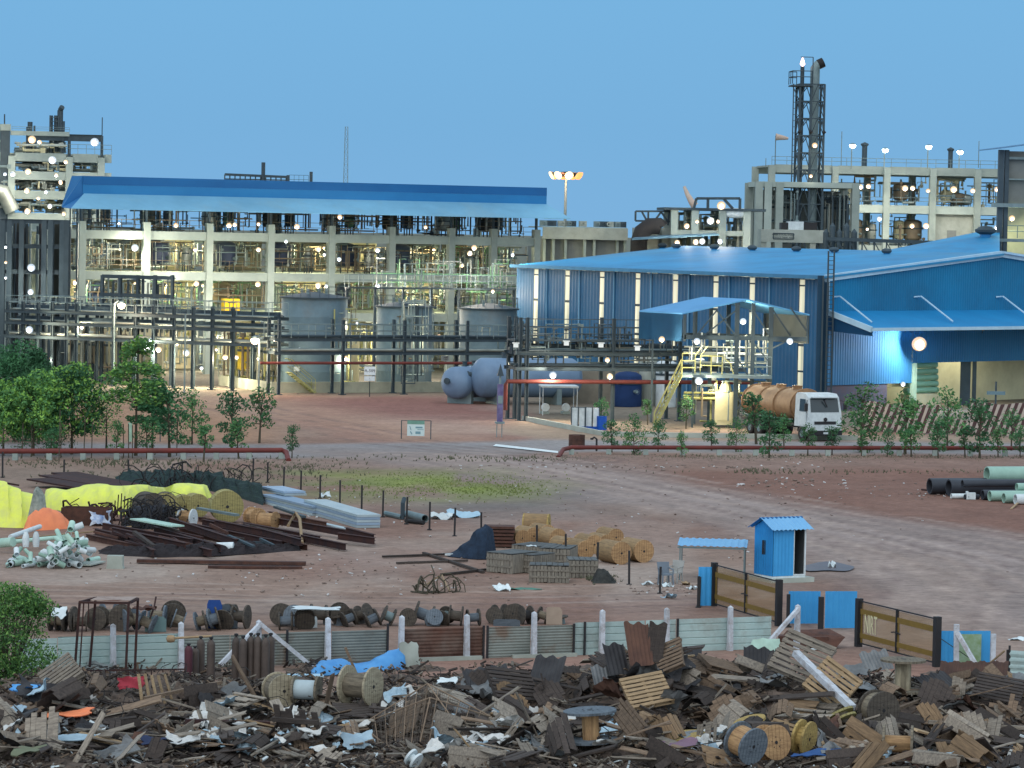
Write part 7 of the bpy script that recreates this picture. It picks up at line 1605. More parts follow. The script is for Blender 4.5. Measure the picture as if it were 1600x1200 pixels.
# rusty beams
rg = random.Random(21)
BM = [((135, 842), (240, 866)), ((148, 838), (262, 864)), ((160, 834), (300, 858)), ((175, 846), (290, 868)), ((185, 832), (330, 862)), ((200, 850), (240, 872)), ((240, 840), (345, 868)), ((265, 830), (370, 862)), ((280, 832), (400, 862)), ((300, 830), (440, 858)), ((316, 828), (450, 852)), ((335, 834), (470, 858)), ((345, 838), (480, 860)), ((380, 828), (500, 850)), ((410, 822), (550, 845)), ((380, 840), (470, 862)), ((310, 815), (400, 832)), ((470, 848), (540, 862)), ((528, 850), (585, 856)), ((540, 846), (584, 854)), ((420, 806), (510, 824)), ((250, 850), (330, 872))]
for i, (a, b) in enumerate(BM):
    z = .08 + .13 * (i % 4); beam(up(G(*a), z), up(G(*b), z * .7 + .05), .18, .28, DRUST if i % 4 else RUST, 'steel_beam', 'long dark rusty steel beam in the jumbled pile', 'steel beam', 'rusty beams piled in front of the old drums', True)
rg = random.Random(88)
for i in range(26):
    a_ = (rg.uniform(140, 420), rg.uniform(838, 858)); b_ = (a_[0] + rg.uniform(20, 70), a_[1] + rg.uniform(-2, 14)); z = rg.uniform(.1, .65)
    beam(up(G(*a_), z), up(G(*b_), z * .6), rg.uniform(.06, .16), rg.uniform(.05, .16), [DRUST, DRUST, RUST, PLK[2], DSTEEL][i % 5], 'scrap_bar', 'short bar scattered over the pile of rusty steel beams', 'bar', 'short bars over the rusty beams')
mound([(150, 866, 860), (200, 870, 856), (260, 871, 855), (330, 869, 853), (400, 865, 852), (470, 861, 856)], 2.2, 'dark rubble under the pile of rusty beams', 'scrap_rubble', 'rubble', mat('dark_rubble', S(50, 46, 50), S(36, 34, 38), .95, 0, 5, .9, .6, 18), 17, .15, spike=.25, smooth=False, kind='stuff')
for i, (a, b, w, h, z, m, nm) in enumerate((((214, 880), (478, 884), .45, .12, .1, RUST, 'long flat rusty plate on the ground, rear of two'), ((325, 888), (472, 889), .35, .1, .06, RUST, 'shorter flat rusty plate, front of two'), ((214, 838), (276, 850), .7, .06, .75, PVC, 'pale sheet panel lying on the rusty beams'), ((310, 815), (370, 826), .25, .1, .6, STEEL, 'grey channel on the beams right of the drums'), ((430, 802), (475, 818), .2, .1, .3, DSTEEL, 'dark grey channel between the tan drum and pale panels'))):
    beam(up(G(*a), z), up(G(*b), z), w, h, m, 'steel_plate', nm, 'steel plate')
mb = MB(); mb.lathe([(.18, 0), (.22, .7), (.01, .7)], (0, 0, .25), (1, -.1, 0), 14); tag(mb.build('white_canister', WHITE, None, True, loc=G(338, 864)), 'white canister lying at the front of the rusty beams', 'canister')
tubeo([up(G(450, 832), .3), up(G(462, 826), .7), up(G(468, 834), .65), up(G(472, 852), .1)], .07, PLK[3], 'driftwood', 'pale curved log end on the right of the rusty beams', 'log')
# ---------------- boundary fence ----------------
fA, fB = G(177, 1050), G(1244, 1014)
FN = Frame(fA, math.degrees(math.atan2(fB.y - fA.y, fB.x - fA.x)))
fs = lambda px, py=1030: FN.L(px, py)[0]; fz = lambda px, py: FN.L(px, py)[1]
t = thing('boundary_fence', 'long fence of white concrete posts and mismatched grey metal sheets', 'fence', FN.w(0), FN.a)
PALE = mat('pale_fence_sheet', S(168, 194, 196), S(140, 168, 172), .6, 0, .7, .8, rust=(S(110, 90, 75), .35)); GRYC = mat('grey_corrugated_sheet', S(128, 138, 136), S(98, 106, 104), .6, 0, .9, .8, rust=(S(105, 82, 66), .7))
RSTC = mat('rusted_corrugated_sheet', S(96, 66, 56), S(112, 104, 98), .85, 0, .7, .9, rust=(S(70, 46, 40), .8))
def panel(px0, px1, yt, yb, m, pitch, dep, d=.14):
    s0, s1 = fs(px0), fs(px1); zt, zb = fz((px0 + px1) / 2, yt), max(.02, fz((px0 + px1) / 2, yb))
    mb = MB(); mb.corr((s0, d, zb), (0, 0, 1), (1, 0, 0), zt - zb, s1 - s0, pitch, dep, .006, 6 if m is not PALE else 9, groove=m is PALE); mb.build('sheet_panel', m, t)
edges = [(20, 92, 999, 1050, PALE), (92, 176, 995, 1048, PALE), (178, 283, 992, 1048, PALE), (285, 362, 994, 1050, GRYC), (362, 450, 992, 1048, GRYC), (452, 520, 988, 1044, GRYC), (520, 610, 986, 1042, GRYC), (630, 757, 982, 1034, RSTC), (765, 832, 980, 1033, GRYC), (832, 898, 978, 1031, GRYC)]
for a, b, yt, yb, m in edges: panel(a, b - 1, yt, yb, m, .2 if m is PALE else (.09 if m is GRYC else .11), .03 if m is PALE else .02)
for a, b in ((900, 1010), (1011, 1059), (1060, 1140), (1141, 1208)):
    f = lambda px: 974 - (px - 900) * .034; panel(a, b - 1, f((a + b) / 2), f((a + b) / 2) + 55, PALE, .22, .03)
mb = MB()
for px, yt, yb in ((898, 975, 1032), (915, 972, 1031), (1060, 967, 1026), (450, 985, 1046), (607, 975, 1042), (763, 978, 1034), (757, 978, 1034)): mb.bar((fs(px), .1, 0), (fs(px), .1, fz(px, yt)), .06)
mb.build('sheet_stay', BSTEEL, t)
PW = mat('white_post', S(196, 208, 222), S(160, 168, 178), .8, 0, 5, .8, .2, rust=(S(130, 118, 110), .5))
for px, yt in ((177, 974), (283, 971), (403, 968), (512, 964), (626, 961), (729, 959), (834, 955), (940, 952), (1041, 949), (1140, 946), (1244, 944)):
    zt = fz(px, yt); s_ = fs(px); mb = MB(); w = .085; tl = U(-.02, .02)
    mb.add([(s_ - w, -w, -.1), (s_ + w, -w, -.1), (s_ + w, w, -.1), (s_ - w, w, -.1), (s_ - w * .8 + tl, -w * .8, zt - .06), (s_ + w * .8 + tl, -w * .8, zt - .06), (s_ + w * .8 + tl, w * .8, zt - .06), (s_ - w * .8 + tl, w * .8, zt - .06), (s_ + tl, 0, zt)], [(0, 1, 5, 4), (1, 2, 6, 5), (2, 3, 7, 6), (3, 0, 4, 7), (4, 5, 8), (5, 6, 8), (6, 7, 8), (7, 4, 8), (0, 3, 2, 1)])
    mb.build('post', PW, t)
for a, b, c, d in ((404, 974, 480, 1052), (402, 976, 336, 1036), (1243, 950, 1180, 1012)):
    mb = MB(); mb.bar((fs(a), -.14, fz(a, b)), (fs(c), -.5, max(.02, fz(c, d))), .12); mb.build('brace', PW, t)
mb = MB(); mb.box((fs(690), -.05, .06), (fs(755) - fs(632), .15, .14)); mb.box((fs(850), -.05, .06), (fs(900) - fs(800), .12, .12)); mb.build('footing', CONC2, t)
# second fence run at the right
p0 = G(1494, 1046); t = thing('brace_post', 'white concrete post with a slanting brace beside the blue sheets', 'post', p0, 0)
k_ = 1 / PPM(p0.y); mb = MB(); mb.bar((0, 0, -.1), (-.02, 0, 71 * k_), .16); mb.build('post', PW, t); mb = MB(); mb.bar((0, -.1, 58 * k_), (33 * k_, -.5, 2 * k_), .12); mb.build('brace', PW, t)
p0 = G(1551, 1046); mb = MB(); mb.bar((0, 0, -.1), (0, 0, 56 * k_), .15); tag(mb.build('post', PW, None, loc=p0), 'plain white concrete post right of the blue sheets', 'post')
def blue_sheet(px0, px1, yt, yb, label, ang=0, extra=None):
    a, b = G(px0, yb), G(px1, yb); L = (b - a).length; h = (yb - yt) / PPM(a.y); t = thing('blue_sheet_panel', label, 'sheet panel', a, math.atan2(b.y - a.y, b.x - a.x) + ang); mb = MB(); mb.corr((0, 0, .04), (1, 0, 0), (0, 0, 1), L, h, .2, .025, .008); mb.build('sheet', BCD, t)
    return t, h, L
blue_sheet(1090, 1112, 887, 948, 'narrow blue sheet left of the left gate')
blue_sheet(1231, 1281, 925, 976, 'blue sheet panel left of the thick black post')
blue_sheet(1288, 1338, 925, 983, 'blue sheet panel between the black post and the right gate')
t, h, L = blue_sheet(1467, 1546, 987, 1042, 'blue sheet with a greenish patch right of the right gate')
mb = MB(); mb.b2((L * .28, -.05, .1), (L * .82, -.03, h - .06)); mb.build('patch', mat('green_patch', S(150, 180, 160), S(120, 150, 100), .6, 0, 4, .9), t)
for i, (px, yb, yt, w, nm) in enumerate(((1091, 950, 900, .1, 'short black post at the narrow blue sheet'), (1282, 990, 932, .18, 'thick black post between two blue sheets'), (1231, 980, 928, .12, 'black post at the left end of the blue sheets'), (1576, 1072, 1008, .06, 'thin black post at the right sheet fence'))):
    p = G(px, yb); mb = MB(); mb.bar((0, 0, 0), (0, 0, (yb - yt) / PPM(p.y)), w); mb.box((0, 0, .02), (w * 2, w * 2, .04)); tag(mb.build('gate_post', BSTEEL, None, loc=p), nm, 'post')
p = G(1573, 1072); t = thing('sheet_fence', 'pale ribbed sheet fence at the right edge', 'fence', p, R(-24)); mb = MB(); mb.corr((0, 0, .05), (0, 0, 1), (1, 0, 0), 54 / PPM(p.y), 3, .2, .03, .006); mb.build('sheet_panel', PALE, t); mb = MB(); mb.bar((0, 0, 0), (0, 0, 1.1), .06); mb.build('post', BSTEEL, t); mb = MB(); mb.bar((1.5, .06, 0), (1.5, .06, 1.1), .06); mb.build('post', BSTEEL, t)
# gates
MESH = mat('ochre_gate_mesh', S(128, 112, 88), S(110, 98, 80), .8, 0, 4); GBAND = mat('ochre_band', S(118, 98, 44), S(98, 82, 42), .7, 0, 3)
MESHT = bpy.data.materials.new('fine_ochre_mesh'); MESHT.use_nodes = True
_n = MESHT.node_tree.nodes; _l = MESHT.node_tree.links; _b = _n['Principled BSDF']; _b.inputs['Base Color'].default_value = (*S(150, 124, 84), 1); _b.inputs['Roughness'].default_value = .8; _b.inputs['Alpha'].default_value = .32
def gate(pa, pb, ytop, label, sign):
    """two leaves of fine mesh between heavy black posts"""
    a, b = G(*pa), G(*pb); L = (b - a).length; t = thing('mesh_gate', label, 'gate', a, math.atan2(b.y - a.y, b.x - a.x)); h = ytop
    for k in (0, 1):
        mb = MB(); mb.bar((L * k, 0, -.1), (L * k, 0, h + .08), .2); mb.build('gate_post', BSTEEL, t)
        x0, x1 = .12 + (L / 2 - .1) * k, L / 2 - .02 + (L / 2 - .1) * k
        mb = MB()
        for z in (.12, h): mb.bar((x0, 0, z), (x1, 0, z), .04)
        for x in (x0, x1): mb.bar((x, 0, .1), (x, 0, h), .07)
        lf = mb.build('leaf_frame', BSTEEL, t)
        mb = MB(); mb.b2((x0, .02, .14), (x1, .026, h - .05)); mb.build('mesh_panel', MESHT, lf)
        mb = MB(); mb.b2((x0, -.03, h * .72), (x1, -.015, h * .84)); mb.b2((x0, -.03, h * .2), (x1, -.015, h * .31)); mb.b2((x0 + .02, -.012, .15), (x0 + .14, .0, h * .72)); mb.build('band', GBAND, lf)
        mb = MB(); mb.bar((x0 if k else x1, -.06, h * .52), ((x0 + .3) if k else (x1 - .25), -.06, h * .5), .04); mb.build('latch', BSTEEL, lf)
    if sign: text_on('NIRT', .5, mat('cream_lettering', S(205, 205, 170)), t, (L * .17, -.035, h * .52)).scale = (.8, 1.75, 1)
gate((1115, 948), (1216, 978), 1.52, 'left ochre mesh gate beside the guard cabin, hung between black posts', False)
gate((1341, 1010), (1463, 1042), 1.5, 'right ochre mesh gate with tall white letters', True)
# rust sheet behind the brace
mb = MB(); a = G(1208, 1012); mb.add([(0, 0, .0), (2.0, -.1, .0), (2.35, .1, .38), (1.9, .9, .55), (.5, .7, .5), (0, 0, .05), (0.05, .02, -.02), (2.0, -.08, -.02)], [(0, 1, 2, 3, 4, 5), (5, 4, 3, 2, 1, 0)]); mb.box((1, .3, .2), (1.6, .5, .35)); tag(mb.build('rusty_sheet', RUST, None, loc=a), 'dark rusty sheet slumped behind the end post brace', 'sheet')
tag(crumple(.9, .6, 5, .04, random.Random(9)).build('pale_board', PVC, None, True, loc=up(G(1197, 1026), .3), rot=(R(60), 0, .1)), 'pale board leaning at the foot of the brace', 'board')
beam(up(G(1262, 1018), .05), up(G(1292, 1014), .05), .1, .05, WHITE, 'white_batten', 'short white batten on the ground left of the right gate', 'batten')
beam(AT(1243, 1020, 91.2), AT(1332, 1106, 89.2), .2, .16, PW, 'fallen_post', 'fallen white concrete post slanting down over the pallets', 'post')
# gas cylinders
def cyl(px, py, yt, label, m, grp):
    p = G(px, py); k = 1 / PPM(p.y); h = (py - yt) * k; r = 6.5 * k; t = thing('gas_cylinder', label, 'gas cylinder', p, U(0, 6), grp)
    mb = MB(); mb.lathe([(.01, 0), (r, 0), (r, h * .84), (r * .88, h * .9), (r * .45, h * .95), (r * .3, h * .96)], n=16); mb.build('body', m, t, True)
    mb = MB(); mb.lathe([(r * .3, h * .96), (r * .3, h * .98), (r * .5, h * .98), (r * .5, h * 1.02), (.01, h * 1.03)], n=8); mb.build('valve', BSTEEL, t, True)
CY = mat('brown_grey_cylinder', S(88, 80, 76), S(70, 64, 62), .6, .1, 2, .8, var=.12); CYM = mat('maroon_cylinder', S(82, 48, 58), S(62, 42, 48), .6, .1, 2)
for i, (px, py, yt, m) in enumerate(((294, 1064, 1006, CYM), (304, 1062, 1010, CY), (313, 1060, 995, CY), (329, 1066, 996, CY))): cyl(px, py, yt, ['maroon gas cylinder, leftmost by the fence', 'gas cylinder half hidden right of the maroon one', 'tall brown gas cylinder in the left group', 'rightmost gas cylinder of the left group'][i], m, 'gas cylinders by the fence')
for i, (px, py, yt) in enumerate(((368, 1068, 991), (379, 1071, 994), (391, 1070, 990), (402, 1071, 990), (414, 1072, 992), (422, 1066, 990))): cyl(px, py, yt, 'brown gas cylinder, %s from the left in the group of six' % ORD[i], CY, 'gas cylinders by the fence')
tubeo([up(G(262, 1058), 1.15), up(G(330, 1058), 1.22)], .035, PLK[3], 'cylinder_bar', 'pale stick laid across the left gas cylinders', 'stick')
mb = MB(); mb.lathe([(.01, -.14), (.1, -.1), (.12, 0), (.1, .1), (.02, .14)], (0, 0, 0), (1, 0, 0), 10); tag(mb.build('wood_knob', PLK[3], None, True, loc=up(G(266, 1058), 1.14)), 'round wooden end on the stick over the cylinders', 'log')
# rusty stand
p = G(165, 1056); k_ = 1 / PPM(p.y); t = thing('rusty_stand', 'tall rusty angle iron stand with a sheet on top', 'stand', p, 0); top = 2.24
C4 = [(-.86, -.55), (.66, -.62), (.80, .55), (-.56, .6)]; T4 = [(-.72, -.6), (.72, -.6), (.86, .6), (-.4, .6)]
for i in range(4):
    mb = MB(); mb.bar((*C4[i], 0), (*T4[i], top), .07); mb.build('leg', DRUST, t)
mb = MB()
for i in range(4): a, b = T4[i], T4[(i + 1) % 4]; mb.bar((*a, top), (*b, top), .07); c, d = C4[i], C4[(i + 1) % 4]; mb.bar((c[0], c[1], .12), (d[0], d[1], .12), .05)
mb.bar((T4[0][0] + .12, T4[0][1], top), (C4[0][0] + .15, C4[0][1], .1), .04); mb.bar((T4[0][0] + .25, T4[0][1] + .1, top), (T4[0][0] + .25, T4[0][1] + .1, top - .6), .03); mb.build('rail', DRUST, t)
mb = MB(); mb.add([(x, y, z) for z in (top + .05, top + .07) for x, y in ((-.42, -.5), (.74, -.55), (.84, .55), (-.28, .55))], [(3, 2, 1, 0), (4, 5, 6, 7), (0, 1, 5, 4), (1, 2, 6, 5), (2, 3, 7, 6), (3, 0, 4, 7)]); mb.build('top_sheet', mat('rust_spotted_sheet', S(160, 145, 138), S(150, 130, 120), .7, 0, 2, .6, rust=(S(96, 62, 50), .9)), t)
# blue tarp by the fence
BT = mat('blue_tarpaulin', S(88, 160, 222), S(60, 130, 200), .5, 0, 1.5, .7)
mound([(484, 1056, 1040), (500, 1056, 1034), (530, 1054, 1034), (552, 1052, 1040), (575, 1050, 1036), (610, 1048, 1020), (632, 1046, 1011), (640, 1042, 1020)], 1.5, 'blue tarpaulin draped at the foot of the grey sheets', 'tarpaulin', 'tarpaulin', BT, 41, .08, nt=12)
beam(up(G(440, 1058), .05), up(G(505, 1058), .05), .5, .04, TRIM, 'pale_board', 'long pale board flat on the ground left of the blue tarpaulin', 'board')
tag(crumple(.6, .9, 6, .06, random.Random(19)).build('pale_sack', CONC2, None, True, loc=up(G(640, 1044), .35), rot=(R(70), 0, .4)), 'pale torn sack standing right of the blue tarpaulin', 'sack')
# row of empty drums behind the fence
rg = random.Random(12)
MATS = [W_DRK, W_GRY, W_BLG, W_DRK, W_OLV, W_DRK]
NM = {id(W_DRK): 'dark', id(W_GRY): 'grey', id(W_BLG): 'blue grey', id(W_OLV): 'olive'}
pr = {}
lst = [(88, 992, 20), (103, 990, 22), (120, 995, 17), (148, 992, 20), (165, 990, 21), (186, 992, 22), (205, 990, 20), (222, 994, 18), (240, 990, 20), (258, 988, 22), (272, 990, 18), (320, 990, 18), (333, 992, 20), (352, 990, 20), (370, 992, 21), (430, 988, 20), (446, 990, 16), (458, 986, 19), (474, 988, 18), (492, 986, 18), (511, 984, 19), (528, 986, 19), (548, 984, 15), (569, 984, 18), (585, 985, 16), (600, 984, 17), (640, 984, 15), (655, 984, 20), (676, 986, 15), (692, 982, 16), (710, 983, 18), (740, 984, 15), (769, 982, 15), (784, 980, 15), (800, 982, 17), (818, 980, 17), (846, 980, 14), (866, 980, 13)]
for i, (px, py, rr) in enumerate(lst):
    m = MATS[rg.randrange(6)]; p = G(px, py - 4); p.y += rg.uniform(0, 1.2); r = rr / PPM(p.y) * .9; ang = R(rg.uniform(-35, 40)) if rg.random() < .65 else R(rg.uniform(60, 110))
    if i < 6: pr[i] = reel('x', p, .4, .5, m, [W_GRY, BLACKRUB, W_DRK, STEEL, W_GRY, W_BLG][i], (0, 0, ang), cr=.5); o = pr[i]; o.scale = (r / .4,) * 3
    else: o = copy_tree(pr[rg.randrange(6)], p, (rg.uniform(-.4, .4), rg.uniform(-.45, .45) if rg.random() > .18 else R(80), ang), scale=(r / .4 * rg.uniform(.8, 1.2), r / .4, r / .4))
    o['group'] = 'empty drums lined up behind the fence'
    o['label'] = 'small empty cable drum behind the fence, %s' % ('%s from the left' % ORD[i] if i < 19 else '%s from the right' % ORD[37 - i] if i > 18 else '')
for i, (px, py, w, h, m, nm) in enumerate(((335, 985, .5, .95, mat('deep_blue_board', S(30, 66, 130)), 'deep blue board standing among the drums behind the fence'), (243, 990, .7, .5, mat('teal_sheet', S(96, 124, 128)), 'dull teal sheet leaning on drums behind the fence'), (491, 984, .2, .38, WHITE, 'white can among the drums behind the fence'), (866, 979, .55, .6, mat('rounded_beige', S(150, 138, 126)), 'beige round cornered panel at the right end of the drum row'), (350, 985, .9, .8, W_BLG, 'grey blue slatted box among the drums'), (792, 982, .9, .25, W_BLG, 'dark blue grey slab among the right hand drums'))):
    p = G(px, py - 3); mb = MB(); mb.prism([(-w / 2, 0, 0), (w / 2, 0, 0), (w / 2, 0, h * .8), (w * .35, 0, h), (-w * .4, 0, h), (-w / 2, 0, h * .85)], (0, .12 if i != 4 else .5, 0)); tag(mb.build('panel', m, None, loc=p, rot=(R(-8), 0, .1)), nm, 'panel')
tag(crumple(1.5, .9, 6, .02, random.Random(2)).build('white_sheet', WHITE, None, True, loc=up(G(493, 985), .75)), 'flat white sheet lying on top of the drums behind the fence', 'sheet')
tag(crumple(.45, .5, 6, .06, random.Random(6)).build('white_rag', WHITE, None, True, loc=up(G(92, 990), .7), rot=(.6, 0, 0)), 'white rag over the leftmost drum behind the fence', 'rag')
tag(crumple(.7, .5, 6, .06, random.Random(7)).build('brown_sheet', RUST, None, True, loc=up(G(226, 990), .85)), 'brown curled sheet on the drums right of the rusty stand', 'sheet')
tubeo([up(G(234, 990), .5), up(G(240, 988), .8), up(G(243, 987), 1.15)], .03, DRUST, 'iron_hook', 'curved iron bar sticking up from the drums', 'iron bar')

# ---------------- scrap heap in front ----------------
GA = [(995, 1130, 1.35, 1.5, 2.6), (1090, 1110, 1.05, 2.0, 2.6), (1235, 1140, .95, 1.6, 3), (830, 1125, .75, 1.8, 2.6), (1400, 1130, .7, 2.4, 3), (1530, 1120, .75, 2.0, 2.6), (650, 1140, .75, 2.0, 2.4), (290, 1110, .5, 2.2, 2.2), (110, 1115, .65, 2.4, 2.6), (470, 1140, .35, 2.4, 2.6), (40, 1130, .5, 2.5, 2.5), (1600, 1140, .6, 2, 3), (720, 1110, .5, 1.2, 2), (940, 1200, .3, 3, 2)]
GW = [(G(a, b), h * 1.22, rx_ * 1.12, ry_) for a, b, h, rx_, ry_ in GA]
def hh(x, y):
    z = 0
    for g, h, a, b in GW: z = max(z, h * math.exp(-((x - g.x) / a) ** 2 - ((y - g.y) / b) ** 2))
    front = .2 * min(1, max(0, (G(0, 1070).y - y) / 2.5)) + .1 + .16 * math.sin(x * 1.7 + y) * math.sin(y * 1.3 - x * .6)
    return z + front
mb = MB(); hx_ = np.arange(-17, 18, .16); hy_ = np.arange(76, 105, .2); vv = []; rg = random.Random(2)
from mathutils import noise as mnoise
for y in hy_:
    for x in hx_:
        h = hh(x, y); vv.append((x + rg.uniform(-.05, .05), y + rg.uniform(-.06, .06), h - .16 + (.5 * h + .05) * (mnoise.fractal(Vector((x * 1.3, y * 1.3, 0)), 1, 2, 4) * .5) + rg.uniform(-.03, .05) if h > .05 else -.1))
nx_ = len(hx_); mb.add(vv, [(j * nx_ + i, j * nx_ + i + 1, (j + 1) * nx_ + i + 1, (j + 1) * nx_ + i) for j in range(len(hy_) - 1) for i in range(nx_ - 1)])
tag(mb.build('rubble', mat('dark_debris_soil', S(82, 75, 71), S(110, 98, 90), .95, 0, 4, 1, .9, 9)), 'dark rubble and broken scrap forming the heap in the foreground', 'rubble', kind='stuff')
def spot(px, py, dz=0.0):
    """world point on the heap surface seen at this pixel"""
    v = ray(px, py); lo, hi = 70.0, 125.0
    for k in range(260):
        y = lo + (hi - lo) * k / 260; tt = y / v.y; z = CAMH + v.z * tt; x = v.x * tt
        if z <= hh(x, y) - .03: return Vector((x, y, hh(x, y) + dz))
    return G(px, py, 0) + Vector((0, 0, dz))
OUTL = [(-50, 1080), (60, 1068), (110, 1060), (300, 1068), (430, 1074), (520, 1076), (620, 1078), (700, 1062), (760, 1052), (860, 1060), (930, 1040), (975, 1000), (1040, 1005), (1090, 1030), (1180, 1040), (1240, 1045), (1300, 1060), (1380, 1058), (1480, 1052), (1560, 1050), (1650, 1070)]
KEEP = [(562, 1082), (438, 1086), (478, 1084), (922, 1128), (922, 1165), (1062, 1158), (1172, 1145), (1160, 1180), (1205, 1180), (1252, 1168), (1410, 1045), (1410, 1075), (1372, 1112), (1402, 1175), (104, 1128), (1252, 1060), (1300, 1088), (665, 1110), (610, 1140), (720, 1130), (660, 1150), (1010, 1088), (1003, 1020), (560, 1165), (98, 1168), (250, 1085), (240, 1100), (205, 1078)]
def blocked(x, y, z):
    px, py = PJ((x, y, z + .25))
    if py < np.interp(px, [q[0] for q in OUTL], [q[1] for q in OUTL]): return True
    return any(abs(px - a) < 24 and -8 < py - b + 12 < 34 for a, b in KEEP)
rg = random.Random(99)
cols_ = [(0.42, .16, .38, .04), (.4, .26, .26, .08)]
SLAT = mat('tan_slats', S(136, 116, 92), S(96, 82, 68), .92, 0, 4, .9, .3, stretch=(6, 1, 6), var=.25)
LBLP = ['long grey weathered plank in the foreground scrap heap', 'brown weathered plank in the foreground scrap heap', 'dark rotten plank in the foreground scrap heap', 'pale newly broken plank in the foreground scrap heap']
pm = []
for k in range(12):
    w = rg.uniform(.1, .28); L = rg.uniform(1.0, 3.2); mb = MB(); th = rg.uniform(.02, .05); mb.box((0, 0, 0), (L, w, th))
    n0 = len(mb.v); mb.v = [(x + rg.uniform(-.06, .06) * (abs(x) > L * .4), y, z + (.02 * math.sin(x * 3))) for x, y, z in mb.v]
    me = bpy.data.meshes.new('plank'); me.from_pydata(mb.v, [], mb.f); pm.append(me)
pmm = []
for me in pm:
    row = []
    for m in PLK: c = me.copy(); c.materials.append(m); row.append(c)
    pmm.append(row)
cnt = 0
while cnt < 290:
    y = rg.uniform(83, 103.5) if rg.random() < .8 else rg.uniform(83, 88); x = rg.uniform(-.152 * y, .152 * y); h = hh(x, y)
    if h < .14 or rg.random() > .5 + h or blocked(x, y, h): continue
    right = x > 2; wts = cols_[1] if right else cols_[0]; u = rg.random(); mi = 0
    for j, w in enumerate(wts):
        if u < w: mi = j; break
        u -= w
    o = bpy.data.objects.new('plank', pmm[rg.randrange(12)][mi]); col.objects.link(o)
    o.location = (x, y, h + rg.uniform(-.05, .28)); steep = rg.random() < .07
    o.rotation_euler = (rg.uniform(-.5, .5), rg.uniform(-.3, .3) if not steep else rg.uniform(-1.2, -.5) * rg.choice((-1, 1)), rg.uniform(-.5, .5) if rg.random() < .6 else rg.uniform(0, 3.14))
    tag(o, LBLP[mi], 'plank', ['grey planks', 'brown planks', 'dark planks', 'pale planks'][mi] + ' in the foreground heap'); cnt += 1
# broken slatted pieces: a few boards still nailed to battens
fr_ = []
for k in range(14):
    mb = MB(); nb = rg.randrange(3, 8); bw = rg.uniform(.09, .15); x = 0; L = rg.uniform(.5, 1.3)
    for j in range(nb):
        if rg.random() < .82: mb.box((x, rg.uniform(-.08, .08), rg.uniform(0, .02)), (bw * .9, L * rg.uniform(.7, 1.1), .025), rg.uniform(-.05, .05))
        x += bw
    for q in (-.32, .32): mb.box((x / 2 - bw / 2, q * L, -.045), (x * 1.02, .08, .05))
    if k % 3 == 0: mb.v = [(a, b, c + .35 * math.sin(a / max(.3, x) * 3.1)) for a, b, c in mb.v]
    row = []
    for m in (PLK[0], PLK[1], PLK[2], SLAT, PLK[0]):
        me = bpy.data.meshes.new('board_fragment'); me.from_pydata(mb.v, [], mb.f); me.materials.append(m); row.append(me)
    fr_.append(row)
FL = ['grey slatted board fragment in the foreground scrap heap', 'brown slatted board fragment in the foreground scrap heap', 'dark slatted board fragment in the foreground scrap heap', 'tan slatted board fragment in the foreground scrap heap']
cnt = 0
while cnt < 270:
    y = rg.uniform(82.8, 103.5) if rg.random() < .8 else rg.uniform(82.8, 88); x = rg.uniform(-.153 * y, .153 * y); h = hh(x, y)
    if h < .16 or rg.random() > .4 + h * .8 or blocked(x, y, h + .1): continue
    mi = rg.choice((0, 0, 1, 2, 2, 2) if x < 2 else (0, 0, 1, 1, 2, 2, 3)); st_ = rg.random() < .16
    o = bpy.data.objects.new('board_fragment', fr_[rg.randrange(14)][mi]); col.objects.link(o); o.location = (x, y, h + rg.uniform(-.05, .22))
    o.rotation_euler = (rg.uniform(.5, 1.3) if st_ else rg.uniform(-.1, .6), rg.uniform(-.4, .4), rg.uniform(-1, 1) + (math.pi / 2 if rg.random() < .4 else 0)); s_ = rg.uniform(.75, 1.45); o.scale = (s_, s_, s_)
    tag(o, FL[mi], 'board fragment', ['grey', 'brown', 'dark', 'tan'][mi] + ' slatted fragments in the foreground heap'); cnt += 1
# sheets: corrugated and flat scraps
SC = [mat('crumpled_grey_sheet', S(120, 126, 130), S(84, 88, 92), .5, .2, 2, .9, var=.3), mat('dark_scrap_sheet', S(58, 60, 64), S(40, 40, 44), .7, .1, 2, .9, var=.3), mat('rusty_scrap_sheet', S(92, 68, 58), S(66, 50, 46), .85, 0, 2, .9, var=.25), mat('pale_blue_scrap', S(160, 188, 205), S(120, 145, 165), .5, 0, 2, .8, var=.2), mat('white_scrap', S(200, 206, 208), S(165, 170, 172), .6, 0, 2, .8, var=.1)]
LBLS = ['crumpled grey metal sheet in the foreground scrap heap', 'dark bent sheet in the foreground scrap heap', 'rusty bent sheet in the foreground scrap heap', 'pale blue plastic scrap at the front of the scrap heap', 'white torn scrap at the front of the scrap heap']
sm = [crumple(rg.uniform(.5, 1.3), rg.uniform(.4, .9), 6, rg.uniform(.04, .12), rg) for _ in range(8)]
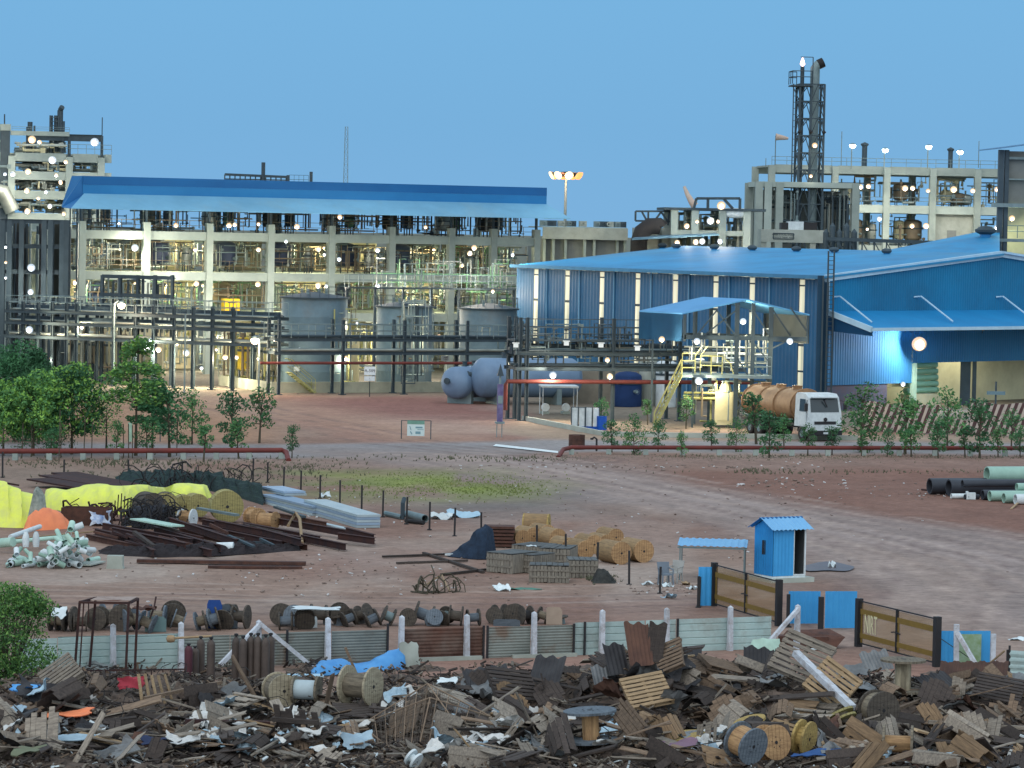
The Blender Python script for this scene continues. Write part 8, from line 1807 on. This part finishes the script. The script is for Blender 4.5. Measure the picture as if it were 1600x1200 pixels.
for k in range(270):
    mi = [0, 1, 0, 2, 0, 1][rg.randrange(6)] if k < 130 else rg.choice((3, 4, 4, 3, 4))
    for _ in range(60):
        if k < 130: y = rg.uniform(83.5, 103)
        else: y = rg.uniform(83.5, 89.5)
        x = rg.uniform(-.15 * y, .15 * y)
        if k >= 130 and (x > 3 or x < -8) and rg.random() < .8: continue
        if hh(x, y) > .12 and not blocked(x, y, hh(x, y)): break
    q = sm[rg.randrange(8)]; o = q.build('scrap_sheet', SC[mi], None, False, loc=(x, y, hh(x, y) + (rg.uniform(.0, .22) if k < 130 else rg.uniform(.15, .36))), rot=(rg.uniform(-.6, .6), rg.uniform(-.6, .6), rg.uniform(0, 6)))
    if k >= 130: s_ = rg.uniform(.2, .75); o.scale = (s_, s_, s_ * 1.3)
    tag(o, LBLS[mi], 'scrap sheet', ['grey sheets', 'dark sheets', 'rusty sheets', 'pale blue scraps', 'white scraps'][mi] + ' in the foreground heap')
mb = MB()
for _ in range(15000):
    y = rg.uniform(80.5, 103.5); x = rg.uniform(-.155 * y, .155 * y); h = hh(x, y)
    if h < .1: continue
    mb.k = rg.choice((0, 0, 0, 1, 1, 2)) if rg.random() > .05 or y > 89 else 3; s_ = rg.uniform(.02, .07)
    mb.box((x, y, h + rg.uniform(-.1, .12)), (s_ * rg.uniform(1, 7), s_, s_ * rg.uniform(.2, .9)), M=Euler((rg.uniform(-.7, .7), rg.uniform(-.7, .7), rg.uniform(0, 3))).to_matrix())
tag(mb.build('splinters', [PLK[2], PLK[0], PLK[1], WHITE]), 'countless splinters and small broken bits over the scrap heap', 'debris', kind='stuff')
tangle_pts = MB()
for _ in range(110):
    y = rg.uniform(84, 100); x = rg.uniform(-.15 * y, .15 * y); h = hh(x, y)
    if h < .12: continue
    a0 = rg.uniform(0, 6); R_ = rg.uniform(.15, .5); tangle_pts.tube([Vector((x + math.cos(a0 + f * .6) * R_, y + math.sin(a0 + f * .6) * R_, h + .1 + .25 * math.sin(f * .7 + a0))) for f in range(7)], .012, 4)
tag(tangle_pts.build('wire_tangle', BLACKRUB), 'loose black wires sprouting from the scrap heap', 'wire', kind='stuff')
# pallets
def pallet(loc, rot, label, m, scale=1.0):
    t = thing('wooden_pallet', label, 'pallet', loc, 0, 'wooden pallets in the foreground heap', rot=rot); t.scale = (scale,) * 3
    mb = MB()
    for k in range(8): mb.box((0, -.5 + k * 1.0 / 7, .07), (1.2, .095, .022))
    mb.build('deck', m, t)
    for y in (-.55, 0, .55):
        pass
    for x in (-.55, 0, .55):
        mb = MB(); mb.box((x, 0, 0), (.08, 1.1, .1)); mb.build('stringer', m, t)
    mb = MB()
    for y in (-.5, 0, .5): mb.box((0, y, -.065), (1.2, .1, .02))
    mb.build('base_board', m, t)
pallet(spot(1252, 1075, .75), (R(48), R(18), R(-25)), 'big grey pallet standing on edge beside the fallen white post', PLK[0], 1.2)
pallet(spot(1300, 1100, .5), (R(50), R(30), R(-30)), 'pale pallet under the fallen white post', PLK[3], 1.0)
pallet(spot(1090, 1085, .62), (R(8), R(12), R(-10)), 'topmost pallet of the brown stack left of centre right', PLK[1])
pallet(spot(1095, 1090, .42), (R(6), R(10), R(5)), 'second pallet of the brown stack', PLK[1])
pallet(spot(1085, 1095, .22), (R(4), R(12), R(-4)), 'bottom pallet of the brown stack', PLK[2])
pallet(spot(1125, 1070, .5), (R(12), R(15), R(20)), 'brown pallet at the right of the brown stack', PLK[1], .9)
pallet(spot(1010, 1100, .3), (R(38), R(-10), R(15)), 'pale weathered pallet leaning below the dark sheets', PLK[3])
pallet(spot(1040, 1060, .4), (R(50), R(-25), R(-20)), 'slatted tan pallet leaning left of the brown stack', PLK[1], .85)
pallet(spot(95, 1082, .4), (R(35), R(-35), R(15)), 'grey pallet tilted on the left of the heap', PLK[0], .85)
pallet(spot(1225, 1172, .25), (R(65), R(10), R(-35)), 'yellowish broken pallet near the bottom right reels', PLK[3], .8)
pallet(spot(1560, 1105, .35), (R(25), R(8), R(-15)), 'dark pallet half buried at the right edge', PLK[2], 1.1)
pallet(spot(800, 1100, .35), (R(35), R(8), R(25)), 'dark slatted pallet left of the large gap in the heap', PLK[2], 1.1)
pallet(spot(560, 1128, .15), (R(8), R(3), R(8)), 'flat dark pallet in front of the twin flange drum', PLK[2], 1.1)
for i in range(34):
    for _ in range(50):
        y = rg.uniform(87, 102); x = rg.uniform(-.15 * y, .15 * y)
        if hh(x, y) > .25 and (x > 0 or rg.random() < .4) and not blocked(x, y, hh(x, y) + .3): break
    r = rg.uniform(.28, .52); mb = MB(); nb = 7; cut = rg.uniform(-1.1, 1.1) if rg.random() < .5 else -2
    for j in range(nb):
        u = -r + 2 * r * (j + .5) / nb
        if u / r < cut * .8: continue
        hl = math.sqrt(max(0.01, r * r - u * u)); mb.box((u, rg.uniform(-.02, .02), 0), (2 * r / nb * .94, 2 * hl, .035))
    mb.box((0, 0, -.035), (r * 1.5, .12, .03)); mb.lathe([(.09, .018), (.09, .03), (.01, .03)], n=10)
    mi = rg.randrange(4); tag(mb.build('drum_flange', [PLK[0], PLK[2], SLAT, PLK[1]][mi], None, loc=(x, y, hh(x, y) + rg.uniform(.05, .35)), rot=(rg.uniform(.2, 1.3), rg.uniform(-.6, .6), rg.uniform(-1, 1))), ['grey', 'dark', 'tan', 'brown'][mi] + ' round wooden drum end loose in the foreground scrap heap', 'drum flange', ['grey', 'dark', 'tan', 'brown'][mi] + ' loose drum ends in the foreground heap')
# dark upright sheets at the peak
for i, (px, py, W_, H_, rx_, rz2, m, nm) in enumerate(((1003, 1050, .75, 1.25, 62, 25, SC[2], 'tallest brown sheet jutting from the peak of the heap'), (1020, 1045, .5, 1.1, 66, -15, PLK[2], 'brown board sheet right of the tallest one'), (968, 1065, .6, .9, 60, 20, SC[1], 'dark sheet left of the tallest one'), (1062, 1050, 1.2, .7, 35, -10, SC[1], 'dark ribbed sheet right of the peak'), (950, 1085, .9, .6, 55, 30, SC[0], 'dark grey sheet below the left side of the peak'), (770, 1085, 1.3, .8, 40, 20, SC[1], 'large dark sheet left of the blue grey drum'), (850, 1075, .9, .8, 55, -25, SC[1], 'dark upright sheet in the middle of the heap'), (1520, 1065, 1.9, .8, 22, -12, SC[2], 'long brown curled sheet on the right of the heap'), (1480, 1090, 1.2, .8, 30, 40, SC[1], 'dark sheet under the long brown curled one'), (1600, 1085, 1.4, .7, 25, -30, SC[0], 'grey sheet at the right edge of the heap'), (1185, 1050, .9, .6, 60, 10, SC[1], 'curved dark plate right of the pallet stack'), (1375, 1055, 1.0, .7, 50, 25, SC[0], 'grey sheet behind the upright spool'), (880, 1060, 1.0, .5, 15, 10, PLK[2], 'dark flat board at the rear of the heap'))):
    mb = MB(); mb.corr((-W_ / 2, 0, 0), (1, 0, 0), (0, 1, 0), W_, H_, .12, .018, .006, tops=lambda x: H_ + .05 * math.sin(x * 17 + i)); tag(mb.build('metal_sheet', m, None, loc=spot(px, py, .1), rot=(R(rx_), R(rnd() * 16 - 8), R(rz2))), nm, 'metal sheet', 'large sheets in the foreground heap')
# foreground drums
def sreel(px, py, r, w, fm, cm, rot, label, cr=.5, dz=0, lag=False):
    p = spot(px, py); kk = 1 / PPM(p.y); return reel(label, p + Vector((0, 0, dz)), r * kk, w * kk, fm, cm, rot, cr=cr, group='cable drums in the foreground heap', lag=lag)
sreel(562, 1104, 31, 46, W_PAL, W_GRY, (0, 0, R(-28)), 'pale drum with two big flanges in front of the blue tarpaulin', .62)
sreel(438, 1106, 26, 34, W_PAL, W_GRY, (0, 0, R(-68)), 'pale round faced drum left of the twin flange drum', .9)
sreel(478, 1104, 22, 38, W_GRY, mat('white_wrap', S(170, 190, 200)), (0, 0, R(-12)), 'drum wrapped in white between the two larger drums', .7)
sreel(922, 1165, 42, 46, W_BLG, W_TAN, (0, R(86), R(10)), 'blue grey drum lying on its side like a table', .32, .42)
sreel(1062, 1165, 46, 10, W_YEL, W_YEL, (0, R(82), R(5)), 'flat yellow drum disc at the bottom centre right', .5, .12)
sreel(1172, 1160, 26, 12, W_YEL, W_YEL, (0, R(72), R(25)), 'small yellow disc on top of the silver drum', .5, .42)
sreel(1160, 1192, 30, 34, W_BLG, W_TAN, (0, R(12), R(-50)), 'silver grey drum below the small yellow disc', .8)
sreel(1205, 1194, 28, 30, W_TAN, W_TAN, (0, R(-8), R(-60)), 'tan drum right of the silver grey drum', .7)
sreel(1252, 1184, 28, 16, W_YEL, W_YEL, (0, R(8), R(-30)), 'yellow drum beside the broken pallet', .6)
sreel(1410, 1085, 36, 48, W_GRY, W_PAL, (0, R(90), 0), 'upright wooden spool in front of the right gate', .36, .48)
sreel(1372, 1140, 30, 26, W_DRK, W_GRY, (0, 0, R(-62)), 'dark round drum below the upright spool', .85)
sreel(1312, 1140, 26, 10, W_OLV, W_GRY, (0, R(55), R(-40)), 'tilted yellowish disc left of the dark drum', .6, .2)
sreel(1402, 1196, 30, 44, W_GRY, W_TAN, (0, 0, R(-8)), 'drum with two grey flanges seen edge on at the bottom', .45)
sreel(640, 1200, 14, 12, WHITE, WHITE, (0, R(30), R(-30)), 'tiny white reel at the bottom centre', .5)
# wire cage
t = thing('wire_cage', 'collapsed triangular cage of thin rods with torn netting', 'cage', (0, 0, 0)); mb = MB()
D0 = spot(665, 1170).y
kp = {'a': (568, 1130, 2.2), 'b': (668, 1068, 2.0), 'c': (768, 1120, 1.8), 'd': (742, 1172, .2), 'e': (618, 1176, 0), 'f': (655, 1166, 0), 'g': (585, 1150, 1.0), 'h': (785, 1152, .6), 'i': (672, 1090, .6), 'j': (580, 1172, .2)}
kp = {k: AT(v[0], v[1], D0 + v[2]) for k, v in kp.items()}
for a, b in ('ab', 'bc', 'bd', 'eh', 'fi', 'ai', 'cd', 'ef', 'ic', 'ga', 'ge', 'ej', 'ja', 'fh'): mb.tube([kp[a], kp[b]], .018, 6)
for k in range(7):
    f = k / 6; mb.tube([kp['a'].lerp(kp['b'], f), kp['j'].lerp(kp['f'], f)], .012, 5); mb.tube([kp['b'].lerp(kp['c'], f), kp['f'].lerp(kp['d'], f)], .012, 5)
mb.build('frame', mat('rod_pale_rust', S(140, 126, 110), S(96, 78, 68)), t)
mb = MB()
for (a, b, c, d) in (('a', 'b', 'j', 'f'), ('b', 'c', 'f', 'd')):
    for k in range(30):
        f = k / 30 + rg.uniform(0, .02); mb.tube([kp[a].lerp(kp[b], f), kp[a].lerp(kp[b], f).lerp(kp[c].lerp(kp[d], f), .5) + Vector((rg.uniform(-.04, .04), 0, rg.uniform(-.03, .03))), kp[c].lerp(kp[d], f)], .005, 3)
    for k in range(18):
        f = k / 18 + rg.uniform(0, .02); mb.tube([kp[a].lerp(kp[c], f), kp[a].lerp(kp[c], f).lerp(kp[b].lerp(kp[d], f), .5) + Vector((0, 0, rg.uniform(-.06, .03))), kp[b].lerp(kp[d], f)], .005, 3)
mb.build('netting', mat('grey_net_strands', S(90, 84, 78)), t)
# coloured singles
for i, (px, py, w, h, rx_, rz2, m, nm, cat) in enumerate(((104, 1130, 1.25, .5, 8, -8, TO, 'bright orange board lying on the left of the heap', 'board'), (205, 1082, .7, .35, 55, 0, mat('crimson_cloth', S(150, 52, 66), S(120, 44, 58)), 'crimson cloth behind the pale leaning planks', 'cloth'), (38, 1092, .8, .3, 20, -20, BT, 'bright blue sheet scrap at the left of the heap', 'plastic sheet'), (98, 1170, 1.5, .6, 6, -15, SC[3], 'pale blue folded sheets at the bottom left', 'plastic sheet'), (560, 1172, .8, .5, 40, 20, SC[3], 'pale blue bent panel in front of the wire cage', 'panel'), (1275, 1192, 1.2, .4, 10, 5, mat('deep_blue_cloth', S(40, 80, 140), S(60, 90, 130)), 'deep blue cloth at the bottom right', 'cloth'), (250, 1170, .9, .5, 10, 10, mat('navy_cloth', S(40, 52, 84), S(30, 40, 60)), 'navy blue cloth below the broken boards', 'cloth'), (385, 1185, .5, .35, 30, 0, SC[3], 'pale cyan sack near the bottom left centre', 'sack'), (1060, 1178, .9, .4, 15, 0, mat('mauve_sheet', S(120, 100, 120)), 'mauve torn sheet under the flat yellow disc', 'sheet'), (760, 1090, 1.5, .4, 12, 12, SC[0], 'long light grey sheet right of the wire cage', 'sheet'), (700, 1078, .55, .35, 15, -20, WHITE, 'white board at the tip of the wire cage', 'board'), (1590, 1000, .6, .4, 0, 0, WHITE, 'white scrap on bare ground at the right edge', 'scrap'), (1330, 1062, .9, .5, 30, 15, SC[0], 'blue grey crumpled sheet left of the upright spool', 'sheet'), (45, 1190, .8, .5, 10, 0, mat('olive_sacking', S(110, 120, 100)), 'dull olive sacking in the bottom left corner', 'sack'), (480, 1165, 1.2, .25, 10, 10, SC[3], 'pale blue strip left of the bent panel', 'strip'), (840, 1168, .25, .7, 30, -35, SC[3], 'pale blue batten left of the blue grey drum', 'batten'))):
    tag(crumple(w, h, 7, .05, random.Random(i + 70)).build('loose_sheet' if cat != 'board' else 'loose_board', m, None, cat != 'board', loc=(spot(px, py, .22) if py > 1050 else up(G(px, py), .05)), rot=(R(rx_), R(-6), R(rz2))), nm, cat)
for i in range(5):
    px = 222 + i * 12; p = spot(px, 1102, 0); beam(p, p + Vector((-.12 - .03 * i, .1, .75)), .09, .03, PLK[3], 'leaning_plank', 'pale plank leaning upright, %s of five in a row' % ORD[i], 'plank', 'pale planks leaning beside the crimson cloth')
for i, (a, b, w, m, nm) in enumerate((((225, 1115), (345, 1088), .12, PLK[1], 'long brown pole across the left of the heap'), ((1370, 1140), (1535, 1075), .1, PLK[1], 'long brown pole rising to the right of the dark drum'), ((1235, 1140), (1420, 1155), .14, PLK[0], 'long grey timber in front of the dark drum'), ((270, 1135), (352, 1136), .14, PLK[0], 'pale timber lying flat at left centre'), ((290, 1150), (420, 1152), .2, DRUST, 'dark steel channel at left centre'), ((1450, 1150), (1610, 1158), .12, PLK[0], 'long grey timber at the bottom right'), ((540, 1018), (560, 1060), .1, PLK[1], 'post leaning over the twin flange drum'), ((8, 1120), (50, 1165), .06, PLK[0], 'thin grey pole at the bottom left'), ((400, 1200), (470, 1160), .07, PLK[0], 'thin pale pole at the bottom centre left'), ((1450, 1012), (1512, 1042), .03, BSTEEL, 'thin black rod beside the blue sheets'))):
    pa = spot(*a, .3) if i not in (6, 9) else (up(G(560, 1085), 1.35) + Vector((-.4, 0, 0)) if i == 6 else up(G(1467, 1044), .95)); pb = spot(*b, .3) if i not in (6, 9) else (up(G(560, 1085), .45) if i == 6 else up(G(1515, 1046), .35))
    beam(pa, pb, w, w * .7, m, 'long_pole', nm, 'pole')
mb = MB(); a, b = G(55, 1072), G(290, 1068); mb.bar(up(a, .42), up(b, .42), .04); mb.bar(up(a, .1), up(b, .1), .04)
for k in range(14): q = a.lerp(b, k / 13); mb.bar(up(q, 0), up(q, .42), .03)
tag(mb.build('low_rack', DRUST), 'low dark iron rack running along the foot of the fence at left', 'rack')
for i, (px, py, w) in enumerate(((68, 1052, .6), (105, 1050, .9), (155, 1052, .8), (75, 1062, .5))):
    tag(crumple(w, .4, 6, .08, random.Random(i + 90)).build('grey_sack', mat('grey_sacking', S(130, 142, 145), S(98, 108, 112)), None, True, loc=up(G(px, py), .2), rot=(.5, 0, 0)), 'grey sack by the foot of the fence, %s near the bush' % ['leftmost upper', 'middle', 'rightmost', 'lower left'][i], 'sack')
